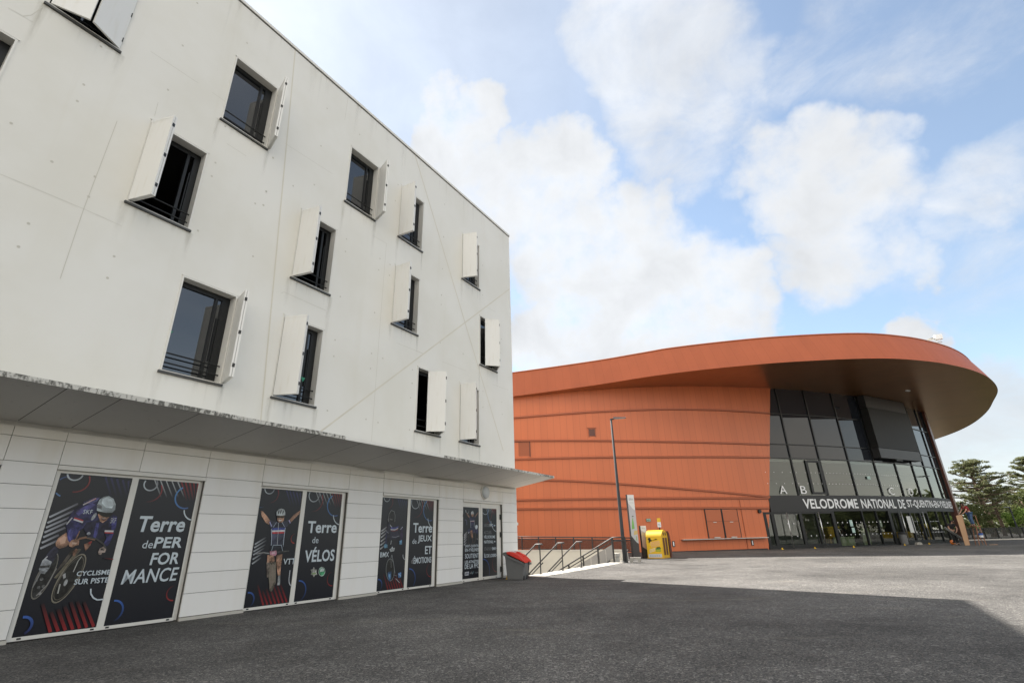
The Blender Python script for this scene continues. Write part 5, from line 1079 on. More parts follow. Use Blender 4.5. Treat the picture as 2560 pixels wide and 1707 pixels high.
# panelled stair railing on the far edge
def stair_railing():
    s=25.0; g=Gs(s,.6); e=empty('stair_railing',fw(s,.85,g),FRZ); tag(e,'sloping railing with grey infill panels on the far edge of the steps','railing')
    L=lambda off,z,ds=0:(ds,-(off-.85),z-g); t0=.85; za=lambda off: 1.23-(t0-off)*.49 if off<t0 else 1.23
    for nm,dz,r in (('top_rail',0,.032),('handrail_bar',-.16,.024)):
        b=MB(); b.tube([L(t0+.62,1.23+dz),L(t0,1.23+dz),L(-3.2,za(-3.2)+dz)],r); b.build(nm,M['galv'],e,smooth=True)
    b=MB(); b.tube([L(.62,za(.62)-.93),L(-3.2,za(-3.2)-.93)],.028); b.build('bottom_rail',M['galv'],e,smooth=True)
    P=(t0-.03,.02,-.80,-1.62,-2.44)
    for k,off in enumerate(P):
        b=MB(); b.box(L(off+.035,.12 if k==0 else za(off)-1.15,-.025),L(off-.035,za(off)-.02,.025)); b.build('post',M['galv'],e)
    MB().box(L(t0+.62+.03,.12,-.025),L(t0+.62-.03,1.2,.025)).build('post',M['galv'],e)
    for a,c in zip(P,P[1:]):
        m=MB(); z=lambda o,k: za(o)-k
        for u0,u1 in ((0,.49),(.51,1)):
            p=a-.04+(c+.04-a+.04)*u0; q=a-.04+(c+.04-a+.04)*u1
            m.poly([L(p,z(p,.90)),L(q,z(q,.90)),L(q,z(q,.28)),L(p,z(p,.28))])
        m.build('infill_panel',M['infill'],e,fix=False)
M['infill']=mat('perforated_grey_infill',(.20,.195,.19),.6)
stair_railing()
# terrace railing on the retaining wall
def terrace_railing():
    s=27.44; e=empty('terrace_railing',fw(s,2.1,Gs(s,2)),FRZ); g=Gs(s,2.); tag(e,'dark framed railing with brownish clear panels on the retaining wall','railing')
    zt=lambda o: 1.42+(1.19-1.42)*(o+6)/7.0; zb=lambda o: zt(o)-.70 if o<.6 else zt(o)-.85
    L=lambda off,z,ds=0:(ds,-(off-2.1),z-g)
    for nm,dz,r in (('top_rail',.0,.030),('mid_rail',-.11,.022),('bottom_rail',-.66,.022)):
        b=MB(); b.tube([L(.97,zt(.97)+dz),L(-11,zt(-11)+dz)],r); b.build(nm,M['galv'],e,smooth=True)
    o=.94; prev=None
    while o>-11:
        b=MB(); b.box(L(o+.03,zb(o)-.02,-.02),L(o-.03,zt(o),.02)); b.build('post',M['galv'],e)
        if prev is not None: MB().poly([L(prev-.035,zt(prev)-.64,.01),L(o+.035,zt(o)-.64,.01),L(o+.035,zt(o)-.13,.01),L(prev-.035,zt(prev)-.13,.01)]).build('infill_panel',M['mesh'],e,fix=False)
        prev=o; o-=1.12
terrace_railing()

# ------------------------------------------------------------------ velodrome
VEL=empty('velodrome',(VCX,VCY,0)); tag(VEL,'round terracotta velodrome with a wide overhanging brim and a glazed entrance','sports hall')
def lerp_tab(tab,x):
    if x<=tab[0][0]: return tab[0][1]
    for (a,u),(b,v) in zip(tab,tab[1:]):
        if x<=b: return u+(v-u)*(x-a)/(b-a)
    return tab[-1][1]
WT=[(-40,9.8),(-12,11.0),(-4,11.55),(-2.3,11.69),(1.6,12.0),(7.2,12.29),(11.7,12.40),(16.2,12.49),(38.6,12.5)]
ztop=lambda th: lerp_tab(WT,th)
edge=lambda z: 13.2+(16.28-13.2)*(z-.18)/(12.5-.18)
def build_vel_wall():
    b=MB(); ths=[-34+k*.8 for k in range(65)]
    zs=[-3.2]+[.18+k*1.1 for k in range(13)]
    for z0,z1 in zip(zs,zs[1:]):
        for a,c in zip(ths,ths[1:]):
            A0,A1=min(a,edge(z0)),min(a,edge(z1)); C0,C1=min(c,edge(z0)),min(c,edge(z1))
            if C0-A0<1e-4 and C1-A1<1e-4: continue
            tp=lambda t,z: min(z,ztop(t)+.12)
            if z0>ztop(A0)+.1 and z0>ztop(C0)+.1: continue
            b.poly([cy(A0,VR,tp(A0,z0)),cy(C0,VR,tp(C0,z0)),cy(C1,VR,tp(C1,z1)),cy(A1,VR,tp(A1,z1))])
    for z0,z1 in zip(zs,zs[1:]): b.poly([cy(edge(z0),VR,z0),cy(edge(z0),VR-.5,z0),cy(edge(z1),VR-.5,z1),cy(edge(z1),VR,z1)])
    b.build('wall',M['orange'],VEL,world=True,fix=False)
    b=MB()
    for a,c in zip(ths,ths[1:]):
        c=min(c,13.1)
        if c<=a: break
        b.hexa([cy(a,VR-.1,-.2),cy(c,VR-.1,-.2),cy(c,VR+.05,-.2),cy(a,VR+.05,-.2),cy(a,VR-.1,.24),cy(c,VR-.1,.24),cy(c,VR+.05,.24),cy(a,VR+.05,.24)])
    b.build('base_strip',M['black'],VEL,world=True)
    BANDS=[[(-34,8.2),(-4.33,9.98),(1.44,10.24),(6.94,10.40),(11.5,10.38),(15.66,10.27)],[(-34,9.2),(-4.4,8.22),(1.27,8.05),(6.6,7.89),(15.0,7.72)],[(-34,7.3),(-4.33,6.84),(1.17,6.81),(6.44,6.75),(14.8,6.73)],
      [(-34,5.9),(-6,5.32),(-1.62,5.25),(1.72,4.99),(6.15,4.56),(14.09,3.79)],[(-34,4.3),(-4.18,3.92),(1.62,3.87),(6.04,3.79),(14.0,3.70)],[(-34,3.7),(-4.2,3.32),(1.56,3.20),(5.95,3.11),(13.85,2.98)]]
    for tab in BANDS:
        b=MB(); prev=None; n=44; t1=tab[-1][0]
        for k in range(n):
            a=-30+(t1+30)*k/n; c=-30+(t1+30)*(k+1)/n; za,zc=lerp_tab(tab,a),lerp_tab(tab,c)
            q=[]
            for z_,r_ in ((-.07,.002),(-.05,.10),(.05,.10),(.09,.002)): q.append((z_,r_))
            for (z_,r_),(z2,r2) in zip(q,q[1:]): b.poly([cy(a,VR+r_,za+z_),cy(c,VR+r_,zc+z_),cy(c,VR+r2,zc+z2),cy(a,VR+r2,za+z2)])
        b.build('cladding_rib',M['rib'],VEL,world=True,smooth=False)
build_vel_wall()
def cbox(b,t0,t1,r0,r1,z0,z1):
    b.hexa([cy(t0,r0,z0),cy(t1,r0,z0),cy(t1,r1,z0),cy(t0,r1,z0),cy(t0,r0,z1),cy(t1,r0,z1),cy(t1,r1,z1),cy(t0,r1,z1)]); return b
def vpart(name,m,fn,par=None):
    b=MB(); fn(b); return b.build(name,m,par or VEL,world=True)
# wall fittings
o=vpart('vent_grille',M['brown'],lambda b: cbox(b,1.1,1.52,VR,VR+.03,8.4,8.92)); 
vpart('vent_frame',M['rib'],lambda b: (cbox(b,1.04,1.10,VR,VR+.06,8.34,8.98),cbox(b,1.52,1.58,VR,VR+.06,8.34,8.98),cbox(b,.98,1.64,VR,VR+.07,8.98,9.04)),o)
o=vpart('louvre_panel',M['rib'],lambda b: cbox(b,-7.0,-3.25,VR,VR+.02,7.06,8.12)); vpart('louvre_trim',M['brown'],lambda b: (cbox(b,-3.25,-3.19,VR,VR+.07,7.0,8.18),cbox(b,-7,-3.19,VR,VR+.07,8.12,8.19)),o)
vpart('round_speaker',M['rubber'],lambda b: b.tube([cy(13.0,VR+.0,2.78),cy(13.0,VR+.14,2.78)],.13,14))
for th,z in ((6.23,.72),(12.0,.645)):
    o=vpart('wall_light_slot',M['black'],lambda b: cbox(b,th-.09,th+.09,VR,VR+.03,z-.19,z+.19)); vpart('slot_lens',M['white'],lambda b: cbox(b,th-.035,th+.035,VR+.03,VR+.04,z-.14,z+.14),o)
vpart('downpipe_strip',M['rib'],lambda b: cbox(b,11.57,11.62,VR,VR+.035,.24,3.6))
for a,c in ((8.8,10.0),(10.07,11.24)):
    o=vpart('kiosk_hatch',M['hatch'],lambda b: cbox(b,a+.03,c-.03,VR,VR+.055,1.08,2.95))
    vpart('hatch_frame',M['black'],lambda b: (cbox(b,a-.03,a+.02,VR,VR+.07,1.02,3.0),cbox(b,c-.02,c+.01,VR,VR+.07,1.02,3.0),cbox(b,a-.03,c+.01,VR,VR+.07,2.96,3.02),cbox(b,a+.03,c-.03,VR+.055,VR+.06,2.135,2.15)),o)
    vpart('hatch_latch',M['steel'],lambda b: (cbox(b,(a+c)/2-.12,(a+c)/2+.12,VR+.055,VR+.09,2.06,2.10),cbox(b,(a+c)/2-.22,(a+c)/2+.22,VR+.05,VR+.10,1.03,1.09)),o)
vpart('counter_shelf',M['steel'],lambda b: [cbox(b,6.78+k*.635,6.78+(k+1)*.635,VR-.05,VR+.34,.95,.995) for k in range(10)])
o=empty('exit_sign',cy(4.68,VR+.0,2.34),R(4.68)); tag(o,'small pale green sign board fixed on the terracotta wall','sign')
MB().box((-.16,-.06,-.10),(.16,0,.10)).build('sign_box',mat('sign_frame_dark',(.03,.04,.035),.5),o); b=MB(); b.box((-.145,-.066,-.085),(.145,-.059,.085)); b.build('sign_face',mat('pale_green_face',(.30,.42,.33),.4),o)
b=MB(); add_text(b,'A-BEC',lambda x,y:(-.11+.22*x,-.0675,-.045+.09*y),.02); b.build('lettering',M['black'],o,fix=False)

# --- glazing: rows of panes between dark mullions
MU=[16.75,19.55,22.68,25.82,28.83,31.75,34.25,36.6,38.35]
ROWS=[(3.90,6.70,'vglass'),(6.70,7.80,'dglass'),(7.80,10.28,'dglass'),(10.28,12.55,'dglass')]
RG=VR-.06
def facet(b,t0,t1,z0,z1,r=RG):
    # slanted first bay follows the cut edge of the sheet wall
    a0,a1=(t0(z0),t0(z1)) if callable(t0) else (t0,t0); c0,c1=(t1(z0),t1(z1)) if callable(t1) else (t1,t1)
    b.poly([cy(a0,r,z0),cy(c0,r,z0),cy(c1,r,z1),cy(a1,r,z1)])
for z0,z1,mn in ROWS:
    t0=edge
    for k,t1 in enumerate(MU):
        if k==0 and z1>12: t1=max(t1,16.9)
        if mn=='vglass' and k==1:
            for a,c in ((16.75,18.05),(18.05,19.55)):
                b=MB(); facet(b,a,c,z0,z1); b.build('pane',M[mn],VEL,world=True,fix=False)
        else:
            b=MB(); facet(b,t0,t1,z0,z1); b.build('pane',M[mn],VEL,world=True,fix=False)
        t0=t1
for t in MU:
    b=MB(); z0=3.90; w=.055; cbox(b,t-w,t+w,VR-.14,VR+.02,z0,12.55); b.build('mullion',M['dark'],VEL,world=True)
for z in (6.70,7.80,10.28):
    b=MB(); ts=[edge(z)]+MU
    for a,c in zip(ts,ts[1:]): cbox(b,a+.05,c-.05,VR-.13,VR+.008,z-.035,z+.035)
    b.build('transom',M['dark'],VEL,world=True)
# opening window in the second bay
o=vpart('opening_window',M['dark'],lambda b: (cbox(b,18.02,18.22,VR-.08,VR+.03,3.98,6.60),cbox(b,19.26,19.46,VR-.08,VR+.03,3.98,6.60),cbox(b,18.22,19.26,VR-.08,VR+.03,6.44,6.60),cbox(b,18.22,19.26,VR-.08,VR+.03,3.98,4.14)))
# sign band and its lettering
b=MB(); n=26
for k in range(n):
    a=edge(3.3)+(38.35-edge(3.3))*k/n; c=edge(3.3)+(38.35-edge(3.3))*(k+1)/n; cbox(b,a,c,VR-.2,VR+.03,2.72,3.90)
SB=b.build('sign_band',M['black'],VEL,world=True)
SIGN=[('VELODROME',16.9,22.35),('NATIONAL',22.75,27.05),('DE',27.45,28.4),('ST-QUENTIN-EN-YVELINES',28.75,38.15)]
for txt,a,c in SIGN:
    b=MB(); add_text(b,txt,lambda x,y: cy(a+(c-a)*x,VR+.048,2.92+.72*y),.02); b.build('lettering',M['white'],SB,world=True,fix=False)
for ch,a,c in (('A',15.1,15.72),('B',16.97,17.52),('C',26.75,27.45),('D',29.75,30.4)):
    b=MB(); add_text(b,ch,lambda x,y: cy(a+(c-a)*x,VR+.01,4.02+.58*y),.0); b.build('gate_letter',M['white'],VEL,world=True,fix=False)
# dots on the panes
def dots(t0,t1,z,n,r=.035):
    b=MB()
    for k in range(n):
        t=t0+(t1-t0)*k/max(1,n-1); b.poly([cy(t+R(0)+math.degrees(r*math.cos(a)/60),VR+.004,z+r*math.sin(a)) for a in [j*math.pi/4 for j in range(8)]])
    tag(b.build('dot_marking_pattern',M['white'],VEL,world=True,fix=False))
for z in (4.78,5.62):
    for a,c,n in ((14.2,16.4,4),(16.95,17.8,2),(18.35,19.2,3),(19.9,22.4,8),(23.0,25.5,9),(26.1,28.5,9)): dots(a,c,z,n,.032)
for a,c,z,n in ((18.2,18.8,1.88,2),(19.78,22.2,1.88,6),(23.1,25.4,1.88,6),(28.9,29.6,1.88,3),(31.9,33.4,1.88,6),(17.0,17.5,1.0,2),(18.2,18.8,1.0,2),(19.9,22.2,1.0,6),(23.2,25.5,1.0,6),(28.6,30.9,1.0,6),(31.6,34,1.0,9),(15.2,15.7,1.88,2),(15.3,15.8,1.0,2)): dots(a,c,z,n,.045)
# entrance: doors and fixed lights
DB=[13.35,14.05,16.45,17.9,19.5,22.6,25.82,28.8,31.68,34.1,36.4,38.35]
zg=.16
for i,(a,c) in enumerate(zip(DB,DB[1:])):
    b=MB(); facet(b,a,c,zg,2.70); b.build('entrance_pane',M['vglass'],VEL,world=True,fix=False)
for t,w in [(13.4,.12),(14.05,.13),(16.45,.12),(17.9,.05),(19.5,.14),(22.6,.05),(24.24,.03),(25.9,.16),(27.2,.12),(28.8,.10),(30.45,.1),(31.68,.07),(33.6,.05),(35.2,.05),(36.4,.05)]:
    b=MB(); cbox(b,t-w,t+w,VR-.14,VR+.015,.0,2.72); b.build('door_stile',M['dark'],VEL,world=True)
for a,c in ((13.4,19.5),(25.9,31.6)):
  for z0,z1 in ((0,.42),(2.56,2.719)):
    b=MB(); n=6
    for k in range(n): u=a+(c-a)*k/n; v=a+(c-a)*(k+1)/n; cbox(b,u,v,VR-.12,VR+.012,z0,z1)
    b.build('door_rail',M['dark'],VEL,world=True)
b=MB()
for k in range(12): u=19.5+(38.35-19.5)*k/12; v=19.5+(38.35-19.5)*(k+1)/12; cbox(b,u,v,VR-.10,VR+.006,.0,.22)
b.build('glazing_sill',M['dark'],VEL,world=True)
for t in (15.08,17.92,27.12,30.42):
    b=MB(); b.tube([cy(t,VR+.22,.25),cy(t,VR+.22,2.66)],.035,10); b.tube([cy(t,VR,.5),cy(t,VR+.22,.5)],.018); b.tube([cy(t,VR,2.3),cy(t,VR+.22,2.3)],.018); b.build('door_handle',M['steel'],VEL,world=True,smooth=True)
PAPER=mat('mint_paper',(.38,.52,.48),.7); WP=mat('white_paper',(.55,.56,.54),.7)
for a,c,z0,z1,m_ in ((21.0,21.3,1.6,2.06,PAPER),(21.05,21.35,1.12,1.5,PAPER),(24.35,24.6,1.5,2.0,mat('grey_green_paper',(.16,.2,.15),.7)),(24.35,24.75,5.22,5.46,PAPER),(28.1,29.0,1.0,2.3,WP)):
    vpart('paper_notice',m_,lambda b: b.poly([cy(a,VR+.002,z0),cy(c,VR+.002,z0),cy(c,VR+.002,z1),cy(a,VR+.002,z1)]))
vpart('open_vent_flap',M['dark'],lambda b: cbox(b,33.0,33.9,VR,VR+.3,5.75,5.79))
# brown end fin with clips
o=vpart('end_fin',M['brown'],lambda b: cbox(b,38.42,39.0,VR-.6,VR+.22,.0,12.6))
for z in (4.0,5.2,6.1,8.4): vpart('fin_clip',M['brown'],lambda b: b.tube([cy(39.0,VR+.1,z+.14),cy(39.25,VR+.1,z+.1),cy(39.35,VR+.1,z-.08)],.03,6),o)
vpart('end_wall',M['brown'],lambda b: b.poly([cy(39.0,VR-.01,0),cy(39,VR-12,0),cy(39,VR-12,12.5),cy(39,VR-.01,12.5)]))
# lobby behind the glass
def lobby():
    b=MB(); b2=MB(); b3=MB(); n=14
    for k in range(n):
        u=13+(38.3-13)*k/n; v=13+(38.3-13)*(k+1)/n
        b.poly([cy(u,VR-.2,.17),cy(v,VR-.2,.17),cy(v,VR-11,.17),cy(u,VR-11,.17)])
        for z in (3.3,6.72,): cbox(b2,u,v,VR-11,VR-.25,z-.25,z)
        b3.poly([cy(u,VR-11,.1),cy(v,VR-11,.1),cy(v,VR-11,12.4),cy(u,VR-11,12.4)])
    b.build('lobby_floor',mat('lobby_floor_tile',(.25,.245,.23),.4),VEL,world=True,fix=False); b2.build('lobby_slab',mat('lobby_ceiling',(.3,.3,.29),.8),VEL,world=True)
    b3.build('lobby_back_wall',mat('lobby_back_wall_paint',(.30,.30,.27),.8),VEL,world=True,fix=False)
    for t in (12.9,38.3): 
        q=MB(); q.poly([cy(t,VR-.3,.1),cy(t,VR-11,.1),cy(t,VR-11,12.4),cy(t,VR-.3,12.4)]); q.build('lobby_side_wall',M['joint'],VEL,world=True,fix=False)
lobby()
def inside(name,label,cat,m,parts):
    e=empty(name,parts[0]); tag(e,label,cat)
    for nm,fnc,mm in parts[1]:
        b=MB(); fnc(b); b.build(nm,mm,e,world=True)
PALE=mat('pale_green_board',(.34,.36,.22),.6)
inside('ticket_machine','yellow ticket machine seen through the glass below two mint notices','ticket machine',None,(cy(20,VR-1.2,.17),[('body',lambda b: cbox(b,19.75,20.75,VR-1.5,VR-1.0,.17,1.5),M['yellowD']),('hood',lambda b: cbox(b,19.6,20.9,VR-1.6,VR-.9,1.5,1.62),M['yellow']),('panel',lambda b: cbox(b,19.9,22.1,VR-.85,VR-.80,.2,.85),PALE)]))
inside('reception_counter','low yellow counter inside the right entrance doors','counter',None,(cy(29,VR-1.5,.17),[('front',lambda b: [cbox(b,26.5+k,27.45+k,VR-1.5,VR-1.4,.6,1.1) for k in range(5)],M['yellowD']),('base',lambda b: [cbox(b,26.5+k,27.5+k,VR-1.52,VR-1.42,.17,.6) for k in range(5)],M['dark'])]))
inside('yellow_portal','yellow door-shaped frame standing behind the right hand glass','frame',None,(cy(32.6,VR-.8,.17),[('jamb',lambda b: cbox(b,32.0,32.35,VR-.95,VR-.8,.17,1.35),M['yellow']),('jamb',lambda b: cbox(b,33.25,33.6,VR-.95,VR-.8,.17,1.35),M['yellow']),('header',lambda b: cbox(b,32.0,33.6,VR-.95,VR-.8,1.352,1.72),M['yellow']),('footer',lambda b: cbox(b,32.36,33.24,VR-.95,VR-.82,.4,.6),M['yellow'])]))
inside('display_board','pale standing board behind the glass right of the mint notices','board',None,(cy(24.3,VR-.9,.17),[('board',lambda b: cbox(b,23.1,24.0,VR-.9,VR-.82,.2,1.45),PALE),('foot',lambda b: cbox(b,23.1,24.0,VR-1.1,VR-.6,.17,.199),M['dark'])]))
# the big screen on the facade
def screen():
    e=empty('video_screen',cy(29.0,VR,6.95),R(29.0)); tag(e,'large black video screen mounted on the glass facade','screen')
    h=3.35; D=.62
    # local: x along the wall, y into the wall (towards the centre)
    MB().box((-h,-D,0.86),(h,-.02,4.36)).build('screen_face',M['screen'],e)
    MB().box((-h+.0,-D+.03,4.39),(h-.0,-.02,5.45)).build('top_housing',M['black'],e)
    MB().box((-h+.0,-D+.03,.0),(h,-.02,.83)).build('bottom_housing',M['black'],e)
    MB().box((-h+.1,-.02,.1),(h-.1,.30,5.4)).build('mounting_frame',M['black'],e)
    MB().box((-.8,-.5,-.12),(.2,-.1,-.001)).build('cable_box',M['rubber'],e)
screen()
# --- the brim
BR=[(-40,60,10.2),(-26,45.5,10.7),(-13,40.0,11.1),(-6,38.6,11.35),(-.1,37.55,11.56),(6.0,36.6,11.98),(10.5,35.15,12.18),(14.7,34.1,12.28),(19.5,33.2,12.3),(25.2,32.95,12.3),(29.5,33.9,12.3),(33.2,35.5,12.3),(36.5,37.5,12.3),(39.5,39.9,12.3),(42.4,42.8,12.3),(45.2,46.4,12.3),(48.6,51.0,12.3),(52.0,56.6,12.3),(54.4,62.0,12.3),(56.0,68.0,12.3),(57,76,12.2),(56,92,12.0),(48,112,11.6)]
def spline(P,sub=6):
    out=[]
    for i in range(len(P)-1):
        p0,p1,p2,p3=[Vector(P[max(0,min(len(P)-1,k))]) for k in (i-1,i,i+1,i+2)]
        for j in range(sub):
            t=j/sub; out.append(.5*((2*p1)+(-p0+p2)*t+(2*p0-5*p1+4*p2-p3)*t*t+(-p0+3*p1-3*p2+p3)*t**3))
    out.append(Vector(P[-1])); return out
def build_brim():
    P=spline(BR); n=len(P); C=Vector((8,92,0))
    zs=lambda x: lerp_tab([(-40,9.9),(-13,11.0),(-.1,11.60),(6,12.0),(12,12.3),(18,12.42),(24,12.52),(60,12.55)],x)
    inn=[]; 
    for i,p in enumerate(P):
        t=(P[min(n-1,i+1)]-P[max(0,i-1)]); t.z=0; t.normalize(); inn.append(Vector((-t.y,t.x,0)))
    FH=lambda i: FHT*min(1,max(.98,(P[i].x+25)/36.0))
    top=[P[i]+inn[i]*FIN+Vector((0,0,FH(i))) for i in range(n)]
    b=MB(); K=3
    for i in range(n-1):
        for k in range(K):
            u0,u1=k/K,(k+1)/K; f=lambda j,u: P[j].lerp(top[j],u)-inn[j]*(.03*math.sin(math.pi*u))
            b.poly([f(i,u0),f(i+1,u0),f(i+1,u1),f(i,u1)])
    b.build('brim_fascia',M['fascia'],VEL,world=True,smooth=True,fix=False)
    b=MB(); b.tube([q+Vector((0,0,.03)) for q in top],.06,6); b.build('brim_capping',M['rib'],VEL,world=True,smooth=True)
    # underside
    b=MB(); K=10; lips=[]
    for i in range(n-1):
        for k in range(K):
            def g(j,u):
                q=P[j].lerp(C,u); zz=zs(q.x); w=min(1,u*K/2.0); z=P[j].z*(1-w)+zz*w; return (q.x,q.y,z)
            us=[0,.02,.05,.09,.14,.2,.27,.35,.5,.7,.97]
            b.poly([g(i,us[k]),g(i,us[k+1]),g(i+1,us[k+1]),g(i+1,us[k])])
    b.build('brim_soffit',M['brim'],VEL,world=True,smooth=True,fix=False)
    b=MB(); cz=Vector((C.x,C.y,19))
    for i in range(n-1):
        for u0,u1 in ((0,.1),(.1,.3),(.3,.6),(.6,1)):
            h=lambda j,u:(lambda q: (q.x,q.y,top[j].z+.05+(19-top[j].z)*math.sin(u*math.pi/2)*.55-.0))(top[j].lerp(cz,u))
            b.poly([h(i,u0),h(i+1,u0),h(i+1,u1),h(i,u1)])
    b.build('roof',M['grey'],VEL,world=True,fix=False)
    return top
FHT,FIN=2.25,1.0
TOPS=build_brim()
b=MB(); 
for t in (27.6,27.85): b.tube([cy(t,VR+3.2,12.36),cy(t,VR+3.2,12.30)],.12,10)
b.build('soffit_spotlight',M['white'],VEL,world=True)
# roof floodlight
def floodlight():
    q=TOPS[min(range(len(TOPS)),key=lambda i:(TOPS[i].x-FLX)**2+(TOPS[i].y<60 and 0 or 999))]
    e=empty('roof_floodlight',(q.x,q.y+.2,q.z),R(-20)); tag(e,'small white floodlight on the roof edge of the velodrome','floodlight')
    b=MB(); b.tube([(0,0,0),(0,0,.55)],.04); b.tube([(-.35,0,.25),(.35,0,.25)],.03); b.build('bracket',M['steel'],e)
    MB().box((-.05,-.2,.45),(.42,.14,.85)).build('housing',M['white'],e,bevel=.03)
    MB().lathe([(.05,0),(.26,.06),(.27,.10)],c=(-.3,0,.5),n=16).build('reflector_dish',M['steel'],e)
FLX=33.2
floodlight()
# ------------------------------------------------------------------ street furniture
def street_lamp(loc,h,arm,label,rz,two=False):
    e=empty('street_lamp',loc,rz); tag(e,label,'street lamp')
    b=MB(); b.tube([(0,0,0),(0,0,1.2),(0,0,h)],[.095,.09,.05],14); b.build('pole',M['lampgrey'],e,smooth=True)
    b=MB(); b.lathe([(.15,0),(.15,.03),(.10,.05)],n=12); b.box((-.06,-.098,.6),(.06,-.085,1.1)); b.build('base_plate',M['galv'],e)
    b=MB(); b.box((-.06,-.04,h-.06),(.14,.04,h+.0)); b.build('bracket',M['galv'],e)
    b=MB(); b.hexa([(.12,-.13,h-.01),(arm,-.11,h-.0),(arm,.11,h-.0),(.12,.13,h-.01),(.12,-.11,h+.07),(arm,-.06,h+.03),(arm,.06,h+.03),(.12,.11,h+.07)]); hd=b.build('lamp_head',mat('lamp_head_grey',(.10,.10,.105),.4),e)
    MB().box((.2,-.09,h-.022),(arm-.06,.09,h-.011)).build('lens',mat('lamp_lens',(.45,.46,.45),.2),hd)
    return e
street_lamp((5.18,26.49,Gs(25.3,1.25)),7.04,.78,'tall slim grey street lamp at the end of the pale kerb',R(-8))
street_lamp((55.6,60,.02),3.3,.75,'low street lamp in front of the trees beyond the dark fence',R(188))
# concrete blocks
e=empty('concrete_block',(5.72,26.62,Gs(25.7,1.6)),R(-14)); tag(e,'pale bridge-shaped concrete block beside the lamp foot','concrete block')
b=MB(); b.prism([(-.26,0),(-.13,0),(-.10,.13),(.10,.13),(.13,0),(.26,0),(.26,.22),(-.26,.22)],lambda p:(p[0],-.14,p[1]),lambda p:(p[0],.14,p[1])); b.build('block',M['grey'],e)
e=empty('planter_block',fw(25.75,.42,Gs(25.6,.5)),FRZ); tag(e,'worn pale concrete block with a slab on top at the end of the kerb','concrete block')
b=MB(); b.box((-.30,-.30,0),(.30,.30,.24)); b.build('block',M['wallcon'],e,bevel=.02); b=MB(); b.box((-.33,-.34,.241),(.33,.34,.40)); b.build('cap_slab',M['kerb'],e,bevel=.02)

# info totems
def totem(loc,rz,w,h,label,wave,c0,pic):
    e=empty('information_totem',loc,rz); tag(e,label,'information totem')
    MB().box((-w/2,-.0,0),(w/2,.11,h)).build('body',M['galv'],e)
    MB().box((-w/2-.035,-.012,0),(-w/2-.001,.12,h+.01)).build('side_fin',M['black'],e)
    # printed face, colours in the print
    b=MB(); cols=[]
    def q(pts,cs,y): b.poly([(p[0]*w-w/2,y,p[1]*h) for p in pts]); cols.append(cs)
    wl=.31; 
    N=14; wave_f=lambda x,z0: z0-.05*wave*math.sin((x-.35)*2.6)-.03*wave*x
    for i in range(N):
        a,c=i/N,(i+1)/N
        q([(a,0.02),(c,0.02),(c,wave_f(c,wl)),(a,wave_f(a,wl))],[(.055,.05,.05)]*4,-.003)
        q([(a,wave_f(a,wl)),(c,wave_f(c,wl)),(c,wave_f(c,.83)),(a,wave_f(a,.83))],[c0,c0,pic,pic],-.003)
        q([(a,wave_f(a,.83)),(c,wave_f(c,.83)),(c,1),(a,1)],[(.58,.58,.57)]*4,-.003)
    return e,b,cols,w,h
def finish_print(b,cols,e,nm='printed_face'):
    me=bpy.data.meshes.new(nm); me.from_pydata(b.v,[],b.f); ca=me.color_attributes.new('Col','FLOAT_COLOR','CORNER'); dd=[]
    for p,cs in zip(me.polygons,cols):
        for k in range(p.loop_total):
            c=cs[k%len(cs)]; dd+=[c[0],c[1],c[2],1]
    ca.data.foreach_set('color',dd); return link(nm,me,M['print'],e)
def ptxt(b,cols,txt,x0,z0,x1,z1,y,c):
    v,f=text_geo(txt,.01); i=len(b.v); b.v+=[(x0+(x1-x0)*px,y,z0+(z1-z0)*py) for px,py in v]
    for q in f: b.f.append(tuple(i+k for k in q)); cols.append([c]*len(q))
e,b,cols,w,h=totem((6.45,29.6,Gs(28.8,.6)),R(14),.40,3.31,'tall white and grey information totem with a black lower part',1.0,(.42,.43,.44),(.40,.38,.40))
def Q(pts,c,y=-.005): b.poly([(p[0]*w-w/2,y,p[1]*h) for p in pts]); cols.append([c])
ptxt(b,cols,'SZTOI',-.13,3.02,.13,3.12,-.005,(.10,.10,.10))
for z in (.868,.874): Q([(.15,z),(.85,z),(.85,z+.002),(.15,z+.002)],(.25,.25,.25))
Q([(.18,.45),(.62,.46),(.55,.58),(.42,.62),(.30,.55)],(.16,.36,.10)); Q([(.45,.60),(.50,.67),(.55,.60)],(.2,.3,.12)); Q([(.38,.645),(.66,.65),(.64,.66),(.40,.66)],(.05,.05,.05)); Q([(.35,.36),(.98,.37),(.98,.43),(.55,.43)],(.50,.38,.16)); Q([(.66,.28),(.82,.27),(.80,.34),(.72,.35)],(.22,.34,.16))
finish_print(b,cols,e)
e,b,cols,w,h=totem((7.10,30.15,Gs(29.4,.8)),R(14),.34,1.66,'short pinkish information totem between the tall totem and the yellow bin',.9,(.46,.33,.28),(.42,.38,.40))
ptxt(b,cols,'SZTOI',-.09,1.50,.09,1.56,-.005,(.2,.18,.17)); b.poly([(p[0]*w-w/2,-.005,p[1]*h) for p in [(.0,.68),(1,.64),(1,.76),(.2,.80)]]); cols.append([(.50,.42,.28)])
finish_print(b,cols,e)

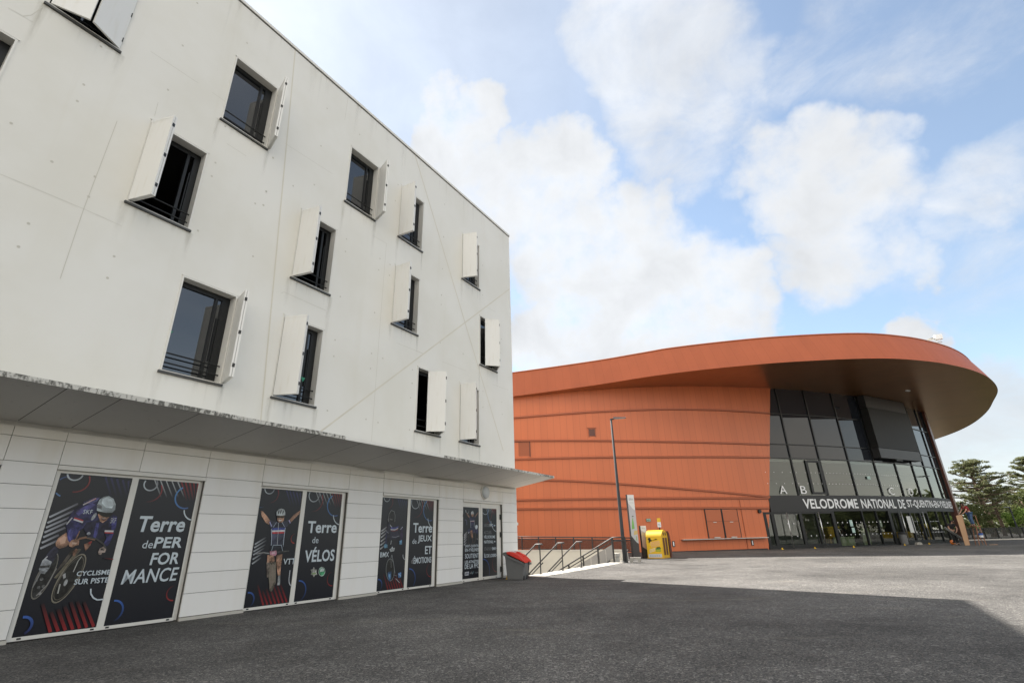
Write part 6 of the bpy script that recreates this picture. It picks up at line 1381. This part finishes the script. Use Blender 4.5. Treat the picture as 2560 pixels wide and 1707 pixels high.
# yellow recycling container
def recycling_bin():
    ang=R(-34); e=empty('recycling_container',(7.06,29.65,Gs(28.9,1.3)),ang); tag(e,'yellow recycling container with a rounded hood between the totems and the terracotta wall','recycling container')
    W_,D_=.88,.98; prof=[(0,0),(D_,0),(D_,1.10)]+[(D_/2+D_/2*math.cos(t),1.06+.36*math.sin(t)) for t in [math.pi*k/14 for k in range(1,14)]]+[(0,1.10)]
    b=MB(); b.prism(prof,lambda p:(0,p[0],p[1]),lambda p:(W_,p[0],p[1])); b.build('body',M['yellow'],e)
    for y in (.14,.54): MB().box((W_,y,.16),(W_+.012,y+.26,1.02)).build('slot',M['brown'],e)
    for y in (.34,.66): MB().tube([(W_-.01,y,1.22),(W_+.012,y,1.22)],.085,14).build('drop_hole',M['brown'],e)
    b=MB(); b.box((-.02,-.02,-.0),(W_+.02,D_+.02,.05)); b.build('foot_frame',M['yellowD'],e)
    b=MB(); pr=[(D_+.05,0),(D_+.32,0),(D_+.32,.9),(D_+.22,1.22),(D_+.05,1.36)]; b.prism(pr,lambda p:(.15,p[0],p[1]),lambda p:(W_+.05,p[0],p[1])); b.build('rear_cabinet',M['brown'],e)
    # printed front
    b=MB(); cols=[]
    def q(pts,c,y=-.003): b.poly([(x*.915,y,z) for x,z in pts]); cols.append([c])
    BKc=(.02,.018,.015); Wc=(.62,.58,.45)
    q([(.06,.05),(.86,.05),(.86,.22),(.06,.22)],(.50,.53,.56)); 
    for k in range(5): q([(.14+.13*k,.11),(.23+.13*k,.11),(.23+.13*k,.15),(.14+.13*k,.15)],(.2,.22,.25),-.004)
    q([(.10,.98),(.20,1.05),(.28,1.02),(.30,.93),(.42,.90),(.60,.95),(.72,.94),(.62,.98),(.44,.93),(.34,.86),(.24,.84),(.18,.76),(.14,.80),(.16,.90)],BKc)
    for k,(x0,x1) in enumerate(((.26,.80),(.24,.84),(.28,.80))):
        z=.77-.09*k; q([(x0,z-.03),(x1,z+.05),(x1,z+.11),(x0,z+.03)],(.62,.48,.25)); q([(x0+.02,z-.008),(x1-.02,z+.066),(x1-.02,z+.09),(x0+.02,z+.016)],(.66,.22,.06),-.004)
    for k in range(3): q([(.14,.40-.06*k),(.50,.50-.06*k),(.50,.53-.06*k),(.14,.43-.06*k)],Wc)
    q([(.50,.42),(.82,.44),(.86,.50),(.78,.56),(.60,.55)],(.09,.22,.05)); q([(.56,.50),(.84,.52),(.78,.57),(.62,.56)],BKc,-.004); q([(.52,.33),(.84,.33),(.84,.42),(.52,.41)],(.30,.34,.04))
    finish_print(b,cols,e,'printed_panel')
recycling_bin()
e=empty('sign_post',(8.35,31.4,Gs(30.4,1.6)),R(-12)); tag(e,'yellow and white notice on a dark post behind the recycling container','sign')
MB().tube([(0,0,0),(0,0,1.60)],.03).build('post',M['rubber'],e); MB().box((-.10,-.05,1.58),(.10,-.032,2.08)).build('notice_board',M['white'],e); MB().box((-.10,-.054,1.86),(.10,-.0505,2.08)).build('yellow_header',M['yellow'],e)
b=MB(); 
for k in range(3): b.box((-.06+.05*k,-.053,1.66),(-.03+.05*k,-.0505,1.69)); b.box((-.06+.04*k,-.053,1.74),(-.035+.04*k,-.0505,1.77))
b.build('print_marks',M['black'],e)

# grit bin by the corner
def grit_bin():
    e=empty('grit_bin',(-.02,18.62,Gs(15.9,.8)),R(-18)); tag(e,'grey grit bin with a sloping red lid by the corner of the white building','grit bin')
    # local: x to the right, y away from the viewer; lid falls towards +x
    prof=[(-.30,0),(.30,0),(.36,.52),(-.36,.78),(-.38,.74)]
    b=MB(); y0,y1=-.33,.36
    c=[]
    b.prism([(-.27,0),(.27,0),(.345,.50),(-.345,.80)],lambda p:(p[0],y0+(.03 if p[1]==0 else 0),p[1]),lambda p:(p[0],y1-(.03 if p[1]==0 else 0),p[1])); o=b.build('body',M['binGrey'],e,bevel=.025)
    b=MB(); b.hexa([(.30,y0-.03,.43),(.385,y0-.03,.43),(.385,y1+.03,.43),(.30,y1+.03,.43),(.30,y0-.03,.50),(.385,y0-.03,.495),(.385,y1+.03,.495),(.30,y1+.03,.50)]); b.hexa([(-.37,y0-.03,.74),(.36,y0-.03,.44),(.36,y0-.001,.44),(-.37,y0-.001,.74),(-.37,y0-.03,.80),(.36,y0-.03,.50),(.36,y0-.001,.50),(-.37,y0-.001,.80)]); b.build('rim',M['binGrey'],e)
    pr=[(.40,.505),(.36,.575),(.18,.74),(-.02,.835),(-.20,.865),(-.26,.86),(-.26,.80)]
    b=MB(); b.prism(pr,lambda p:(p[0],y0-.035,p[1]),lambda p:(p[0],y1+.035,p[1])); lid=b.build('lid',M['red'],e,bevel=.02)
    b=MB(); b.prism([(-.26,.86),(-.26,.76),(-.39,.76),(-.39,.80),(-.36,.845)],lambda p:(p[0]-.002,y0-.033,p[1]),lambda p:(p[0]-.002,y1+.033,p[1])); b.build('lid_hinge_cover',M['binGrey'],e)
    b=MB(); b.tube([(.26,.02,.69),(.10,.02,.80),(-.02,.02,.85)],.022); b.build('lid_rib',M['red'],lid,smooth=True)
    b=MB(); b.hexa([(-.10,-.22,.862),(.0,-.22,.834),(.0,-.10,.834),(-.10,-.10,.862),(-.10,-.22,.868),(.0,-.22,.840),(.0,-.10,.840),(-.10,-.10,.868)]); b.build('label_plate',M['white'],lid)
    b=MB(); b.tube([(.385,.05,.54),(.40,.05,.46),(.385,.05,.40),(.355,.10,.28),(.345,.13,.16),(.335,.11,.05)],.012); b.build('strap',M['rubber'],e,smooth=True); MB().box((.37,.0,.44),(.415,.09,.54)).build('latch',M['rubber'],e)
    for y in (-.20,.13): MB().box((.22,y-.06,.0),(.295,y+.07,.12)).build('fork_slot',M['rubber'],e)
grit_bin()
e=empty('door_wedge',(-.34,18.72,Gs(15.7,.7)),R(20)); tag(e,'small yellow floor stop lying next to the grit bin','door stop')
b=MB(); b.prism([(-.09,0),(.10,0),(.02,.03),(-.02,.10),(-.05,.11),(-.06,.03)],lambda p:(p[0],-.03,p[1]),lambda p:(p[0],.03,p[1])); b.build('wedge',M['yellow'],e)
LBL=['yellow door stop in front of the leftmost entrance door','yellow door stop in front of the door bearing the second long handle','yellow door stop below the ticket machine glass','yellow door stop at the foot of the third long door handle','yellow door stop at the foot of the rightmost long door handle']
for i,(x,y) in enumerate(((18.53,38.1),(21.03,38.5),(24.2,39.2),(30.3,42.6),(33.2,43.9))):
    o=copy_tree(e); o.location=(x,y,G(x,y)); tag(o,LBL[i],'door stop','yellow door stops at the entrance'); o.scale=(1,1,1.1)
e=empty('litter_bin',(31.3,44.0,G(31,43)),0); tag(e,'dark grey litter bin standing against the entrance glass','litter bin')
b=MB(); b.lathe([(.24,0),(.27,.05),(.29,.78),(.26,.80)],n=18); b.build('body',M['binGrey'],e); b=MB(); b.lathe([(.30,.80),(.31,.86),(.20,.97),(.05,1.0)],n=18); b.build('lid',M['galv'],e)

# ------------------------------------------------------------------ the two workers and their gear
def skinned(name,J,E_,m,parent,sub=1,root=0):
    me=bpy.data.meshes.new(name); keys=list(J); me.from_pydata([J[k][0] for k in keys],[(keys.index(a),keys.index(b)) for a,b in E_],[])
    o=bpy.data.objects.new(name,me); COL.objects.link(o); sk=o.modifiers.new('s','SKIN'); sk.use_smooth_shade=True
    for i,k in enumerate(keys):
        r=J[k][1]; d=me.skin_vertices[0].data[i]; d.radius=(r,r) if not isinstance(r,tuple) else r; d.use_root=(i==root)
    sb=o.modifiers.new('u','SUBSURF'); sb.levels=sub; sb.render_levels=sub
    dg=bpy.context.evaluated_depsgraph_get(); dg.update(); nm=bpy.data.meshes.new_from_object(o.evaluated_get(dg)); bpy.data.objects.remove(o)
    for p in nm.polygons: p.use_smooth=True
    nm.materials.clear(); return link(name,nm,m,parent)
def person(loc,rz,P,shirt,trous,label,short=True):
    e=empty('person',loc,rz); tag(e,label,'person')
    J={'pel':(P['pel'],.125),'wai':(P['wai'],.115),'che':(P['che'],.135),'nek':(P['nek'],.055),'hed0':(P['hd0'],.075),'hed':(P['hed'],.098),'hed2':(P['hd2'],.07)}
    E_=[('pel','wai'),('wai','che'),('che','nek'),('nek','hed0'),('hed0','hed'),('hed','hed2')]
    for s in 'LR':
        for k,r in (('hip',.095),('kne',.062),('ank',.04),('toe',.035),('sho',.062),('elb',.042),('wri',.029),('pal',.036)): J[s+k]=(P[s+k],r)
        E_+=[('pel',s+'hip'),(s+'hip',s+'kne'),(s+'kne',s+'ank'),(s+'ank',s+'toe'),('che',s+'sho'),(s+'sho',s+'elb'),(s+'elb',s+'wri'),(s+'wri',s+'pal')]
        w=Vector(P[s+'wri']); p=Vector(P[s+'pal']); d=(p-w).normalized(); side=d.cross(Vector((0,0,1)) if abs(d.z)<.9 else Vector((1,0,0))).normalized(); up=side.cross(d)
        for i in range(4):
            b0=p+side*(.030-.02*i)+d*.02; L_=(.036,.042,.039,.030)[i]
            J[s+'f%da'%i]=(tuple(b0),.0095); J[s+'f%db'%i]=(tuple(b0+d*L_-up*.008),.0085); J[s+'f%dc'%i]=(tuple(b0+d*L_*1.5-up*.028),.0075)
            E_+=[(s+'pal',s+'f%da'%i),(s+'f%da'%i,s+'f%db'%i),(s+'f%db'%i,s+'f%dc'%i)]
        t0=w+d*.03+side*.035; J[s+'ta']=(tuple(t0),.011); J[s+'tb']=(tuple(t0+d*.035+side*.022-up*.01),.009); E_+=[(s+'pal',s+'ta'),(s+'ta',s+'tb')]
    skinned('body',J,E_,M['skin'],e)
    S={k:(J[k][0],r) for k,r in (('pel',.145),('wai',.135),('che',.158))}; SE=[('pel','wai'),('wai','che')]
    top=Vector(P['che']).lerp(Vector(P['nek']),.75); S['col']=(tuple(top),.075); SE.append(('che','col'))
    for s in 'LR':
        S[s+'sho']=(P[s+'sho'],.082); S[s+'mid']=(tuple(Vector(P[s+'sho']).lerp(Vector(P[s+'elb']),.62)),.068); SE+=[('che',s+'sho'),(s+'sho',s+'mid')]
    skinned('t_shirt',S,SE,shirt,e)
    T={'pel':(P['pel'],.14)}; TE=[]
    for s in 'LR':
        T[s+'hip']=(P[s+'hip'],.112); T[s+'kne']=(P[s+'kne'],.082); T[s+'ank']=(tuple(Vector(P[s+'ank'])+Vector((0,0,.03))),.068); TE+=[('pel',s+'hip'),(s+'hip',s+'kne'),(s+'kne',s+'ank')]
    skinned('trousers',T,TE,trous,e)
    for s in 'LR':
        a=Vector(P[s+'ank']); t=Vector(P[s+'toe']); skinned('shoe',{'a':(tuple(a+Vector((0,0,-.02))),.052),'b':(tuple(a.lerp(t,.5)+Vector((0,0,-.01))),.05),'c':(tuple(t),.042)},[('a','b'),('b','c')],M['rubber'],e)
    h=Vector(P['hed']); f=Vector(P['face']).normalized(); up=(h-Vector(P['nek'])).normalized()
    skinned('hair',{'a':(tuple(h-f*.03+up*.035),.098),'b':(tuple(h-f*.06-up*.03),.082),'c':(tuple(h+f*.02+up*.07),.065)},[('a','b'),('a','c')],M['hair'],e)
    sd=f.cross(up).normalized(); 
    b=MB(); b.tube([h+f*.085-up*.01,h+f*.125-up*.035,h+f*.09-up*.045],[.012,.018,.012],6)
    for k in (-1,1): b.tube([h+sd*k*.092,h+sd*k*.112],.026,8)
    b.build('nose_and_ears',M['skin'],e,smooth=True)
    b=MB()
    for k in (-1,1): b.tube([h+f*.080+sd*k*.034+up*.012,h+f*.094+sd*k*.034+up*.012],.011,8)
    b.build('eyes',M['hair'],e); MB().tube([h+f*.085-up*.062-sd*.022,h+f*.092-up*.062+sd*.022],.007,6).build('mouth',mat('lips',(.30,.10,.08),.5),e)
    return e
gA=G(32.3,39.7)
person((31.98,39.75,gA),0,dict(pel=(.06,0,.96),wai=(.05,-.02,1.12),che=(.02,-.06,1.33),nek=(.12,-.10,1.50),hd0=(.17,-.11,1.545),hed=(.22,-.14,1.60),hd2=(.24,-.16,1.67),face=(.55,-.45,-.5),
    Lhip=(-.04,0,.90),Lkne=(-.05,-.03,.50),Lank=(-.04,.04,.09),Ltoe=(-.09,-.13,.045),Rhip=(.16,0,.90),Rkne=(.17,-.04,.50),Rank=(.18,.04,.09),Rtoe=(.19,-.14,.045),
    Lsho=(-.18,-.03,1.41),Lelb=(-.26,-.14,1.16),Lwri=(-.16,-.24,.96),Lpal=(-.11,-.26,.90),Rsho=(.22,-.08,1.40),Relb=(.27,-.22,1.14),Rwri=(.10,-.33,.93),Rpal=(.03,-.34,.88)),M['tshirt'],M['trouser'],'person in a black t-shirt bending over a grey metal strip')
person((32.87,38.8,1.36),R(0),dict(pel=(.02,0,.90),wai=(-.04,0,1.04),che=(-.16,-.02,1.24),nek=(-.27,-.04,1.38),hd0=(-.30,-.05,1.42),hed=(-.34,-.06,1.47),hd2=(-.36,-.06,1.54),face=(-.8,-.25,-.45),
    Lhip=(.0,-.10,.85),Lkne=(-.05,-.10,.47),Lank=(.03,-.09,.08),Ltoe=(-.13,-.10,.04),Rhip=(.03,.10,.85),Rkne=(.0,.11,.47),Rank=(.06,.10,.08),Rtoe=(-.10,.11,.04),
    Lsho=(-.20,-.20,1.30),Lelb=(-.34,-.22,1.06),Lwri=(-.50,-.16,.90),Lpal=(-.57,-.13,.87),Rsho=(-.18,.17,1.30),Relb=(-.36,.16,1.08),Rwri=(-.56,.08,.92),Rpal=(-.63,.05,.89)),M['redshirt'],M['jeans'],'person in a red t-shirt and jeans leaning over from a stepladder')
e=empty('metal_strip',(31.62,39.4,gA)); tag(e,'long grey metal strip held slanting by the person in black','metal strip')
b=MB(); a_=Vector((-.33,.10,1.14)); c_=Vector((.52,-.10,.36)); b.hexa([a_,a_+Vector((.0,-.05,.0)),c_+Vector((0,-.05,0)),c_,a_+Vector((.03,0,.15)),a_+Vector((.03,-.05,.15)),c_+Vector((.03,-.05,.15)),c_+Vector((.03,0,.15))]); b.build('strip',mat('zinc_strip',(.16,.165,.16),.45,.3),e); b=MB(); o=Vector((0,-.055,.05)); b.hexa([a_+o,a_+o+Vector((0,-.02,0)),c_+o+Vector((0,-.02,0)),c_+o,a_+o+Vector((0,0,.03)),a_+o+Vector((0,-.02,.03)),c_+o+Vector((0,-.02,.03)),c_+o+Vector((0,0,.03))]); b.build('folded_edge',M['galv'],e)
e=empty('plywood_board',(31.85,38.6,G(31.8,38.6))); tag(e,'tall sheet of plywood propped upright between the two workers','board')
b=MB(); b.hexa([(-.17,0,0),(.20,.05,0),(.20,.075,0),(-.17,.025,0),(-.03,.12,1.98),(.46,.17,2.07),(.46,.195,2.07),(-.03,.145,1.98)]); b.build('sheet',M['wood'],e); b=MB(); b.hexa([(.201,.045,0),(.225,.05,0),(.225,.085,0),(.201,.08,0),(.461,.165,2.07),(.485,.17,2.07),(.485,.2,2.07),(.461,.195,2.07)]); b.build('batten',M['ladder'],e)
def stepladder():
    g=G(33,38.6); e=empty('stepladder',(32.9,38.6,g)); tag(e,'old brown wooden stepladder with a platform carrying the person in red','ladder')
    A=[(.02,-.30,.0),(.33,.32,.0)]; T=[(.0,-.22,1.95),(.10,.28,1.95)]
    for a,t in zip(A,T): MB().tube([a,t],.032,6).build('stile',M['ladder'],e)
    Bq=[(-.42,-.24,0),(-.12,.42,0)]; T2=[(-.14,-.16,1.24),(.0,.32,1.24)]
    for a,t in zip(Bq,T2): MB().tube([a,t],.03,6).build('back_leg',M['ladder'],e)
    MB().box((-.24,-.27,1.215),(.14,.36,1.26)).build('platform',M['ladder'],e)
    for z in (.28,.55,.82,1.05):
        u=z/1.95; p=Vector(A[0]).lerp(Vector(T[0]),u); q=Vector(A[1]).lerp(Vector(T[1]),u)
        b=MB(); dd=Vector((-.07,0,0)); b.hexa([p,q,q+dd,p+dd]+[v+Vector((0,0,.025)) for v in (p,q,q+dd,p+dd)]); b.build('step',M['ladder'],e)
    MB().tube([Vector(Bq[0]).lerp(Vector(T2[0]),.35),Vector(Bq[1]).lerp(Vector(T2[1]),.35)],.018).build('brace',M['ladder'],e)
    MB().tube([T[0],T[1]],.03,6).build('top_bar',M['ladder'],e)
stepladder()
e=empty('bucket',(32.70,38.22,.60)); tag(e,'small blue and white tub hanging on the stepladder','bucket')
b=MB(); b.lathe([(.10,0),(.13,.14)],n=14); b.build('tub_base',M['white'],e); b=MB(); b.lathe([(.131,.141),(.14,.26),(.145,.28)],n=14); b.build('tub_band',mat('blue_plastic',(.03,.08,.28),.4),e); b=MB(); b.tube([(-.13,0,.27),(-.09,0,.40),(0,0,.45),(.09,0,.40),(.13,0,.27)],.006); b.build('handle',M['steel'],e,smooth=True)
e=empty('power_saw',(32.75,41.0,G(32.7,41))); tag(e,'orange power tool lying on the ground by the glass','power tool'); e.scale=(.7,.7,.7)
ORG=mat('orange_plastic',(.50,.13,.015),.4)
b=MB(); b.lathe([(.12,-.10),(.22,-.06),(.24,.0),(.22,.06),(.12,.10)],n=18,fn=lambda p:(p[0],p[2],p[1]+.25)); b.build('motor_housing',ORG,e,smooth=True); b=MB(); b.tube([(.18,0,.34),(.32,.02,.36),(.36,.02,.20),(.26,0,.08)],.035); b.build('handle',ORG,e,smooth=True); b=MB(); b.lathe([(.07,0),(.07,.03)],n=12,fn=lambda p:(p[0]-.0,p[2]-.13,p[1]+.25)); b.build('disc_guard',M['rubber'],e); MB().box((-.26,-.12,0),(.3,.12,.03)).build('base_plate',M['galv'],e)
def offcut(x,y,rz,L_,label):
    e=empty('timber_offcut',(x,y,G(x,y)),rz); tag(e,label,'offcut','offcuts lying by the workers'); MB().hexa([(-L_/2,-.05,0),(L_/2,-.04,0),(L_/2,.05,0),(-L_/2,.06,0),(-L_/2,-.05,.025),(L_/2,-.04,.03),(L_/2,.05,.03),(-L_/2,.06,.025)]).build('piece',M['wood'],e); MB().tube([(L_*.2,0,.03),(L_*.2,0,.036)],.012,8).build('screw_head',M['steel'],e)
offcut(33.5,38.4,R(4),.55,'pale timber offcut lying to the right of the stepladder'); offcut(32.4,40.3,R(30),.5,'pale timber offcut lying near the orange power tool')
e=empty('tool_bag',(31.6,42.9,G(31.6,42.9)),R(10)); tag(e,'small grey tool bag on the ground before the entrance doors','bag')
b=MB(); b.prism([(-.25,0),(.25,0),(.22,.14),(.10,.20),(-.10,.20),(-.22,.14)],lambda p:(p[0],-.12,p[1]),lambda p:(p[0],.12,p[1])); b.build('bag',M['grey'],e,bevel=.02); MB().tube([(-.12,0,.19),(-.06,0,.27),(.06,0,.27),(.12,0,.19)],.012).build('handle',M['rubber'],e)

# ------------------------------------------------------------------ fence, trees, hedge on the right
def far_fence():
    e=empty('metal_fence',(38,57.2,.0)); tag(e,'long dark fence of tilted bars along the right edge of the forecourt','fence')
    H=1.22
    MB().box((0,-.03,H-.05),(46,.03,H)).build('top_rail',M['galv'],e); MB().box((0,-.02,.16),(46,.02,.20)).build('bottom_rail',M['dark'],e)
    for i in range(34):
        x=.4+i*1.37; MB().hexa([(x,-.05,0),(x+.09,-.05,0),(x+.09,.05,0),(x,.05,0),(x,-.05,H-.051),(x+.09,-.05,H-.051),(x+.09,.05,H-.051),(x,.05,H-.051)]).build('post',M['dark'],e)
    b=MB(); b.poly([(0,.0,.2),(46,.0,.2),(46,0,H-.05),(0,0,H-.05)]); b.build('mesh_infill',M['fmesh'],e,fix=False)
    k=MB().box((36,56.3,0.02),(90,56.75,.14)).build('far_kerb',M['kerb']); tag(k,kind='structure')
M['fmesh']=mat('dark_fence_mesh',(.02,.02,.018),.6)
def _fm():
    t=NT(M['fmesh']); tr=t.n('BsdfTransparent'); mx=t.n('MixShader'); mx.inputs[0].default_value=.8; t.l(tr.outputs[0],mx.inputs[1]); t.l(t.b.outputs[0],mx.inputs[2]); t.l(mx.outputs[0],t.t.nodes['Material Output'].inputs[0])
_fm(); far_fence()
def leaf_mesh(name,cen,size,m,parent,flat=0,asp=.55):
    n=len(cen); nr=rng.normal(size=(n,3)); nr[:,2]=nr[:,2]*(1+flat*2)+flat; nr/=np.linalg.norm(nr,axis=1)[:,None]
    t=np.cross(nr,rng.normal(size=(n,3))); t/=np.linalg.norm(t,axis=1)[:,None]; bt=np.cross(nr,t); s=(size*(.6+.8*rng.random(n)))[:,None]
    V=np.stack([cen-t*s-bt*s*asp*.3,cen-t*s*.1-bt*s*asp,cen+t*s-bt*s*.1,cen+t*s*.1+bt*s*asp],1).reshape(-1,3)
    me=bpy.data.meshes.new(name); me.vertices.add(4*n); me.vertices.foreach_set('co',V.astype(np.float32).ravel()); me.loops.add(4*n); me.loops.foreach_set('vertex_index',np.arange(4*n,dtype=np.int32)); me.polygons.add(n); me.polygons.foreach_set('loop_start',np.arange(0,4*n,4,dtype=np.int32)); me.update(); me.validate()
    return link(name,me,m,parent)
def clumps(C,rad,per,shell=.55):
    out=[]
    for (c,r) in zip(C,rad):
        v=rng.normal(size=(per,3)); v/=np.linalg.norm(v,axis=1)[:,None]; u=(shell+(1-shell)*rng.random(per))[:,None]; out.append(np.array(c)+v*u*np.array(r))
    return np.concatenate(out)
def pine_tree(x,y,h,w,label,lean=0,seed=1,n=16,per=150,group=None):
    global rng; rng=np.random.default_rng(seed); rd=random.Random(seed)
    e=empty('pine_tree',(x,y,0)); tag(e,label,'pine tree',group)
    tr=[(0,0,-.1),(.1,0,h*.3),(lean*.5,.1,h*.6),(lean,0,h*.93)]; b=MB(); b.tube(tr,[h*.038,h*.031,h*.022,h*.007],9)
    C=[];Rr=[]
    for k in range(n):
        u=.40+.58*(k/(n-1))**.9; z=h*u; prof=(1-((u-.55)/.47)**2) if u>.55 else .8
        L_=w*.5*max(.18,prof)*rd.uniform(.75,1.05); a=k*2.4+rd.uniform(-.4,.4); base=Vector((lean*u,0,z-h*.06)); tip=Vector((lean*u+L_*math.cos(a),L_*math.sin(a),z+rd.uniform(-.02,.04)*h)); mid=base.lerp(tip,.55)+Vector((0,0,-.02*h))
        b.tube([base,mid,tip],[h*.011,h*.008,h*.003],5)
        for q in range(8):
            v=.30+.10*q; p=base.lerp(tip,v)+Vector((rd.uniform(-.5,.5)*w*.10,rd.uniform(-.5,.5)*w*.10,.012*h+rd.uniform(-.015,.02)*h)); r=w*rd.uniform(.030,.062); C.append(tuple(p)); Rr.append((r*1.25,r*1.25,r*.38))
    for k in range(14): C.append((lean+rd.uniform(-1,1)*w*.17,rd.uniform(-1,1)*w*.17,h*rd.uniform(.94,1.0))); Rr.append((w*.05,w*.05,h*.016))
    b.build('trunk',M['bark'],e,smooth=True)
    leaf_mesh('crown',clumps(C,Rr,per,.2),h*.0125,M['pine'],e,flat=.4,asp=.35); return e
def leafy_tree(x,y,h,w,label,m,seed,per=130,n=34,trunk=.35,group=None,name='broadleaf_tree',cat='tree'):
    global rng; rng=np.random.default_rng(seed); rd=random.Random(seed)
    e=empty(name,(x,y,0)); tag(e,label,cat,group); b=MB(); b.tube([(0,0,-.1),(.05,0,h*trunk),(0,.05,h*.75)],[h*.03,h*.024,h*.008],8); C=[];Rr=[]
    for k in range(n):
        a=rd.uniform(0,6.28); u=rd.random()**.8; z=h*(trunk*.65+(1-trunk*.65)*u)*.93; rr=w*.5*math.sqrt(max(.05,1-((u-.42)/.62)**2))*rd.uniform(.45,1.0); p=(rr*math.cos(a),rr*math.sin(a),z); r=w*rd.uniform(.09,.17); C.append(p); Rr.append((r,r,r*.8))
        if k%4==0: b.tube([(0,0,z*.65),(p[0]*.5,p[1]*.5,z*.85),p],[h*.010,h*.007,h*.003],5)
    b.build('trunk',M['bark'],e,smooth=True); leaf_mesh('crown',clumps(C,Rr,per,.3),h*.022 if h>4 else .10,m,e); return e
pine_tree(66.0,75,10.4,9.6,'large flat topped pine with an open crown beside the velodrome',lean=-.2,seed=5,n=38,per=60)
pine_tree(79.5,80,11.2,9,'dark pine cut off by the right edge of the picture',seed=8,n=34,per=80)
pine_tree(73.8,82,7.6,8.5,'lower dark pine standing between the two taller pines',seed=9,n=34,per=85)
LT=[(59.5,70,4.4,5.2,'olive green bush behind the workers left of the pine trunk','leafB',21),(62.5,66,3.4,4.2,'low bright bush at the foot of the flat topped pine','leafA',22),(69.6,70,4.6,5,'bright green leafy shrub right of the pine trunk','leafA',23),(75.0,68,4.2,5.5,'yellow green shrub behind the low street lamp','leafA',24),(72.5,76,6.2,6,'olive tree filling the gap under the lower dark pine','leafB',25),(64,84,5.4,7,'distant olive tree seen below the flat crown of the pine','leafB',26),(79,70,5.6,6,'leafy shrub at the very right edge behind the fence','leafA',27),(67.2,64,2.7,4.6,'low bright green bush directly behind the far fence','leafA',29),(71.8,63,3.0,4.6,'rounded light green bush under the low street lamp','leafA',30),(56.5,76,5.6,5.5,'dull green tree half hidden by the end of the velodrome','leafB',28)]
for x,y,h,w,l,m_,sd in LT: leafy_tree(x,y,h,w,l,M[m_],sd,per=170,n=36,trunk=.16,name='leafy_shrub',cat='shrub')
# grasses with pale stems beside the pine trunk
e=empty('sapling_stakes',(61.3,62,.0)); tag(e,'three thin pale sapling stems behind the fence near the stepladder','saplings')
for dx,h in ((0,2.7),(.7,3.0),(1.5,2.6)): MB().tube([(dx,0,0),(dx-.06,0,h*.5),(dx-.12,.02,h)],.035,5).build('stem',M['wood'],e)
# far belt of woodland
def far_wood():
    global rng; rng=np.random.default_rng(77); C=[];Rr=[]
    for k in range(230):
        x=45+rng.random()*190; y=104+rng.random()*25+(x-60)*.1; z=rng.random()*5.2; r=1.5+rng.random()*1.6; C.append((x,y,z)); Rr.append((r*1.2,r,r))
    o=leaf_mesh('far_woodland',clumps(C,Rr,110,.3),.55,M['leafB'],None); tag(o,'far belt of dark trees on the horizon','woodland',kind='stuff')
far_wood()
# trees across the forecourt, behind the viewer's right shoulder: the glass mirrors them
proto=leafy_tree(88,20,6.6,8,'tall leafy tree across the forecourt mirrored in the glass',M['leafB'],41,per=120,n=44,trunk=.25,group='trees across the forecourt')
k=0
for x,y,s in [(84,8,.9),(80,-6,1.05),(90,32,1.0),(93,45,.95),(72,-18,1.0),(62,-30,1.1),(50,-40,1.0),(38,-48,1.1),(97,15,1.2),(86,-14,1.15),(70,-34,1.2),(99,38,1.15),(24,-52,1.0),(10,-55,1.1),(95,58,1.0)]:
    o=copy_tree(proto); o.location=(x,y,0); o.scale=(s,s,s); o.rotation_euler=(0,0,k*1.3); k+=1
def mirrored_wood():
    global rng; rng=np.random.default_rng(55); C=[];Rr=[]
    for k in range(330):
        a=R(-75+150*rng.random()); d_=74+rng.random()*16; x=25+d_*math.cos(a)*.95; y=10+d_*math.sin(a)
        if y>66: continue
        z=rng.random()**.8*5.4; r=1.5+rng.random()*1.5; C.append((x,y,z)); Rr.append((r,r,r))
    o=leaf_mesh('woodland_edge',clumps(C,Rr,90,.3),.6,M['leafB'],None); tag(o,'wooded edge across the forecourt seen only as a reflection in the glass','woodland',kind='stuff')
mirrored_wood()
# white lorry parked to the right, mirrored in the left doors
def lorry():
    e=empty('box_lorry',(42,23.5,0),R(62)); tag(e,'white box lorry parked on the forecourt, mirrored in the leftmost doors','lorry')
    MB().box((-3.2,-1.2,.95),(3.2,1.2,3.45)).build('cargo_box',mat('lorry_white',(.62,.62,.60),.4),e,bevel=.03)
    MB().box((-3.2,-1.0,.7),(5.2,1.0,.94)).build('chassis',M['dark'],e)
    b=MB(); b.prism([(3.35,.6),(5.25,.6),(5.25,1.5),(4.95,2.5),(3.35,2.6)],lambda p:(p[0],-1.1,p[1]),lambda p:(p[0],1.1,p[1])); cab=b.build('cab',mat('lorry_white_cab',(.6,.6,.58),.35),e,bevel=.04)
    MB().hexa([(5.262,-.95,1.55),(5.262,.95,1.55),(5.27,.95,1.55),(5.27,-.95,1.55),(4.98,-.95,2.4),(4.98,.95,2.4),(4.99,.95,2.4),(4.99,-.95,2.4)]).build('windscreen',M['glass'],cab)
    for x in (-2.0,-1.2,4.2):
        for y in (-1.0,1.0): b=MB(); b.tube([(x,y-.14,.45),(x,y+.14,.45)],.45,18); b.build('wheel',M['rubber'],e)
    MB().box((-3.2,-1.26,.5),(3.0,-1.2,.75)).build('side_guard',M['galv'],e)
lorry()
